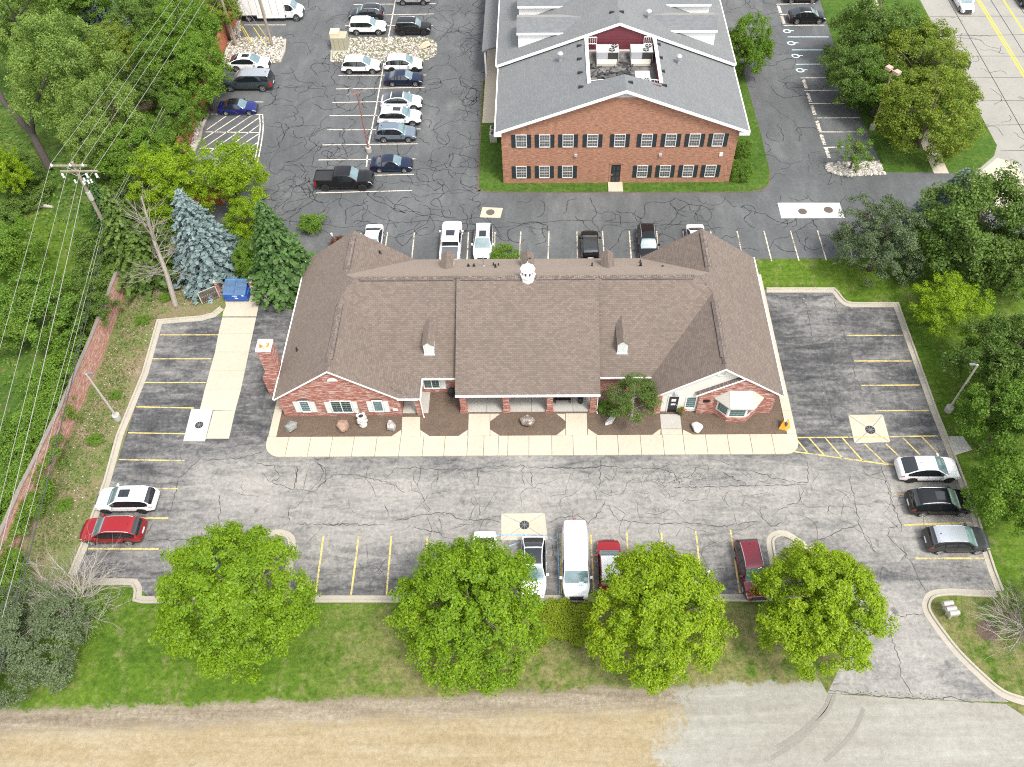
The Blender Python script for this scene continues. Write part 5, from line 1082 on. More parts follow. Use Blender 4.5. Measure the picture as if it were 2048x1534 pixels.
for px, py, f in ((632, 480, zl), (1562, 500, zr_), (1325, 145, zr3)):
    x, y, z = on2(EO[0] + px / EK, EO[1] + py / EK, f); MB().lathe((x, y, z), [(.16, -.1), (.16, .55), (.3, .58), (.32, .85), (.2, .98), (.03, 1.05)], 14).build('turbine_vent', 'galvanised', bk)
# lower side roof and walk on the left
MB().slab([(-7.2, 90.4, 3.4), (-4.32, 90.4, 4.3), (-4.32, 118, 4.3), (-7.2, 118, 3.4)], .2).build('porch_roof', 'shingle_grey', bk)
for y in (90.6, 96, 102): MB().box(-7.0, -6.8, y, y + .2, 0, 3.3).build('post', 'white_trim', bk)
sheet('side_path', [(-7.0, 81.3), (-5.0, 81.3), (-5.0, 118), (-7.0, 118)], .02, 'concrete')
for k in range(2):
    o = thing('condenser_unit', 'pale box condenser on the grass by the offices, ' + ('nearer of the two' if k == 0 else 'further of the two'), 'air conditioner', (-5.6, 78.0 + k * 1.0, 0), 0, 'ground condensers beside the two storey offices')
    MB().box(-6.0, -5.2, 77.7 + k, 78.4 + k, 0, 1.0).build('cabinet', 'metal_pale', o); MB().lathe((-5.6, 78.05 + k, 1.0), [(.3, 0), (.3, .04), (.26, .05)], 16).build('fan', 'dark_grille', o)

# ------------------------------------------------------------------ garden walls, shed, dumpster pen
def brick_wall(name, label, pts, h, t, mat, capmat='grey_wood', end=None):
    o = thing(name, label, 'wall', (pts[0][0], pts[0][1], 0))
    n = 0
    for a, b in zip(pts, pts[1:]):
        dx, dy = b[0] - a[0], b[1] - a[1]; L = math.hypot(dx, dy); an = math.atan2(dy, dx); k = max(1, round(L / 4.5))
        for i in range(k):
            t_ = (i + .5) / k; hh = h + rnd.uniform(-.03, .03); x, y = a[0] + dx * t_, a[1] + dy * t_
            MB().obox((x, y, hh / 2), (L / k - .004, t, hh), an).build('panel', mat, o)
            m = MB(); m.obox((x, y, hh + .045), (L / k - .02, t + .02, .09), an); m.build('coping', capmat, o)
    return o
wy = [(-39.85, 55.9), (-39.62, 47.9), (-39.72, 40.0), (-40.15, 33.2), (-40.2, 27.0), (-40.2, 22)]
brick_wall('brick_wall', 'long red brick garden wall with white mortar patches left of the lot', wy, 2.25, .3, 'brick_salmon', 'weathered_cap')
brick_wall('brick_wall', 'short brick return at the far end of the garden wall', [(-39.6, 56.3), (-37.9, 56.5)], 1.6, .3, 'brick_salmon', 'weathered_cap')
brick_wall('brick_wall', 'orange brick wall along the rear lot below the trees', [(-39.4, 75.6), (-39.5, 81), (-39.9, 95), (-39.75, 103), (-39.75, 118)], 1.9, .35, 'brick_orange', 'brick_orange')
sh = thing('shed', 'small shed with a grey shingle roof under the yellow tree', 'shed', at(420, 345))
cx_, cy_, _ = at(408, 340, 2.4)
MB().box(cx_ - 1.9, cx_ + 1.9, cy_ - 2.6, cy_ + 1.8, -.02, 2.3).build('wall', 'brick_orange', sh)
MB().slab([(cx_ - 2.3, cy_ - 2.9, 2.2), (cx_, cy_ - 2.9, 3.3), (cx_, cy_ + 2.1, 3.3), (cx_ - 2.3, cy_ + 2.1, 2.2)], .12).slab([(cx_, cy_ - 2.9, 3.3), (cx_ + 2.3, cy_ - 2.9, 2.2), (cx_ + 2.3, cy_ + 2.1, 2.2), (cx_, cy_ + 2.1, 3.3)], .12).build('roof', 'shingle_grey', sh)
sheet('utility_pad', P([(1250, 570), (1460, 570), (1440, 720), (1250, 720)], (380, 290), 11.8), .06, 'concrete_white')
pen = thing('dumpster_pen', 'three-sided brick dumpster pen with weathered coping behind the blue dumpster', 'enclosure', (-29, 56.5, 0))
for nm, x0, x1, y0, y1 in (('wall', -30.75, -30.45, 54.7, 58.6), ('wall', -27.55, -27.25, 54.7, 58.6), ('wall', -30.44, -27.56, 58.3, 58.6)):
    MB().box(x0, x1, y0, y1, 0, 1.75).build('wall', 'brick_red', pen); MB().box(x0 - .05, x1 + .05, y0 - .05, y1 + .05, 1.752, 1.84).build('coping', 'grey_wood', pen)
sheet('pen_floor', [(-30.4, 54.8), (-27.6, 54.8), (-27.6, 58.3), (-30.4, 58.3)], .012, 'concrete_grey')
def gate(label, hx, hy, an):
    o = thing('pen_gate', label, 'gate', (hx, hy, 0), an); W, H0, H1 = 1.75, .12, 1.55
    MB().box(0, W, -.03, .03, H0, H0 + .1).box(0, W, -.031, .031, H1 - .12, H1).box(0, W, -.032, .032, .78, .9).box(0, .09, -.035, .035, H0, H1).box(W - .09, W, -.035, .035, H0, H1).build('frame', 'grey_wood', o, local=True)
    for i in range(9): x = .12 + i * .172; MB().box(x, x + .13, .034, .06, H0 + .02, H1 - .02).build('slat', 'dark_wood', o, local=True)
    return o
gate('open grey slatted gate left of the blue dumpster', -30.6, 54.55, math.radians(213)); gate('open grey slatted gate right of the blue dumpster', -27.4, 54.55, math.radians(-27))
dm = thing('dumpster', 'blue dumpster with ribbed lids in the brick pen', 'dumpster', (-28.9, 54.6, 0))
x0, x1, y0, y1 = -29.85, -27.75, 53.75, 55.35
MB().hexa([(x0, y0 + .15, .15), (x1, y0 + .15, .15), (x1, y1, .15), (x0, y1, .15), (x0, y0, 1.15), (x1, y0, 1.15), (x1, y1, 1.5), (x0, y1, 1.5)]).build('body', 'dumpster_blue', dm)
for a, b in ((x0, (x0 + x1) / 2 - .02), ((x0 + x1) / 2 + .02, x1)):
    l = MB().hexa([(a, y0 - .04, 1.16), (b, y0 - .04, 1.16), (b, y1 + .04, 1.53), (a, y1 + .04, 1.53), (a, y0 - .04, 1.22), (b, y0 - .04, 1.22), (b, y1 + .04, 1.59), (a, y1 + .04, 1.59)]).build('lid', 'dumpster_lid', dm); m = MB()
    for i in range(11): x = a + (b - a) * (i + .5) / 11; m.tube([(x, y0, 1.225), (x, y1 - .15, 1.56)], .022, 4)
    m.build('ribs', 'dark_wood', l)
for z in (.35, .8): MB().box(x0 - .05, x1 + .05, y0 + .1 - z * .1, y0 + .16 - z * .1, z, z + .08).build('rib', 'dumpster_blue', dm)
for x in (x0 - .12, x1): MB().box(x, x + .12, y0 + .3, y1 - .3, .7, .95).build('lifting_pocket', 'dumpster_blue', dm)
for x in (x0 + .15, x1 - .25):
    for y in (y0 + .3, y1 - .2): MB().lathe((x, y, .08), [(.08, -.04), (.08, .04)], 10, 'y').build('castor', 'black_plastic', dm)
MB().hexa([(-28.95, y0 + .06, .72), (-28.65, y0 + .06, .72), (-28.65, y0 + .08, .72), (-28.95, y0 + .08, .72), (-29.05, y0 - .012, 1.0), (-28.55, y0 - .012, 1.0), (-28.55, y0 + .02, 1.0), (-29.05, y0 + .02, 1.0)]).build('emblem', 'plate_white', dm)
MB().box(-28.9, -28.6, y0 + .08, y0 + .1, .52, .64).build('lettering', 'plate_white', dm); MB().box(-28.15, -27.95, y0 - .02, y0 + .02, .95, 1.08).build('sticker', 'plate_white', dm)
# ------------------------------------------------------------------ vehicles
def pchip(xs, ys, q):
    xs, ys = np.array(xs, float), np.array(ys, float); h = np.diff(xs); dl = np.diff(ys) / h; d = np.zeros_like(ys)
    for i in range(1, len(xs) - 1):
        if dl[i - 1] * dl[i] > 0: w1, w2 = 2 * h[i] + h[i - 1], h[i] + 2 * h[i - 1]; d[i] = (w1 + w2) / (w1 / dl[i - 1] + w2 / dl[i])
    d[0], d[-1] = dl[0], dl[-1]
    i = np.clip(np.searchsorted(xs, q) - 1, 0, len(h) - 1); t = (q - xs[i]) / h[i]
    return (2 * t ** 3 - 3 * t * t + 1) * ys[i] + (t ** 3 - 2 * t * t + t) * h[i] * d[i] + (-2 * t ** 3 + 3 * t * t) * ys[i + 1] + (t ** 3 - t * t) * h[i] * d[i + 1]
SUV_TOP = [(-2.33, .58), (-2.32, .82), (-2.25, 1.03), (-1.86, 1.53), (-1.55, 1.63), (-.5, 1.68), (.0, 1.665), (.38, 1.60), (.8, 1.34), (1.2, 1.07), (1.75, .99), (2.1, .87), (2.26, .73), (2.33, .52)]
TYPES = {
 'suv': dict(L=4.66, W=1.86, top=SUV_TOP, zb=1.03, xd=-2.25, xr=-1.86, xf=.38, xc=1.2, g=.24, R=.36, wf=1.42, wr=-1.38, clad=True, rails=True, tum=.34, bp=-.35, cp=-1.25),
 'boxy': dict(L=4.6, W=1.88, top=[(-2.3, .6), (-2.29, .9), (-2.24, 1.1), (-2.05, 1.6), (-1.85, 1.68), (-.5, 1.72), (.1, 1.70), (.42, 1.64), (.75, 1.4), (1.05, 1.13), (1.75, 1.08), (2.12, .98), (2.26, .82), (2.3, .55)], zb=1.08, xd=-2.24, xr=-2.05, xf=.42, xc=1.05, g=.27, R=.38, wf=1.4, wr=-1.38, clad=True, rails=True, tum=.26, bp=-.35, cp=-1.3),
 'fastback': dict(L=4.72, W=1.88, top=[(-2.36, .6), (-2.35, .85), (-2.28, 1.04), (-2.1, 1.14), (-1.15, 1.53), (-.45, 1.62), (0, 1.61), (.35, 1.55), (.8, 1.3), (1.28, 1.02), (1.8, .94), (2.15, .82), (2.3, .68), (2.36, .5)], zb=.99, xd=-2.1, xr=-1.15, xf=.35, xc=1.28, g=.2, R=.37, wf=1.46, wr=-1.42, clad=True, rails=False, tum=.42, bp=-.3, cp=-1.15),
 'sedan': dict(L=4.78, W=1.82, top=[(-2.39, .55), (-2.38, .8), (-2.3, .95), (-1.72, 1.03), (-.98, 1.35), (-.35, 1.45), (0, 1.44), (.3, 1.38), (.7, 1.18), (1.12, .96), (1.75, .88), (2.15, .77), (2.33, .63), (2.39, .45)], zb=.92, xd=-1.72, xr=-.98, xf=.3, xc=1.12, g=.18, R=.33, wf=1.48, wr=-1.36, clad=False, rails=False, tum=.42, bp=-.25, cp=-1.0),
 'hatch': dict(L=3.95, W=1.76, top=[(-1.97, .55), (-1.96, .82), (-1.9, 1.0), (-1.6, 1.36), (-1.35, 1.42), (-.5, 1.45), (0, 1.44), (.3, 1.38), (.6, 1.18), (.92, .97), (1.45, .9), (1.78, .78), (1.92, .62), (1.97, .45)], zb=.93, xd=-1.9, xr=-1.6, xf=.3, xc=.92, g=.18, R=.32, wf=1.22, wr=-1.24, clad=True, rails=False, tum=.3, bp=-.3, cp=-1.1),
 'pickup': dict(L=5.85, W=2.02, top=[(-2.92, .7), (-2.91, 1.15), (-2.86, 1.27), (-1.06, 1.28), (-1.0, 1.30), (-.9, 1.76), (-.7, 1.86), (.2, 1.90), (.55, 1.88), (.8, 1.80), (1.1, 1.57), (1.45, 1.31), (2.2, 1.26), (2.7, 1.14), (2.87, .95), (2.92, .6)], zb=1.22, xd=-1.0, xr=-.9, xf=.8, xc=1.45, g=.36, R=.42, wf=1.85, wr=-1.85, clad=False, rails=False, tum=.2, bp=-.0, cp=-.85, bed=(-2.8, -1.08)),
 'capped': dict(L=5.7, W=2.0, top=[(-2.85, .7), (-2.84, 1.1), (-2.8, 1.22), (-2.6, 1.82), (-2.45, 1.9), (-1.0, 1.93), (-.2, 1.93), (.3, 1.92), (.6, 1.84), (1.0, 1.57), (1.35, 1.29), (2.1, 1.24), (2.6, 1.12), (2.8, .93), (2.85, .6)], zb=1.2, xd=-2.8, xr=-2.6, xf=.6, xc=1.35, g=.34, R=.4, wf=1.8, wr=-1.75, clad=False, rails=False, tum=.18, bp=-.95, cp=-2.4),
 'van': dict(L=5.7, W=2.02, top=[(-2.85, .6), (-2.84, 1.2), (-2.8, 1.9), (-2.62, 2.06), (-2.3, 2.12), (.6, 2.14), (1.05, 2.10), (1.3, 2.0), (1.65, 1.66), (1.95, 1.32), (2.45, 1.14), (2.72, .98), (2.82, .8), (2.85, .5)], zb=1.2, xd=-2.84, xr=-2.8, xf=1.3, xc=1.95, g=.28, R=.38, wf=1.9, wr=-1.75, clad=False, rails=False, tum=.12, bp=.35, cp=.3, cargo=True),
}
CARS = {}
def car_type(key, pano=False, sunroof=False):
    ck = (key, pano, sunroof)
    if ck in CARS: return CARS[ck]
    s = TYPES[key]; L, W = s['L'], s['W']; hl = L / 2; tx = [p[0] for p in s['top']]; tz = [p[1] for p in s['top']]
    xs = set(np.round(np.linspace(-hl, hl, 44), 3))
    for k in ('xd', 'xr', 'xf', 'xc'): xs.add(s[k])
    for k in ('bp', 'cp'): xs.add(s[k] - .05); xs.add(s[k] + .05)
    Ra = s['R'] + .07
    for xw in (s['wf'], s['wr']):
        for a in np.linspace(0, math.pi, 13): xs.add(round(xw + Ra * math.cos(a), 3))
    xs |= {-hl + .02, -hl + .3, hl - .42, hl - .02, s['xc'] - .32, s['xd'] + .22, s['xf'] - .12, s['xr'] + .12}
    if sunroof: xs |= {s['xf'] - .15, s['xf'] - 1.0}
    if 'bed' in s: xs |= set(s['bed'])
    xs = sorted(xs); xs = [x for i, x in enumerate(xs) if i == 0 or x - xs[i - 1] > .008]
    rings = []
    for x in xs:
        zt = float(pchip(tx, tz, x)); t = 2 * x / L
        w_ = W / 2 * (1 - (.20 if t > 0 else .11) * max(0, (abs(t) - .55) / .45) ** 2.3)
        zb = min(s['zb'] + .04 * max(0, -t), zt - .05); hb = max(zt - .055 - zb, .004)
        endf = max(0, (abs(t) - .93) / .07)
        zu = s['g'] + .16 * endf; za = 0
        for xw in (s['wf'], s['wr']):
            d = abs(x - xw)
            if d <= Ra: za = max(za, s['R'] + math.sqrt(max(Ra * Ra - d * d, 0)))
        z1 = max(zu, za); z2 = max(zu + .06, za + .004); z3 = max(.30 + s['g'] * .9, za + .035); z4 = max(min(zb - .09, zt - .13), z3 + .02); zb = max(zb, z4 + .02)
        wb = w_ * .962; y6 = wb - s['tum'] * hb - .012; cabin = hb > .12
        if not cabin: y6 = wb - .05
        y7 = y6 - (.055 if cabin else .10); z6 = zb + hb * .96; z7 = min(zt - .018, z6 + .05) if cabin else zt - .02
        z7 = max(z7, z6 + .001)
        rings.append([(x, 0, z1), (x, w_ * .72, z1), (x, w_ * .955, z2), (x, w_, z3), (x, w_ * .995, z4), (x, wb, zb), (x, y6, z6), (x, y7, z7), (x, y7 * .55, zt - .004 + .0 * x), (x, 0, zt)])
    n = len(xs); parts = {}
    def add(nm, pts): parts.setdefault(nm, MB()).poly(pts)
    for i in range(n - 1):
        xm = (xs[i] + xs[i + 1]) / 2; cab = (rings[i][6][2] - rings[i][5][2] > .10) or (rings[i + 1][6][2] - rings[i + 1][5][2] > .10)
        for k in range(9):
            nm = 'body'
            if k == 5 and cab and s['xd'] + .22 < xm < s['xc'] - .32:
                if s.get('cargo') and xm < s['bp']: nm = 'body'
                elif abs(xm - s['bp']) < .05 or abs(xm - s['cp']) < .05: nm = 'pillar' + ('b' if abs(xm - s['bp']) < .05 else 'c')
                else: nm = 'front' if xm > s['bp'] else ('rear' if xm > s['cp'] else 'quarter')
            elif k in (7, 8) and s['xf'] < xm < s['xc']: nm = 'windshield'
            elif k in (7, 8) and s['xd'] < xm < s['xr'] and not s.get('cargo'): nm = 'rear_window'
            elif k in (7, 8) and pano and s['xr'] + .1 < xm < s['xf'] - .1: nm = 'glass_roof'
            elif k == 8 and sunroof and s['xf'] - 1.0 < xm < s['xf'] - .15: nm = 'sunroof'
            elif k in (7, 8) and not pano and s['xr'] < xm < s['xf']: nm = 'roof_panel'
            elif k == 4 and xm > hl - .40 and xm < hl - .03: nm = 'headlight'
            elif k in (4, 3) and xm < -hl + .28 and xm > -hl + .02: nm = 'tail_light' if k == 4 or key in ('pickup', 'capped', 'van') else 'body'
            elif k in (1, 2) and s['clad']: nm = 'cladding'
            elif 'bed' in s and k in (7, 8) and s['bed'][0] < xm < s['bed'][1]: nm = 'bed_cover'
            for sg in (1, -1):
                q = [rings[i][k], rings[i + 1][k], rings[i + 1][k + 1], rings[i][k + 1]]; q = [(a, b * sg, c) for a, b, c in q]
                if sg < 0: q = q[::-1]
                nn = nm + ('_l' if sg > 0 else '_r') if nm in ('front', 'rear', 'quarter', 'headlight', 'tail_light', 'pillarb', 'pillarc') else nm
                if k == 0 and sg < 0 and False: continue
                add(nn, q[::-1])
    for r_, fl in ((rings[0], 0), (rings[-1], 1)):
        ring = r_ + [(a, -b, c) for a, b, c in r_[::-1][1:-1]]; add('body', ring if fl else ring[::-1])
    # front face: grille and lower intake, rear plate, mirrors, wheels
    zt = tz[-1]; m = MB(); zg = s['zb'] * .62
    m.hexa([(hl - .10, -W * .26, zg - .12), (hl + .012, -W * .22, zg - .12), (hl + .012, W * .22, zg - .12), (hl - .10, W * .26, zg - .12), (hl - .14, -W * .28, zg + .12), (hl - .03, -W * .24, zg + .12), (hl - .03, W * .24, zg + .12), (hl - .14, W * .28, zg + .12)])
    m.hexa([(hl - .1, -W * .34, s['g'] + .16), (hl + .008, -W * .28, s['g'] + .16), (hl + .008, W * .28, s['g'] + .16), (hl - .1, W * .34, s['g'] + .16), (hl - .1, -W * .34, s['g'] + .3), (hl + .01, -W * .28, s['g'] + .3), (hl + .01, W * .28, s['g'] + .3), (hl - .1, W * .34, s['g'] + .3)])
    parts['grille'] = m
    parts['number_plate'] = MB().hexa([(-hl - .015, -.26, .62), (-hl + .05, -.26, .62), (-hl + .05, .26, .62), (-hl - .015, .26, .62), (-hl - .005, -.26, .76), (-hl + .05, -.26, .76), (-hl + .05, .26, .76), (-hl - .005, .26, .76)])
    out = []
    for nm, mm in parts.items():
        base = nm.split('_l')[0].split('_r')[0] if nm[:5] in ('front', 'rear_', 'quart', 'headl', 'tail_') and nm != 'rear_window' else nm
        if nm[:6] == 'pillar': base = 'pillar'
        pn = {'front': 'side_window', 'rear': 'side_window', 'quarter': 'side_window', 'headlight': 'headlight', 'tail_light': 'tail_light', 'tail': 'tail_light'}.get(base, nm)
        mat = {'side_window': 'car_glass', 'windshield': 'car_windshield', 'rear_window': 'car_glass', 'glass_roof': 'car_glass', 'sunroof': 'car_glass', 'headlight': 'lamp_clear', 'tail_light': 'lamp_red', 'pillar': 'black_plastic', 'cladding': 'black_plastic', 'grille': 'dark_grille', 'number_plate': 'plate_white', 'bed_cover': 'black_plastic'}.get(pn, 'black_paint')
        me = mm.mesh(pn, mat, True)
        import bmesh
        bm = bmesh.new(); bm.from_mesh(me); bmesh.ops.remove_doubles(bm, verts=bm.verts, dist=.0008); bmesh.ops.recalc_face_normals(bm, faces=bm.faces) if pn == 'body' else None; bm.to_mesh(me); bm.free()
        me.set_sharp_from_angle(angle=math.radians(38))
        out.append((pn, me, pn in ('body', 'roof_panel'), None, None))
    # mirrors
    for sg in (1, -1):
        x = s['xc'] - .42; y = W / 2 - .02; z = s['zb'] + .06; mm = MB()
        mm.hexa([(x - .07, y * sg, z - .02), (x + .10, y * sg, z), (x + .07, (y + .22) * sg, z), (x - .08, (y + .22) * sg, z - .02), (x - .07, y * sg, z + .10), (x + .06, y * sg, z + .10), (x + .03, (y + .2) * sg, z + .15), (x - .08, (y + .2) * sg, z + .15)]) if sg > 0 else mm.hexa([(x - .08, (y + .22) * sg, z - .02), (x + .07, (y + .22) * sg, z), (x + .10, y * sg, z), (x - .07, y * sg, z - .02), (x - .08, (y + .2) * sg, z + .15), (x + .03, (y + .2) * sg, z + .15), (x + .06, y * sg, z + .10), (x - .07, y * sg, z + .10)])
        out.append(('side_mirror', mm.mesh('side_mirror', 'black_plastic'), True, None, None))
        if s['rails']:
            ra, rb = s['xr'] + .15, s['xf'] - .15; pts = []
            for x_ in np.linspace(ra, rb, 7):
                j = int(np.argmin([abs(q - x_) for q in xs])); pts.append((x_, (rings[j][7][1] + .02) * sg, rings[j][7][2] + (.07 if ra < x_ < rb else .01)))
            out.append(('roof_rail', MB().tube(pts, .022, 5).mesh('roof_rail', 'galvanised'), False, None, None))
        for dh in (s['bp'] + .18, s['cp'] + .12 if s['cp'] < s['bp'] - .5 else s['bp'] + .18):
            if dh == s['bp'] + .18 and s['cp'] >= s['bp'] - .5 and sg > 1: continue
            out.append(('door_handle', MB().box(dh - .1, dh + .1, (W / 2 - .012) * sg - .02, (W / 2 - .012) * sg + .02, s['zb'] - .14, s['zb'] - .105).mesh('door_handle', 'black_plastic'), True, None, None))
    # shut lines
    mm = MB()
    for x in ([s['bp'], s['bp'] + 1.0 if s['bp'] + 1.0 < s['wf'] - s['R'] + .05 else s['wf'] - s['R'] - .02] + ([s['cp'] + .05] if s['cp'] < s['bp'] - .5 else [])):
        j = int(np.argmin([abs(q - x) for q in xs])); r_ = rings[j]
        for sg in (1, -1):
            pts = [(xs[j], r_[k][1] * sg + .004 * sg, r_[k][2]) for k in (2, 3, 4, 5)]; mm.tube(pts, .008, 3)
    out.append(('shut_lines', mm.mesh('shut_lines', 'black_plastic'), False, None, None))
    if not s.get('cargo') and 'bed' not in s:
        j = int(np.argmin([abs(q - (s['xr'] + .35)) for q in xs])); out.append(('antenna', MB().hexa([(xs[j] - .07, -.02, rings[j][9][2] - .01), (xs[j] + .07, -.02, rings[j][9][2] - .01), (xs[j] + .07, .02, rings[j][9][2] - .01), (xs[j] - .07, .02, rings[j][9][2] - .01), (xs[j] - .07, -.012, rings[j][9][2] + .07), (xs[j] - .03, -.012, rings[j][9][2] + .07), (xs[j] - .03, .012, rings[j][9][2] + .07), (xs[j] - .07, .012, rings[j][9][2] + .07)]).mesh('antenna', 'black_plastic'), False, None, None))
    if 'bed' in s:
        out.append(('bed_rails', MB().box(s['bed'][0], s['bed'][1], W / 2 - .22, W / 2 - .12, s['zb'] + .02, s['zb'] + .085).box(s['bed'][0], s['bed'][1], -W / 2 + .12, -W / 2 + .22, s['zb'] + .02, s['zb'] + .085).box(-hl + .03, s['bed'][0], -W / 2 + .2, W / 2 - .2, s['zb'] + .02, s['zb'] + .07).mesh('bed_rails', 'black_paint'), True, None, None))
    R = s['R']; wy_ = W / 2 - .115
    t = MB().lathe((0, 0, 0), [(R * .66, -.10), (R * .93, -.105), (R, -.075), (R, .075), (R * .93, .105), (R * .66, .10)], 24, 'y').mesh('wheel', 'tyre', True, 40)
    rm = MB().lathe((0, 0, 0), [(R * .67, -.09), (R * .67, .104), (R * .6, .104), (R * .57, .06), (R * .14, .065), (R * .12, .09), (.01, .092)], 20, 'y'); 
    spk = MB()
    for k in range(5):
        a = k * 2 * math.pi / 5; c, e = math.cos(a), math.sin(a); c2, e2 = -e, c
        def q(r_, w_, h): return (c * r_ + c2 * w_, h, e * r_ + e2 * w_)
        spk.hexa([q(R * .1, -.035, .07), q(R * .64, -.05, .07), q(R * .64, .05, .07), q(R * .1, .035, .07), q(R * .1, -.03, .108), q(R * .62, -.04, .108), q(R * .62, .04, .108), q(R * .1, .03, .108)])
    spk.lathe((0, 0, 0), [(R * .67, .09), (R * .67, .109), (R * .6, .109), (R * .58, .09)], 20, 'y'); spk.lathe((0, 0, 0), [(R * .16, .08), (R * .14, .112)], 10, 'y')
    rim_d = rm.mesh('hub', 'rim_dark', True, 40); rim_s = spk.mesh('rim', 'rim_silver')
    CARS[ck] = dict(parts=out, tyre=t, hub=rim_d, rim=rim_s, wheels=[(s['wf'], wy_, R, 0), (s['wf'], -wy_, R, math.pi), (s['wr'], wy_, R, 0), (s['wr'], -wy_, R, math.pi)], L=L, H=max(tz))
    return CARS[ck]
def setmat(o, mt):
    o.material_slots[0].link = 'OBJECT'; o.material_slots[0].material = mt
def car(kind, colour, px, py, zc, heading, label, cat='car', pano=False, lpx=None, roof=None, dark_rims=False, sunroof=False, bed=None, name='parked_car', group='vehicles parked in the lots', rz=0.0):
    p = at(px, py, zc); hd = {'r': 0, 'l': math.pi, 'd': -math.pi / 2, 'u': math.pi / 2}[heading] + rz
    d = car_type(kind, pano, sunroof)
    root = thing(name, label, cat, (p[0], p[1], .005), hd, group)
    if lpx:
        k = lpx / pxm(py, zc) / d['L']; k = min(max(k, .9), 1.12); root.scale = (k, (1 + k) / 2, (1 + k) / 2)
    cp = carpaint(colour)
    for pn, me, painted, _, _ in d['parts']:
        o = obj(pn, me, root, True)
        if painted: setmat(o, carpaint(roof) if (roof and pn == 'roof_panel') else cp)
        if pn == 'bed_cover' and bed: setmat(o, carpaint(bed))
    for x, y, z, a in d['wheels']:
        w_ = obj('wheel', d['tyre'], root, True); w_.location = (x, y, z); w_.rotation_euler = (0, rnd.uniform(0, 1.2), a)
        h = obj('hub', d['hub'], w_, True); r_ = obj('rim', d['rim'], w_, True)
        if dark_rims: setmat(r_, MAT['rim_dark'])
    return root
# front lot
car('suv', 'white', 251, 997, .85, 'l', 'white crossover with a dark sunroof beside the red car', lpx=120, sunroof=True, dark_rims=True)
car('suv', 'red', 223.5, 1059, .8, 'l', 'bright red crossover parked nose to the left kerb', lpx=125)
car('sedan', 'dark', 437, 1130, .7, 'd', 'dark car almost hidden under the leftmost front tree')
car('sedan', 'white', 968, 1122, .7, 'd', 'white car half covered by the second front tree')
car('fastback', 'white', 1067, 1131, .8, 'd', 'white electric car with an all glass roof beside the van', pano=True)
van = car('van', 'white', 1151, 1120, 1.0, 'd', 'white cargo van facing the front grass', 'van', name='cargo_van')
mini = car('hatch', 'red', 1219, 1127, .7, 'u', 'small red hatchback with a white roof next to the van', roof='roofwhite')
car('suv', 'maroon', 1504, 1136, .8, 'd', 'maroon crossover beside the rightmost front tree', rz=.06)
car('fastback', 'white', 1857, 936, .8, 'r', 'white fastback crossover nearest the hatched paint on the right', lpx=122, dark_rims=True)
car('suv', 'black', 1881, 1002, .85, 'r', 'black crossover with pale roof rails between two parked cars', lpx=128, sunroof=True)
car('suv', 'charcoal', 1915, 1077, .85, 'r', 'dark grey crossover with a silvery roof, lowest on the right side', lpx=126, roof='roofsilver')
# row behind the long office
car('sedan', 'pearl', 745, 484, .7, 'd', 'pale car peeking out behind the left rear gable')
car('pickup', 'white', 902, 482, 1.0, 'u', 'white pickup truck with a grey open bed behind the office', 'pickup truck', bed='bedgrey', sunroof=True, name='pickup_truck')
car('suv', 'white', 966, 482, .85, 'd', 'white crossover with a sunroof beside the white pickup', sunroof=True)
car('hatch', 'black', 1180, 487, .75, 'u', 'black hatchback alone behind the middle ridge', roof='charcoal')
car('suv', 'black', 1295, 483, .85, 'd', 'black crossover behind the right rear gable')
car('sedan', 'white', 1394, 484, .7, 'd', 'white car with only its roof showing over the right gable')
# middle rows
car('pickup', 'black', 688, 355, 1.0, 'r', 'black crew cab pickup with a covered bed', 'pickup truck', lpx=117, name='pickup_truck', dark_rims=True)
car('sedan', 'navy', 783, 325, .75, 'r', 'dark navy sedan beside the black pickup', lpx=84)
car('suv', 'bluegrey', 792, 263, .85, 'r', 'blue grey crossover in front of the white one with sunroof', lpx=82)
car('suv', 'white', 799, 231, .85, 'r', 'white crossover with a square sunroof in the middle row', lpx=87, sunroof=True)
car('fastback', 'pearl', 803, 201, .8, 'r', 'pearl crossover with a long grey glass roof', lpx=82, pano=True)
car('sedan', 'navy', 807, 154, .75, 'r', 'navy sedan just below the stone island', lpx=77)
car('suv', 'white', 807, 125, .85, 'r', 'white crossover tucked behind the navy sedan', lpx=76, dark_rims=True)
car('suv', 'white', 722, 128, .85, 'r', 'white crossover left of the centre line below the stone island', lpx=77)
car('boxy', 'white', 735.5, 51, .85, 'r', 'white boxy crossover above the stone island', lpx=73)
car('boxy', 'black', 826, 52, .85, 'r', 'black boxy crossover above the stone island', lpx=71, dark_rims=True)
car('suv', 'dark', 732.5, 24, .85, 'l', 'dark crossover facing left behind the white boxy one', lpx=70)
car('suv', 'silver', 826, -8, .85, 'r', 'car cut by the top edge of the picture in the middle row', lpx=68)
# left column
car('fastback', 'white', 498, 123, .85, 'r', 'white crossover beside the gravel under the two poles', lpx=80, sunroof=True)
car('capped', 'slate', 494, 159, 1.0, 'l', 'slate grey pickup with a bed cap under the trees', 'pickup truck', lpx=104, roof='roofsilver', name='pickup_truck')
car('sedan', 'blue', 475, 212, .75, 'r', 'bright blue sedan next to the hatched bay', lpx=77, roof='black')
# east row and road
car('fastback', 'black', 1615, 29, .85, 'r', 'black fastback in the narrow east row', lpx=73)
car('suv', 'dark', 1603, -12, .85, 'r', 'dark car cut by the top edge in the east row', lpx=70)
car('sedan', 'white', 1927, 1, .7, 'd', 'white car driving on the concrete road', name='car', group='cars on the road')
car('suv', 'dark', 2052, -10, .8, 'u', 'dark car at the top right corner of the road', name='car', group='cars on the road')
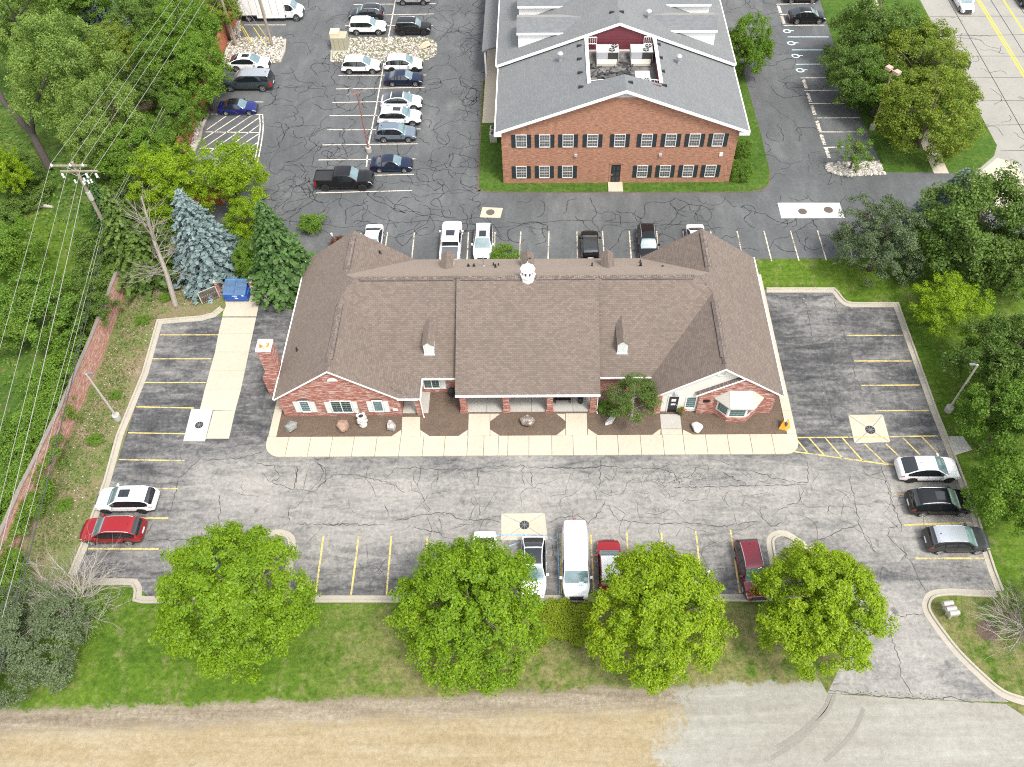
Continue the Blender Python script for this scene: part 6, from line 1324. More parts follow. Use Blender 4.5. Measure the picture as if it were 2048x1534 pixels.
# details
w2 = MB().obox((2.0, .35, 1.38), (.3, .34, .012)); o = w2.build('windshield_paper', 'paint_paleblue', van, local=True); o.rotation_euler = (0, 0, 0)
m = MB().box(-2.84, -2.78, -.12, .12, 2.06, 2.1); m.build('brake_lamp', 'lamp_red', van, local=True)
for y in (-.6, -.3, 0, .3, .6): MB().box(1.02, 1.1, y - .03, y + .03, 2.1, 2.14).build('marker_lamp', 'metal_pale', van, local=True)
# box truck
bt_p = at(543, 20, 1.0); bt = thing('box_truck', 'white box truck parked against the wall at the top left', 'truck', (bt_p[0] + .1, bt_p[1], .005), 0, 'vehicles parked in the lots')
d = car_type('van')
cabm = {}
for pn, me, painted, _, _ in d['parts']:
    if pn in ('rear_window', 'tail_light', 'number_plate', 'antenna'): continue
    o = obj(pn, me, bt, True); o.location = (1.55, 0, .12); o.scale = (.86, 1, 1)
    if painted: setmat(o, carpaint('white'))
MB().box(-4.9, 1.95, -1.2, 1.2, .95, 3.35).build('cargo_box', 'white_trim', bt, local=True); MB().box(-4.95, 2.0, -1.22, 1.22, 3.352, 3.42).build('roof_edge', 'metal_pale', bt, local=True)
MB().box(-4.85, 1.9, -1.15, 1.15, .7, .94).build('chassis', 'black_plastic', bt, local=True); MB().box(-1.8, 1.8, -1.205, -1.17, .55, .94).build('side_skirt', 'white_trim', bt, local=True)
m = MB()
for k in range(9): x = -4.9 + k * .856; m.box(x - .02, x + .02, -1.225, -1.2, .96, 3.34)
m.build('panel_ribs', 'metal_pale', bt, local=True)
for x, y, a in ((3.15, .95, 0), (3.15, -.95, math.pi), (-3.0, .95, 0), (-3.0, -.95, math.pi)):
    w_ = obj('wheel', d['tyre'], bt, True); w_.location = (x, y, .42); w_.rotation_euler = (0, 0, a); w_.scale = (1.12, 1.2, 1.12); obj('hub', d['hub'], w_, True); obj('rim', d['rim'], w_, True)
for y in (-.45, .45): o = bt
for y in (-1.1, 1.1): MB().box(-4.98, -4.9, y - .08, y + .08, .75, .9).build('tail_light', 'lamp_red', bt, local=True)
# ------------------------------------------------------------------ poles, wires, lamps, small things
def utility_pole(label, base, h, arms, lean=(0, 0), r0=.19):
    o = thing('utility_pole', label, 'utility pole', base, 0, 'wooden utility poles'); top = (base[0] + lean[0], base[1] + lean[1], h)
    MB().tube([(base[0], base[1], -.1), ((base[0] + top[0]) / 2, (base[1] + top[1]) / 2, h / 2), top], [r0, r0 * .85, r0 * .68], 10).build('pole', 'wood_pole', o); ends = []
    for z, x0, x1, yy in arms:
        f = z / h; cx, cy = base[0] + lean[0] * f, base[1] + lean[1] * f - .16
        MB().box(cx + x0, cx + x1, cy - .06, cy + .06, z - .07, z + .07).build('crossarm', 'wood_pole', o)
        m = MB(); m.tube([(cx + x0 * .45, cy - .02, z - .05), (cx, cy + .1, z - .7)], .025, 5); m.tube([(cx + x1 * .6, cy - .02, z - .05), (cx, cy + .1, z - .7)], .025, 5); m.build('brace', 'grey_wood', o)
    return o, top
pb = at(247, 522); PH = 11.6; lean = (-1.35, -.9)
pole, ptop = utility_pole('tall wooden utility pole with two crossarms left of the dead tree', pb, PH, [(11.35, -1.75, 1.25, 0), (10.75, -1.35, 1.95, 0)], (.1, .35))
cxp, cyp = pb[0] + .1, pb[1] + .19
def insul(x, y, z, up=1):
    return MB().lathe((x, y, z), [(.03, 0), (.09, .03 * up), (.05, .08 * up), (.10, .12 * up), (.05, .17 * up), (.08, .21 * up), (.03, .26 * up)], 8).build('insulator', 'porcelain', pole)
wirex = [-1.72, -.1, 1.0]
for x in wirex: insul(cxp + x, cyp - .16, 11.42)
for x in (-1.2, .9, 1.75):
    m = MB(); m.lathe((cxp + x, cyp - .2, 10.2), [(.05, 0), (.11, .05), (.08, .2), (.11, .35), (.05, .45)], 8); m.build('cutout', 'porcelain', pole); m = MB(); m.tube([(cxp + x, cyp - .2, 10.64), (cxp + x + .15, cyp - .3, 10.3), (cxp + x + .2, cyp - .25, 10.2)], .03, 5); m.build('bracket', 'galvanised', pole)
for x, z in ((-.35, 9.9), (.35, 9.75), (.8, 9.85), (.55, 10.1), (1.1, 9.95)):
    m = MB(); m.lathe((cxp + x, cyp - .3, z - .2), [(.05, 0), (.10, .04), (.06, .15), (.10, .26), (.05, .34)], 8); m.build('arrester', 'porcelain', pole)
MB().tube([(cxp, cyp + .05, 7.5), (cxp, cyp + .05, 8.4)], .21, 10).build('pole_band', 'grey_wood', pole)
# far poles on the gravel
p2, t2 = utility_pole('wooden pole on the gravel nearer the orange wall', at(473, 92), 12.0, [(11.6, -1.5, 1.5, 0)])
p3_, t3 = utility_pole('wooden pole on the gravel nearer the box truck', at(545, 92), 12.0, [(11.6, -1.5, 1.5, 0)])
def guard(label, x, y, tx, ty, tz):
    o = thing('guy_wire', label, 'guy wire', (x, y, 0), 0, 'guy wires with yellow guards on the gravel')
    a, b = np.array([x, y, 0.]), np.array([tx, ty, tz]); MB().tube([a, b], .018, 5).build('cable', 'wire', o); u = (b - a) / np.linalg.norm(b - a); MB().tube([a + u * .1, a + u * 2.6], .05, 6).build('guard', 'yellow_guard', o)
for k, ((gx, gy), (tx, ty, tz)) in enumerate(zip((at(500, 88)[:2], at(507, 90)[:2], at(532, 92)[:2], at(540, 84)[:2]), ((at(473, 92)[0], at(473, 92)[1], 9.5), (at(473, 92)[0], at(473, 92)[1], 8.5), (at(473, 92)[0], at(473, 92)[1], 10.5), (at(473, 92)[0], at(473, 92)[1], 11.2)))):
    guard('yellow guarded guy wire on the gravel, ' + ('first', 'second', 'third', 'fourth')[k] + ' from the left', gx, gy, tx, ty, tz)
pnext = (pb[0] - 2.2, pb[1] - 58, 0)
o4, t4 = utility_pole('wooden utility pole outside the left edge', (pnext[0], pnext[1], 0), PH, [(11.35, -1.75, 1.25, 0)])
def wire(label, p, q, sag, r_, mat, group):
    p, q = np.array(p), np.array(q); pts = [p + (q - p) * t - np.array([0, 0, 4 * sag * t * (1 - t)]) for t in np.linspace(0, 1, 15)]
    o = MB().tube(pts, r_, 5).build('wire', mat); tag(o, label, 'wire', group)
gA, gB = 'power lines overhead', 'communication lines lower on the pole'
# span towards the viewer, span to the far pole
far = at(473, 92)
ends = [(0, 695), (0, 860), (0, 1005)]
for x, lab, (ex, ey), (fx, fy) in zip(wirex, ('outer left', 'middle', 'inner right'), ends, ((345, 0), (363, 0), (386, 0))):
    s_ = np.array((cxp + x, cyp - .16, 11.68))
    e_ = np.array(at(ex, ey, 11.4)); d_ = e_ - s_; wire(lab + ' pale power line from the pole towards the road', s_, s_ + d_ * 2.0, .0, .017, 'wire', gA)
    f_ = np.array(at(fx, fy, 11.6)); d_ = f_ - s_; wire(lab + ' pale power line from the pole to the far poles', s_, s_ + d_ * 1.5, .0, .016, 'wire', gA)
for k, (z, (ex, ey), (fx, fy), r_, mt) in enumerate(((9.2, (0, 1075), (407, 0), .026, 'wire'), (5.1, (0, 1150), (432, 0), .02, 'wire'), (4.8, (0, 1230), (440, 0), .02, 'wire'), (4.4, (0, 1290), (448, 0), .022, 'wire_dark'), (4.0, (0, 1150 + 170), (455, 0), .04, 'wire_dark'))):
    s_ = np.array((cxp + .0, cyp - .2, z)); nm = ('highest', 'second', 'third', 'fourth', 'lowest')[k]
    e_ = np.array(at(ex, ey, z - .3)); d_ = e_ - s_; wire(nm + ' thin communication line running along the garden wall', s_, s_ + d_ * 1.5, .35, r_, mt, gB)
    f_ = np.array(at(fx, fy, z + .3)); d_ = f_ - s_; wire(nm + ' thin communication line running back through the trees', s_, s_ + d_ * 1.2, .2, r_ * .8, mt, gB)
def lamp(label, base, h, head, mat='pole_grey', arm=.35, heads=((1, 0),)):
    o = thing('parking_lamp', label, 'lamp post', base, 0, 'lamp posts round the lots'); x, y, _ = base
    MB().lathe((x, y, 0), [(.32, -.1), (.32, .55), (.28, .6)], 14).build('footing', 'concrete_grey', o)
    MB().tube([(x, y, .55), (x, y, h)], [.10, .075], 8).build('pole', mat, o); MB().obox((x, y, .62), (.3, .3, .06)).build('base_plate', mat, o)
    for dx, dy in heads:
        MB().tube([(x, y, h - .05), (x + dx * arm, y + dy * arm, h)], .045, 6).build('arm', mat, o)
        if head == 'box': MB().obox((x + dx * (arm + .28), y + dy * (arm + .28), h + .02), (.62, .62, .32), math.atan2(dy, dx)).build('lamp_head', 'bronze_lamp', o)
        else:
            hd = MB().obox((x + dx * (arm + .2), y + dy * (arm + .2), h + .06), (.46, .22, .10), math.atan2(dy, dx)).build('lamp_head', 'galv_dark', o); MB().obox((x + dx * (arm + .2), y + dy * (arm + .2), h - .01), (.4, .18, .02), math.atan2(dy, dx)).build('lens', 'plate_white', hd)
    return o
lamp('pale lamp post on the weedy strip beside the brick garden wall', at(236, 837), 6.1, 'flat', arm=.2, heads=((1, 0),))
lamp('grey lamp post on the lawn right of the front lot', at(1896, 821), 6.2, 'flat', arm=.25, heads=((-1, 0),))
lamp('lamp post poking up beside the third front tree', (10.75, 23.75, 0), 6.0, 'flat', arm=.2, heads=((.6, .8),))
lamp('thin red lamp post with white arms on the middle stalls', (at(738, 303)[0], at(738, 303)[1], 0), 7.3, 'flat', 'red_pole', .7, ((.9, .43), (-.9, -.43), (-.7, .7)))
lamp('brown twin-headed lamp post among the round east trees', at(1744, 258), 7.3, 'box', 'bronze_lamp', .25, ((-.6, .8), (.6, -.8)))
# road sign behind the east trees, cabinet and boulder on the stone island
sg_ = thing('road_sign', 'sign panel by the concrete road beyond the east trees', 'sign', at(1920, 160)); x, y, _ = at(1920, 160)
MB().tube([(x, y, 0), (x, y, 2.6)], .05, 6).build('post', 'galvanised', sg_); MB().obox((x, y, 2.2), (.06, 1.2, 1.0), .3).build('sign_panel', 'bluegrey_panel' if 'bluegrey_panel' in MAT else 'hvac_panel', sg_)
cb = thing('utility_cabinet', 'tan utility cabinet at the left end of the stone island', 'utility box', at(680, 98)); x, y, _ = at(681, 102)
MB().box(x - .95, x + .95, y - .1, y + 1.5, 0, 1.75).build('cabinet', 'tan_box', cb); MB().box(x - 1.0, x + .1, y + .2, y + 1.45, 1.752, 2.2).build('upper_box', 'tan_top', cb)
m = MB()
for k in range(3): m.box(x - .6 + k * .6, x - .58 + k * .6, y - .115, y - .1, .1, 1.65)
m.build('door_seams', 'dark_wood', cb); MB().box(x - 1.2, x + 1.2, y - .3, y + 1.7, -.02, .1).build('pad', 'concrete_grey', cb)
def boulder(name, label, px, py, w_, d_, h_, mat, seed, z=.08):
    import bmesh
    from mathutils import noise as mn
    bm = bmesh.new(); bmesh.ops.create_icosphere(bm, subdivisions=3, radius=1); rr_ = random.Random(seed); off = Vector((rr_.uniform(0, 50), rr_.uniform(0, 50), 0)); planes = [(Vector((rr_.gauss(0, 1), rr_.gauss(0, 1), rr_.gauss(.2, .8))).normalized(), rr_.uniform(.48, .78)) for _ in range(15)]
    for v in bm.verts:
        c = v.co.copy(); c *= 1 + .16 * mn.noise(c * 1.3 + off)
        for n_, k in planes:
            e_ = c.dot(n_)
            if e_ > k: c -= n_ * (e_ - k) * .96
        c *= 1 + .05 * mn.noise(c * 4 + off); v.co = Vector((c.x * w_ / 2, c.y * d_ / 2, c.z * h_ / 2 + h_ * .32))
    me = bpy.data.meshes.new(name); bm.to_mesh(me); bm.free(); me.materials.append(MAT[mat]); o = obj(name, me); p = at(px, py, z); o.location = (p[0], p[1], z); o.rotation_euler = (0, 0, rr_.uniform(0, 1)); return tag(o, label, 'boulder', 'boulders in the mulch beds')
boulder('boulder', 'grey green boulder nearest the left end of the mulch bed', 583, 858, 1.35, 1.1, 1.1, 'rock_grey', 1); boulder('boulder', 'tan and brown boulder under the double window', 684, 856, 1.3, 1.25, 1.15, 'rock_tan', 2)
boulder('boulder', 'white streaked boulder beside the left entry walk', 782, 858, 1.05, 1.1, 1.1, 'rock_white', 3); boulder('boulder', 'large dark mottled boulder in the eight sided middle bed', 1055, 848, 1.45, 1.3, 1.35, 'rock_brown', 4)
boulder('boulder', 'flat pale boulder under the small garden tree', 1222, 842, 1.4, .75, .6, 'rock_pale', 5); boulder('boulder', 'white rounded boulder between door walk and bay window', 1393, 857, 1.15, 1.05, .9, 'rock_pale', 6)
o = boulder('boulder', 'peach boulder at the right end of the stone island', 852, 94, 2.2, 1.1, 1.0, 'rock_peach', 8, .03); o['group'] = 'boulders on the stone islands'
# amber figure and white tiered planter
p = at(1568, 856, .08); f_ = thing('garden_ornament', 'amber glazed three sided ornament with a dark hollow in the corner bed', 'ornament', p); x, y, z = p
m = MB(); m.poly([(x - .48, y - .12, z + .08), (x + .08, y - .28, z + .08), (x + .5, y, z + .1), (x + .25, y + .3, z + .85), (x - .1, y + .3, z + .85)]); 
m.hexa([(x - .5, y - .15, z), (x + .08, y - .32, z), (x + .08, y - .2, z), (x - .4, y + .05, z), (x - .5, y - .15, z + .12), (x + .08, y - .32, z + .12), (x + .08, y - .2, z + .12), (x - .4, y + .05, z + .12)]); m.hexa([(x + .08, y - .32, z), (x + .52, y - .05, z), (x + .45, y + .1, z), (x + .08, y - .2, z), (x + .08, y - .32, z + .12), (x + .52, y - .05, z + .12), (x + .45, y + .1, z + .12), (x + .08, y - .2, z + .12)])
m.hexa([(x - .4, y - .05, z), (x + .08, y - .2, z), (x + .2, y + .4, z), (x - .2, y + .4, z), (x - .12, y + .2, z + .8), (x + .02, y + .12, z + .75), (x + .12, y + .42, z + .9), (x - .12, y + .42, z + .9)]); m.hexa([(x + .08, y - .2, z), (x + .46, y + .02, z), (x + .35, y + .4, z), (x + .15, y + .4, z), (x + .08, y + .12, z + .6), (x + .3, y + .2, z + .72), (x + .3, y + .42, z + .8), (x + .12, y + .42, z + .8)])
m.build('shell', 'amber_glaze', f_); MB().obox((x + .05, y + .06, z + .5), (.14, .3, .5), .3).build('hollow', 'dark_wood', f_)
p = at(727, 850, .08); f_ = thing('tiered_planter', 'white stacked strawberry planter with projecting lips', 'planter', p); x, y, z = p
MB().lathe((x, y, z), [(.30, 0), (.33, .12), (.28, .2), (.24, .3), (.3, .5), (.26, .6), (.3, .82), (.26, .92), (.3, 1.15), (.27, 1.25), (.28, 1.35), (.22, 1.36), (.2, 1.25)], 18).build('column', 'planter_white', f_)
for t_ in range(3):
    for k in range(4):
        a = k * math.pi / 2 + .4 * t_ + .3; c, e_ = math.cos(a), math.sin(a); zz = z + .42 + t_ * .33; m = MB()
        pts = [(x + c * (.24 + .26 * q) - e_ * w_, y + e_ * (.24 + .26 * q) + c * w_, zz + .12 * q) for q, w_ in ((0, -.13), (.6, -.14), (.8, 0), (.6, .14), (0, .13))]; m.slab([(a_, b_, c_ + .1) for a_, b_, c_ in pts], .09); m.build('lip', 'planter_white', f_)
MB().lathe((x, y, z + 1.26), [(.2, 0), (.19, .015)], 14).build('soil', 'black_plastic', f_)
# flower pot by the door
p = at(1190 + 855 / 4.995, 660 + 845 / 4.995, .1); fp = thing('flower_pot', 'pot of red flowers beside the front door walk', 'flower pot', p); x, y, z = p
MB().lathe((x, y, z), [(.16, 0), (.22, .36), (.24, .4)], 14).build('pot', 'dark_wood', fp)
# mailboxes on the corner island
for k, (px, py) in enumerate(((1885, 1218), (1891, 1229), (1897, 1237))):
    p = at(px, py); o = thing('mailbox', 'grey round-topped mailbox, ' + ('farthest of the three', 'middle of the three', 'nearest of the three')[k] + ' on the corner island', 'mailbox', p, math.radians(8), 'mailboxes on the corner island')
    MB().obox((0, 0, .45), (.1, .1, .9)).build('post', 'grey_wood', o, local=True); m = MB(); n = 9; w_ = .19; L = .36
    prof = [(-w_, .85), (w_, .85)] + [(w_ * math.cos(a), 1.05 + w_ * .9 * math.sin(a)) for a in np.linspace(0, math.pi, n)]; b = len(m.v)
    F_ = [(-L, q, z) for q, z in prof]; B_ = [(L, q, z) for q, z in prof]; m.poly(F_[::-1]); m.poly(B_)
    for i in range(len(F_)): j = (i + 1) % len(F_); m.poly([F_[i], F_[j], B_[j], B_[i]])
    m.build('box', 'mailbox', o, local=True); MB().obox((-L - .012, 0, 1.0), (.02, .28, .22)).build('door', 'galvanised', o, local=True)
# bollard by the left rear gable, logs and stone ring on the woodland lawn
bo = thing('bollard', 'red and white bollard among red shrubs behind the left gable', 'bollard', at(668, 486)); x, y, _ = at(668, 486)
for k in range(4): MB().lathe((x, y, k * .32), [(.1, 0), (.1, .318)], 12).build('band', 'plate_white' if k % 2 else 'red_pole', bo)
a, b = at(68, 417), at(108, 415); o = MB().tube([(a[0], a[1], .2), ((a[0] + b[0]) / 2, a[1] + .15, .24), (b[0], b[1] - .1, .15)], [.22, .2, .14], 9).tube([(a[0] + .6, a[1], .3), (a[0] + .9, a[1] + .5, .75)], [.1, .06], 6).build('fallen_log', 'bark_dead'); tag(o, 'short pale fallen log on the woodland lawn', 'log')
r = random.Random(9)
for i in range(10):
    p = at(45 + r.uniform(-26, 26), 396 + r.uniform(-12, 12)); o = boulder('stone', 'brown field stone in the heap by the woodland lawn', 45 + r.uniform(-28, 28), 396 + r.uniform(-12, 12), r.uniform(.5, 1), r.uniform(.4, .8), r.uniform(.35, .6), 'rock_tan', 30 + i, 0); o['group'] = 'field stones heaped by the woodland lawn'; o['category'] = 'stone'
fpit = MB().lathe((at(292, 214)[0], at(292, 214)[1], 0), [(.9, 0), (.9, .35), (.65, .35), (.6, .1)], 14).build('fire_pit', 'rock_tan'); tag(fpit, 'round stone fire pit on the grass between the trees', 'fire pit')
# ------------------------------------------------------------------ vegetation
def leaves_mesh(name, C, N, S_, mat, aspect=.55, fold=.18, rng=None):
    n = len(C); N = N / (np.linalg.norm(N, axis=1, keepdims=True) + 1e-9); t = rng.normal(size=(n, 3)); t -= N * (t * N).sum(1, keepdims=True); t /= np.linalg.norm(t, axis=1, keepdims=True) + 1e-9; b = np.cross(N, t)
    S_ = S_[:, None]; V = np.empty((n, 4, 3)); V[:, 0] = C - t * S_ * .5; V[:, 1] = C + b * S_ * aspect * .5 - N * S_ * fold; V[:, 2] = C + t * S_ * .5 - N * S_ * fold * .6; V[:, 3] = C - b * S_ * aspect * .5 - N * S_ * fold
    me = bpy.data.meshes.new(name); me.vertices.add(4 * n); me.vertices.foreach_set('co', V.reshape(-1).astype(np.float32)); me.loops.add(4 * n); me.loops.foreach_set('vertex_index', np.arange(4 * n, dtype=np.int32))
    me.polygons.add(n); me.polygons.foreach_set('loop_start', np.arange(0, 4 * n, 4, dtype=np.int32)); me.polygons.foreach_set('loop_total', np.full(n, 4, dtype=np.int32)); me.materials.append(MAT[mat]); me.update(); me.validate(); return me
def crown_pts(seed, n, clumps, cr=.12, low=-.55, hollow=.5, up=.35, leafsz=.05, flat=.75, spread=.75, boughs=34, br=.30, taper=.0, lump=.2, fill=.33):
    """unit crown (radius 1): boughs carry clumps, clumps carry leaves; returns centres, normals, sizes"""
    r = np.random.default_rng(seed)
    i = np.arange(boughs * 2) + .5; ph = np.arccos(1 - 2 * i / (boughs * 2)); th = i * 2.39996 + r.uniform(0, 6)
    d = np.c_[np.cos(th) * np.sin(ph), np.sin(th) * np.sin(ph), np.cos(ph)] + r.normal(0, .12, (boughs * 2, 3)); d /= np.linalg.norm(d, axis=1, keepdims=True); d = d[d[:, 2] > low]; r.shuffle(d); d = d[:boughs]; m = len(d)
    rad = (1 - br * .8) * (1 + r.normal(0, lump * .5, m)).clip(.72, 1.22); bc = d * rad[:, None]; bs = br * r.uniform(.75, 1.25, m)
    inner = r.normal(size=(int(boughs * fill), 3)); inner /= np.linalg.norm(inner, axis=1, keepdims=True); inner *= r.uniform(.1, .6, (len(inner), 1)); bc = np.r_[bc, inner]; d = np.r_[d, inner / (np.linalg.norm(inner, axis=1, keepdims=True))]; bs = np.r_[bs, np.full(len(inner), br)]
    k = r.integers(0, len(bc), clumps); o = r.normal(size=(clumps, 3)) * .75 + d[k] * .55 + [0, 0, .25]; o /= np.linalg.norm(o, axis=1, keepdims=True)
    cc = bc[k] + o * (bs[k] * r.uniform(.45, 1.0, clumps))[:, None]; size = cr * r.uniform(.6, 1.35, clumps); w_ = size ** 2; w_ /= w_.sum(); idx = r.choice(clumps, n, p=w_)
    off = r.normal(size=(n, 3)); off /= np.linalg.norm(off, axis=1, keepdims=True); off *= (r.random(n) ** .45)[:, None]; off[:, 2] *= flat
    C = cc[idx] + off * size[idx][:, None]; N = off * .7 + o[idx] * .45 + d[k[idx]] * .25 + [0, 0, up] + r.normal(size=(n, 3)) * spread
    if taper: C[:, :2] *= (1 - taper * C[:, 2:3]).clip(.3, 1.35)
    return C, N, leafsz * r.uniform(.6, 1.35, n), r
PROTO = {}
def crown_mesh(key, seed, mat, n, clumps, leafsz, **kw):
    k = (key, seed, mat)
    if k not in PROTO: C, N, S_, r = crown_pts(seed, n, clumps, leafsz=leafsz, **kw); PROTO[k] = leaves_mesh('crown', C, N, S_, mat, rng=r)
    return PROTO[k]
def branches_mesh(seed, h0, n=9, mat='bark', spread=.75, r0=.055, lean=0.0):
    """unit tree: trunk foot at z=-h0, crown centre at 0"""
    k = ('br', seed, round(h0, 2), mat)
    if k in PROTO: return PROTO[k]
    r = random.Random(seed); m = MB(); m.tube([(lean * -h0, 0, -h0), (lean * -h0 * .5 + .02, .01, -h0 * .55), (0, 0, -.25), (.02, .02, .25), (.0, .03, .7)], [r0 * 1.25, r0, r0 * .8, r0 * .5, r0 * .12], 8)
    for i in range(n):
        a = i * 2.4 + r.uniform(-.3, .3); z0 = r.uniform(-.45, .2); L = r.uniform(.6, .92); p1 = (spread * L * .5 * math.cos(a), spread * L * .5 * math.sin(a), z0 + .28); p2 = (spread * L * math.cos(a + .15), spread * L * math.sin(a + .15), z0 + .5)
        m.tube([(0, 0, z0), p1, p2], [r0 * .5, r0 * .3, r0 * .07], 5)
        for j in range(2):
            b = a + r.uniform(-.9, .9); m.tube([p1, (p1[0] + .3 * math.cos(b), p1[1] + .3 * math.sin(b), p1[2] + .2)], [r0 * .22, r0 * .05], 4)
    PROTO[k] = m.mesh('trunk', mat, True); return PROTO[k]
KINDS = {'ash': dict(mat='leaf_bright', n=60000, clumps=980, leafsz=.042, cr=.10, up=.55, flat=.6, boughs=78, br=.27, taper=.2, lump=.09, spread=.6, low=-.45, fill=.75), 'ashy': dict(mat='leaf_yellowish', n=60000, clumps=980, leafsz=.042, cr=.10, up=.55, flat=.6, boughs=78, br=.27, taper=.2, lump=.09, spread=.6, low=-.45, fill=.75), 'mid': dict(mat='leaf_mid', n=24000, clumps=420, leafsz=.055, cr=.125, lump=.26, boughs=44, br=.30), 'fresh': dict(mat='leaf_fresh', n=24000, clumps=420, leafsz=.055, cr=.125, lump=.26, boughs=44, br=.30),
         'dark': dict(mat='leaf_dark', n=34000, clumps=560, leafsz=.045, cr=.115, up=.4, boughs=54, br=.28, lump=.2), 'olive': dict(mat='leaf_olive', n=34000, clumps=640, leafsz=.042, cr=.105, boughs=70, br=.25, lump=.08, up=.5), 'willow': dict(mat='leaf_willow', n=36000, clumps=420, leafsz=.042, cr=.10, flat=1.5, low=-.8, boughs=40, br=.3, lump=.35), 'gold': dict(mat='leaf_gold', n=20000, clumps=330, leafsz=.05, cr=.12, lump=.35, br=.32, boughs=44), 'bush': dict(mat='leaf_fresh', n=8000, clumps=110, leafsz=.085, cr=.22, low=-.2, lump=.5, br=.38), 'bushdark': dict(mat='leaf_dark', n=8000, clumps=110, leafsz=.085, cr=.22, low=-.2, lump=.5, br=.38),
         'bushmid': dict(mat='leaf_mid', n=8000, clumps=110, leafsz=.085, cr=.22, low=-.2, lump=.5, br=.38), 'round': dict(mat='leaf_mid', n=9000, clumps=260, leafsz=.075, cr=.16, low=-.4, boughs=60, br=.22, lump=.05), 'juniper': dict(mat='leaf_juniper', n=26000, clumps=300, leafsz=.042, cr=.12, up=.5, low=-.35, lump=.3), 'rust': dict(mat='leaf_rust', n=3000, clumps=40, leafsz=.12, cr=.3, low=-.2), 'yew': dict(mat='leaf_yew', n=34000, clumps=420, leafsz=.04, cr=.11, up=.45, low=-.5, lump=.35, boughs=44, br=.3, flat=.6), 'airy': dict(mat='leaf_mid', n=2600, clumps=60, leafsz=.09, cr=.2, lump=.5), 'sparse': dict(mat='leaf_cedar', n=11000, clumps=150, leafsz=.045, cr=.13, flat=1.0, lump=.4)}
_cnt = {}
def SB(k): return 100 + 10 * list(KINDS).index(k)
def tree(kind, label, px, py, zc, hw, ratio=1.0, name='tree', cat='tree', group=None, seeds=2, low=None, bark='bark', lean=0.0, stems=True, squash=1.0):
    """px,py: crown centre in the survey, zc its height, hw half width in survey pixels"""
    R = hw / pxm(py, zc); p = at(px, py, zc); i = _cnt.get(kind, 0); _cnt[kind] = i + 1; kw = dict(KINDS[kind]); mat = kw.pop('mat')
    o = thing(name, label, cat, (p[0], p[1], 0), rnd.uniform(0, 6.28), group); c = obj('crown', crown_mesh(kind, SB(kind) + i % seeds, mat, **kw), o, True); c.location = (0, 0, zc); c.scale = (R, R * squash, R * ratio)
    if stems:
        h0 = zc / (R * ratio); t = obj('trunk', branches_mesh(10 + i % seeds, round(h0, 1), mat=bark, lean=lean), o, True); t.location = (0, 0, zc); t.scale = (R, R * squash, R * ratio)
    return o
def shrub(kind, label, px, py, hw, h=1.4, group=None, name='shrub', squash=1.0):
    R = hw / pxm(py, h * .5); p = at(px, py, h * .5); i = _cnt.get(kind, 0); _cnt[kind] = i + 1; kw = dict(KINDS[kind]); mat = kw.pop('mat')
    o = obj(name, crown_mesh(kind, SB(kind) + i % 3, mat, **kw)); o.location = (p[0], p[1], h * .42); o.scale = (R, R * squash, h * .6); o.rotation_euler = (0, 0, rnd.uniform(0, 6.28)); return tag(o, label, 'shrub', group)
def conifer_mesh(key, seed, mat, levels=26, per=15, n_leaf=11, droop=.35, ls=.055, rbase=.36, tipup=.0, gap=.12):
    """unit height conifer; base radius rbase"""
    k = (key, seed)
    if k in PROTO: return PROTO[k]
    r = np.random.default_rng(seed); C = []; N = []; S_ = []
    for i in range(levels):
        f = i / levels; z = .04 + .95 * f; R = rbase * (1 - f) ** .82 * (1 + r.uniform(-gap, gap)) + .012; m = max(5, int(per * (1 - f * .6)))
        for j in range(m):
            a = 2 * math.pi * (j + r.uniform(-.35, .35)) / m + i * 1.1; L = R * r.uniform(.78, 1.12); zz = z + r.uniform(-.018, .018); q = max(4, int(n_leaf * (L / rbase) ** .8) + 2)
            t = np.linspace(.22, 1, q); x = L * t; dz = -droop * L * t ** 1.5 + tipup * L * t ** 3
            for e in range(2):
                w_ = L * .30 * (1.1 - t) * r.uniform(-1, 1, q) if e else np.zeros(q)
                pts = np.c_[x * math.cos(a) - w_ * math.sin(a), x * math.sin(a) + w_ * math.cos(a), zz + dz + r.normal(0, .006, q)]; C.append(pts); N.append(np.c_[math.cos(a) * .45 + r.normal(0, .4, q), math.sin(a) * .45 + r.normal(0, .4, q), .9 + r.normal(0, .3, q)]); S_.append(ls * r.uniform(.7, 1.3, q) * (.6 + .6 * (1 - f)))
    PROTO[k] = leaves_mesh('crown', np.concatenate(C), np.concatenate(N), np.concatenate(S_), mat, .62, .22, r); return PROTO[k]
def conifer(kind, label, px, py, h, hw, group=None):
    """px,py: foot of the tree; hw half width in survey pixels"""
    p = at(px, py); R = hw / pxm(py, h * .3); o = thing('conifer', label, 'conifer', (p[0], p[1], 0), rnd.uniform(0, 6.28), group)
    mat, kw = {'blue': ('leaf_blue', dict(levels=30, per=19, n_leaf=14, ls=.05, droop=.30, gap=.16)), 'spruce': ('leaf_spruce', dict(levels=32, per=20, n_leaf=14, ls=.048, droop=.38, gap=.13)), 'cedar': ('leaf_cedar', dict(levels=30, per=17, n_leaf=14, ls=.052, droop=.25, gap=.24)), 'yew': ('leaf_juniper', dict(levels=20, per=16, n_leaf=16, ls=.06, droop=.2, gap=.22))}[kind]
    c = obj('crown', conifer_mesh(kind, 3, mat, **kw), o, True); c.scale = (R / .36, R / .36, h); t = obj('trunk', conifer_trunk(), o, True); t.scale = (h, h, h); return o
def conifer_trunk():
    if 'ct' not in PROTO: PROTO['ct'] = MB().tube([(0, 0, -.01), (0, 0, .5), (0, 0, .97)], [.02, .012, .002], 7).mesh('trunk', 'bark', True)
    return PROTO['ct']
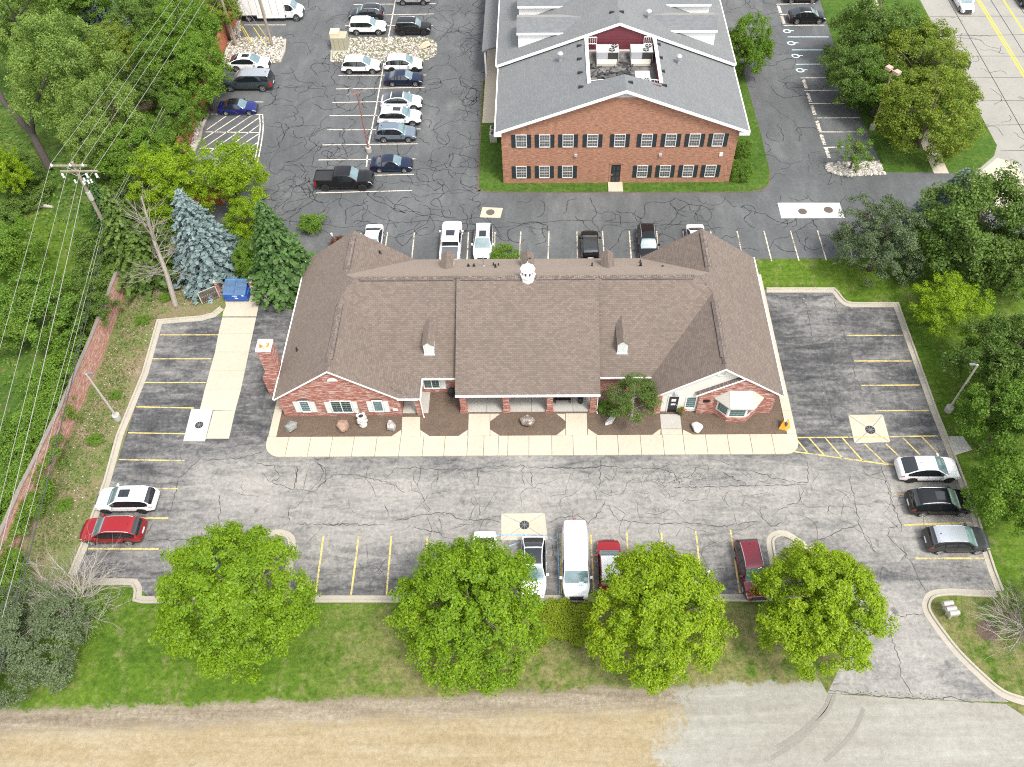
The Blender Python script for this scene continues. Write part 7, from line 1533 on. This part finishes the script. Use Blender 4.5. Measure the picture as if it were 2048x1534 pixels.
def bare(m, r, p, d, L, rad, depth, bend=.5, nb=3, up=.15):
    pts = [p]; q = np.array(p); d = np.array(d) / np.linalg.norm(d)
    for k in range(4):
        d = d + np.array([r.gauss(0, .12), r.gauss(0, .12), r.gauss(0, .10) + up * .1]); d /= np.linalg.norm(d); q = q + d * L / 4; pts.append(tuple(q))
    m.tube(pts, [rad, rad * .8, rad * .62, rad * .45, rad * .25], 5 if depth > 1 else 3, caps=False)
    if depth > 0:
        for k in range(nb):
            i = r.randint(1, 4); e = d + np.array([r.gauss(0, bend), r.gauss(0, bend), r.gauss(0, bend * .7) + up]); bare(m, r, pts[i], e, L * r.uniform(.5, .75), rad * .5, depth - 1, bend, nb, up)
# --- the four street trees and what grows by the dirt road
GT = 'rounded street trees along the front kerb'
tree('ash', 'bright green round tree, leftmost of the four along the front kerb', 470, 1190, 4.4, 150, .92, group=GT, seeds=4)
tree('ash', 'widest bright green tree, right of the left one and covering a white car', 938, 1222, 4.7, 150, 1.02, group=GT, seeds=4)
tree('ashy', 'yellow green round tree between the white van and the lamp post', 1315, 1228, 4.4, 140, .93, group=GT, seeds=4)
tree('ashy', 'yellow green round tree at the driveway, rightmost along the front kerb', 1637, 1214, 4.4, 130, .98, group=GT, seeds=4)
# low hedge between the middle trees
r_ = np.random.default_rng(4); n = 9000; hx = [at(1064, 1205), at(1185, 1205), at(1185, 1292), at(1062, 1290)]; x0, x1, y0, y1 = hx[0][0], hx[1][0], hx[3][1], hx[0][1] - .2
C = np.c_[r_.uniform(x0, x1, n), r_.uniform(y0, y1, n), np.zeros(n)]; C[:, 0] += .18 * np.sin(C[:, 1] * 2.3); C[:, 1] += .25 * np.sin(C[:, 0] * 2.1) + .12 * np.sin(C[:, 0] * 5.3); C[:, 2] = .15 + .75 * r_.random(n) ** .35 + .22 * np.sin(C[:, 0] * 3) * np.cos(C[:, 1] * 2.7); N = np.c_[r_.normal(0, .5, n), r_.normal(0, .5, n), np.ones(n)]
tag(obj('hedge', leaves_mesh('hedge', C, N, r_.uniform(.1, .2, n), 'leaf_hedge', rng=r_)), 'low yellow green hedge between the two middle front trees', 'hedge')
# bottom left
m = MB(); r = random.Random(21); b = at(160, 1205); bt_ = thing('dead_shrub', 'bare grey dead shrub spilling over the kerb corner', 'dead shrub', (b[0], b[1], 0))
for k in range(44): a = r.uniform(0, 6.28); bare(m, r, (b[0] + r.gauss(0, .4), b[1] + r.gauss(0, .4), .3), (math.cos(a) * 1.1, math.sin(a), r.uniform(.25, 1.1)), r.uniform(1.9, 3.2), .034, 2, .4, 5, .03)
m.build('branches', 'bark_dead', bt_)
tree('juniper', 'grey green spreading juniper at the bottom left corner', 55, 1290, 1.6, 112, .62, 'juniper', 'shrub', stems=False); tree('juniper', 'grey brown juniper behind the bottom left one', 10, 1235, 1.2, 60, .7, 'juniper', 'shrub', stems=False)
shrub('bush', 'fresh green bush against the near end of the garden wall', 25, 1172, 42, 2.2); shrub('bushmid', 'green undergrowth below the dead shrub', 150, 1225, 62, .9)
# right corner dead shrub
b = at(2042, 1258); m = MB(); r = random.Random(5); ds = thing('dead_shrub', 'grey half dead small tree at the right edge by the corner island', 'dead shrub', (b[0], b[1], 0))
for k in range(40): a = r.uniform(0, 6.28); bare(m, r, (b[0], b[1], .5), (math.cos(a), math.sin(a), r.uniform(.3, 1.1)), r.uniform(1.8, 3.2), .036, 2, .4, 4, .03)
m.build('branches', 'bark_dead', ds); kw = dict(KINDS['sparse']); mt = kw.pop('mat'); c = obj('crown', crown_mesh('sparse', 7, mt, **kw), ds, True); c.location = (.6, .4, 2.0); c.scale = (2.2, 2.4, 1.9)
sheet('mulch_ring', [(at(1975, 1262)[0] + .75 * math.cos(a), at(1975, 1262)[1] + .75 * math.sin(a)) for a in np.linspace(0, 6.2, 20)], .004, 'mulch')
# right side of the front lot
GR = 'trees on the right of the front lot'
tree('yew', 'wide grey green evergreen above the right lot', 1760, 488, 3.4, 88, 1.05, 'evergreen_tree'); conifer('blue', 'blue spruce top showing over the right conifers', 1870, 470, 8.5, 75)
tree('dark', 'large dark broad tree at the upper right of the front lot', 1950, 470, 4.2, 128, .95, group=GR, seeds=3)
tree('dark', 'dark round tree behind the large one at the right edge', 2040, 520, 4.0, 80, 1.0, group=GR, seeds=3)
tree('gold', 'small golden leaved tree between the dark trees', 1908, 612, 3.2, 72, .6, group=GR)
tree('dark', 'dark green tree below the golden one', 2014, 722, 4.2, 100, 1.0, group=GR, seeds=3)
tree('mid', 'mid green tree at the right edge beside the path', 2010, 845, 4.2, 90, 1.1, group=GR); tree('fresh', 'fresh green tree at the right edge by the parked crossovers', 2028, 985, 4.0, 82, 1.15, group=GR)
tree('dark', 'dark tree far right behind the lamp post', 2075, 770, 4.2, 90, 1.0, group=GR, seeds=3)
# upper right cluster
GE = 'round trees between the east row and the road'
tree('dark', 'deep green round tree nearest the black fastback', 1748, 85, 4.0, 92, .95, group=GE, seeds=3); tree('olive', 'olive green round tree in the middle of the east cluster', 1838, 135, 4.2, 92, .9, group=GE); tree('dark', 'dark green tree overhanging the east stalls', 1712, 155, 3.6, 68, .95, group=GE, seeds=3)
tree('olive', 'large olive dome tree, lowest of the east cluster', 1858, 232, 3.9, 102, .88, group=GE); tree('mid', 'small green tree beside the twin-headed lamp', 1762, 185, 3.2, 62, 1.0, group=GE)
tree('fresh', 'upright green tree against the right wall of the brick offices', 1497, 95, 3.6, 46, 1.5, group='trees round the two storey offices'); tree('airy', 'thin young tree on the right stone island', 1712, 302, 2.4, 36, 1.1, group='trees round the two storey offices')
shrub('round', 'clipped round shrub at the corner of the brick offices', 1482, 338, 24, 2.2); shrub('round', 'smaller clipped shrub behind the corner one', 1486, 296, 19, 2.0)
# behind the long office
conifer('spruce', 'dark green spruce right of the blue spruce', 578, 570, 10.6, 84); conifer('blue', 'silvery blue spruce beside the dead tree', 430, 547, 10.6, 84); conifer('cedar', 'yellow green conifer behind the dead tree', 298, 548, 10.8, 82); conifer('spruce', 'slim dark conifer at the left of the utility pole', 238, 470, 7.5, 45)
tree('gold', 'golden green tree over the small shed', 460, 362, 4.2, 74, 1.05, group='golden trees behind the spruces'); tree('gold', 'golden green tree left of the small shed', 345, 366, 4.4, 76, .95, group='golden trees behind the spruces'); tree('gold', 'golden green tree in the gap between the blue and the dark spruce', 506, 448, 3.4, 46, 1.2, group='golden trees behind the spruces'); tree('fresh', 'small bright tree squeezed between the two spruces', 500, 520, 2.6, 34, 1.3); shrub('bush', 'leafy bush at the edge of the rear lot behind the spruce', 622, 448, 26, 1.6); shrub('bush', 'bright wispy bush behind the roof ridge', 1010, 512, 28, 1.7); shrub('rust', 'red leaved shrub beside the bollard', 676, 488, 18, 1.2); shrub('bush', 'low green bush at the dumpster pen', 500, 545, 24, 2.6)
for k, (px, py, hw) in enumerate(((405, 590, 14), (330, 595, 12), (285, 640, 14), (230, 790, 12), (190, 880, 16), (130, 1010, 16))): shrub('bush', 'tuft of tall weeds on the strip, ' + ('by the left gate', 'below the dead tree', 'near the far kerb corner', 'above the lamp post', 'below the lamp post', 'beside the red car')[k], px, py, hw, .5, 'tufts of weeds on the strip', 'weed_tuft')
b = at(352, 612); m = MB(); r = random.Random(8); dt = thing('dead_tree', 'tall bare dead tree leaning left of the blue spruce', 'dead tree', (b[0], b[1], 0)); tp = at(282, 392, 9.0)
P0, P1 = np.array([b[0], b[1], 0]), np.array(tp); k_ = [P0, P0 + (P1 - P0) * .3 + [.1, 0, .1], P0 + (P1 - P0) * .6 + [-.1, 0, 0], P1]; m.tube(k_, [.26, .21, .16, .05], 8)
for a0, t_ in ((2.2, .55), (.6, .62), (3.6, .72), (5.2, .6)):
    q = P0 + (P1 - P0) * t_; bare(m, r, tuple(q), (math.cos(a0) * .4, math.sin(a0) * .4, 1.0), 2.6, .07, 2, .35, 3, .1)
for i in range(34):
    t_ = r.uniform(.25, .98); q = P0 + (P1 - P0) * t_; a = r.uniform(0, 6.28); bare(m, r, tuple(q), (math.cos(a), math.sin(a), r.uniform(-.1, .9)), r.uniform(1.2, 2.6) * (1.15 - t_ * .4), .028 + .024 * (1 - t_), 2, .4, 3, .05)
m.build('branches', 'bark_grey', dt)
# garden tree and shrub in the mulch bed
p = at(1262, 838, .1); gt = thing('garden_tree', 'small half bare evergreen tree in the mulch bed by the door', 'tree', (p[0], p[1], .08)); m = MB(); r = random.Random(31); m.tube([(0, 0, 0), (.05, .05, 1.4), (-.1, .1, 2.6), (.0, .05, 3.6)], [.12, .10, .07, .02], 7)
for k in range(22): a = r.uniform(0, 6.28); z = r.uniform(1.2, 3.0); bare(m, r, (0, .05, z), (math.cos(a), math.sin(a), r.uniform(.1, .6)), r.uniform(1.0, 1.7), .022, 2, .35, 3, .05)
m.build('branches', 'bark_dead', gt, local=True); kw = dict(KINDS['sparse']); kw['n'] = 20000; kw['clumps'] = 330; mt = kw.pop('mat'); c = obj('crown', crown_mesh('gt', 5, 'leaf_cedar', **kw), gt, True); c.location = (0, .1, 2.6); c.scale = (2.1, 1.9, 2.0)
shrub('round', 'rounded green shrub under the small garden tree', 1214, 816, 19, 1.0); sh2 = obj('leaves', crown_mesh('bush', 100, 'leaf_fresh', **{k: v for k, v in KINDS['bush'].items() if k != 'mat'}), fp, True); sh2.location = (0, 0, .55); sh2.scale = (.34, .3, .26); sh3 = obj('blossoms', crown_mesh('bl', 3, 'red_flower', 260, 30, leafsz=.16, cr=.25, low=.0), fp, True); sh3.location = (.08, -.05, .66); sh3.scale = (.34, .3, .22)
# --- woods on the left
GW = 'trees in the woods left of the lots'
wt = tree('willow', 'big feathery tree with a forked leaning trunk at the left', 125, 138, 8.5, 104, 1.0, group=GW, bark='bark_dark', stems=False); tree('willow', 'feathery tree at the upper left corner', 40, 60, 7.5, 90, 1.0, group=GW, bark='bark_dark'); tree('willow', 'feathery tree right of the forked one', 210, 235, 6.0, 80, 1.1, group=GW); tree('willow', 'feathery tree low beside the woodland lawn', 182, 288, 5.0, 58, 1.0, group=GW)
m = MB(); f0 = np.array(at(100, 338)); f1 = np.array(at(66, 270, 2.6)); f2 = np.array(at(8, 205, 5.2)); f3 = np.array(at(-30, 120, 8.0)); g2 = np.array(at(64, 225, 5.0)); g3 = np.array(at(95, 150, 8.5))
m.tube([f0 - [0, 0, .1], (f0 + f1) / 2, f1, f2, f3], [.5, .42, .36, .28, .1], 9); m.tube([f1, g2, g3], [.27, .22, .1], 8)
tr = m.build('trunk', 'bark_dark'); tr.parent = wt; tr.matrix_parent_inverse = (Matrix.Translation(wt.location) @ wt.rotation_euler.to_matrix().to_4x4()).inverted()
conifer('blue', 'bluish spruce at the very top left', 212, 62, 10, 52); tree('dark', 'dark tree at the top between spruce and wires', 285, 52, 6.0, 56, 1.1, group=GW, seeds=3); tree('olive', 'olive yellow tree below the bluish spruce', 232, 100, 5.0, 55, .95, group=GW); tree('fresh', 'fresh green tree under the wires, upper one', 372, 62, 6.0, 62, 1.1, group=GW); tree('fresh', 'fresh green tree overhanging the slate pickup', 395, 142, 5.0, 62, 1.15, group=GW); tree('mid', 'mid green tree left of the overhanging one', 330, 128, 5.0, 55, 1.15, group=GW); tree('olive', 'olive tree hanging over the orange wall at the top', 440, 18, 4.2, 42, .9, group=GW); tree('dark', 'dark tree in the gap at the very top', 340, 2, 5.0, 50, 1.0, group=GW, seeds=3); tree('mid', 'tree at the top edge right of the feathery corner tree', 140, -5, 6.0, 70, 1.0, group=GW); tree('dark', 'deep green tree behind the overhanging one', 300, 175, 3.6, 46, 1.0, group=GW, seeds=3)
tree('mid', 'mid green tree against the orange wall', 362, 232, 3.0, 42, 1.2, group=GW); tree('fresh', 'small fresh tree behind the pole top', 272, 318, 3.6, 62, 1.1, group=GW); tree('mid', 'mid green tree left of the small shed', 312, 292, 3.0, 44, 1.1, group=GW); tree('olive', 'grey green tree below the feathery trees', 180, 275, 4.0, 50, 1.0, group=GW)
tree('gold', 'yellow green tree at the left edge above the lawn', 6, 345, 4.0, 44, 1.4, group=GW); tree('dark', 'dark tree under the feathery trees at the left edge', 40, 345, 2.0, 44, .8, group=GW, seeds=3)
tree('fresh', 'round green tree at the left edge below the lawn', 15, 500, 3.6, 66, 1.1, group=GW); tree('mid', 'wide green tree crossed by the wires', 92, 622, 3.8, 82, .85, group=GW); tree('dark', 'dark bushy tree right of the wire-crossed one', 176, 612, 2.6, 52, 1.0, group=GW, seeds=3); tree('mid', 'green tree at the left edge below the wire-crossed one', 10, 640, 3.2, 60, 1.0, group=GW)
wl_pts = ((215, 500, 'bushdark', 34, 2.6), (238, 545, 'bushmid', 28, 2.2), (205, 560, 'bushdark', 36, 2.4), (195, 640, 'bushmid', 32, 2.2), (165, 690, 'bushmid', 38, 2.2), (150, 745, 'bush', 36, 2.2), (118, 775, 'bushmid', 38, 2.2), (128, 820, 'bush', 36, 2.2), (92, 850, 'bushmid', 40, 2.0), (98, 905, 'bush', 40, 2.0), (60, 925, 'bushmid', 40, 2.0), (68, 975, 'bush', 40, 2.0), (28, 985, 'bushmid', 40, 2.0), (38, 1040, 'bush', 40, 2.0), (5, 1060, 'bushmid', 36, 2.0), (10, 1110, 'bush', 34, 1.8), (20, 880, 'bushmid', 34, 1.4), (85, 1010, 'bush', 22, 1.6), (52, 1130, 'bush', 20, 1.2))
order = ('first', 'second', 'third', 'fourth', 'fifth', 'sixth', 'seventh', 'eighth', 'ninth', 'tenth', 'eleventh', 'twelfth', 'thirteenth', 'fourteenth', 'fifteenth', 'sixteenth', 'seventeenth', 'eighteenth', 'nineteenth')
for k, (px, py, kd, hw, h) in enumerate(wl_pts): shrub(kd, 'leafy bush in the row along the garden wall, ' + order[k] + ' from the far end', px - 26, py, hw * 1.35, h * 1.1, 'bushes behind the garden wall')
for k, (px, py, hw, h) in enumerate(((255, 250, 40, 2), (60, 385, 40, 2), (300, 330, 40, 2.4), (350, 290, 30, 2), (392, 225, 22, 1.8), (240, 395, 40, 2.6), (330, 440, 50, 2.4), (480, 455, 40, 2), (200, 430, 30, 2.2), (20, 420, 40, 1.8))): shrub('bushdark' if k % 2 else 'bushmid', 'undergrowth bush in the woods, ' + ('below the feathery tree', 'at the stone heap', 'behind the pole top', 'left of the orange wall', 'at the foot of the orange wall', 'right of the crossarms', 'behind the conifers', 'below the golden tree', 'at the edge of the lawn', 'at the left edge by the lawn')[k], px, py, hw, h, 'undergrowth in the woods')
def carpet(name, poly, n, hmax, smin, smax, mat, seed, parent=None):
    r = np.random.default_rng(seed); xs = [p[0] for p in poly]; ys = [p[1] for p in poly]; C = []
    while len(C) < n:
        x, y = r.uniform(min(xs), max(xs)), r.uniform(min(ys), max(ys))
        if in_poly(x, y, poly): C.append((x, y, 0.02 + hmax * r.random() ** 1.5))
    C = np.array(C); d = np.sin(C[:, 0] * 1.7 + seed) * np.sin(C[:, 1] * 1.3) + np.sin(C[:, 0] * .6) + r.normal(0, .6, n); C = C[d > -.25]; n = len(C); N = np.c_[r.normal(0, .6, n), r.normal(0, .6, n), np.ones(n)]; return tag(obj(name, leaves_mesh(name, C, N, r.uniform(smin, smax, n), mat, rng=r), parent), kind='stuff')
carpet('weeds', [p[:2] for p in P([(256, 585), (400, 550), (430, 600), (318, 630), (270, 752), (236, 862), (205, 964), (158, 1090), (60, 1130), (78, 995), (150, 860), (210, 715)])], 9000, .25, .07, .2, 'leaf_weed', 2)
carpet('woods_plants', [(-75, 60), (-40, 60), (-40, 112), (-75, 112)], 12000, .9, .25, .5, 'leaf_dark', 3); carpet('woods_plants', [(-62, 22), (-40.4, 22), (-40.2, 48), (-56, 58)], 9000, .5, .15, .35, 'leaf_mid', 4)
carpet('kerb_weeds', [p[:2] for p in P([(1648, 1378), (1655, 1386), (1990, 1404), (2040, 1420), (1985, 1395)])], 160, .08, .05, .12, 'leaf_weed', 6)
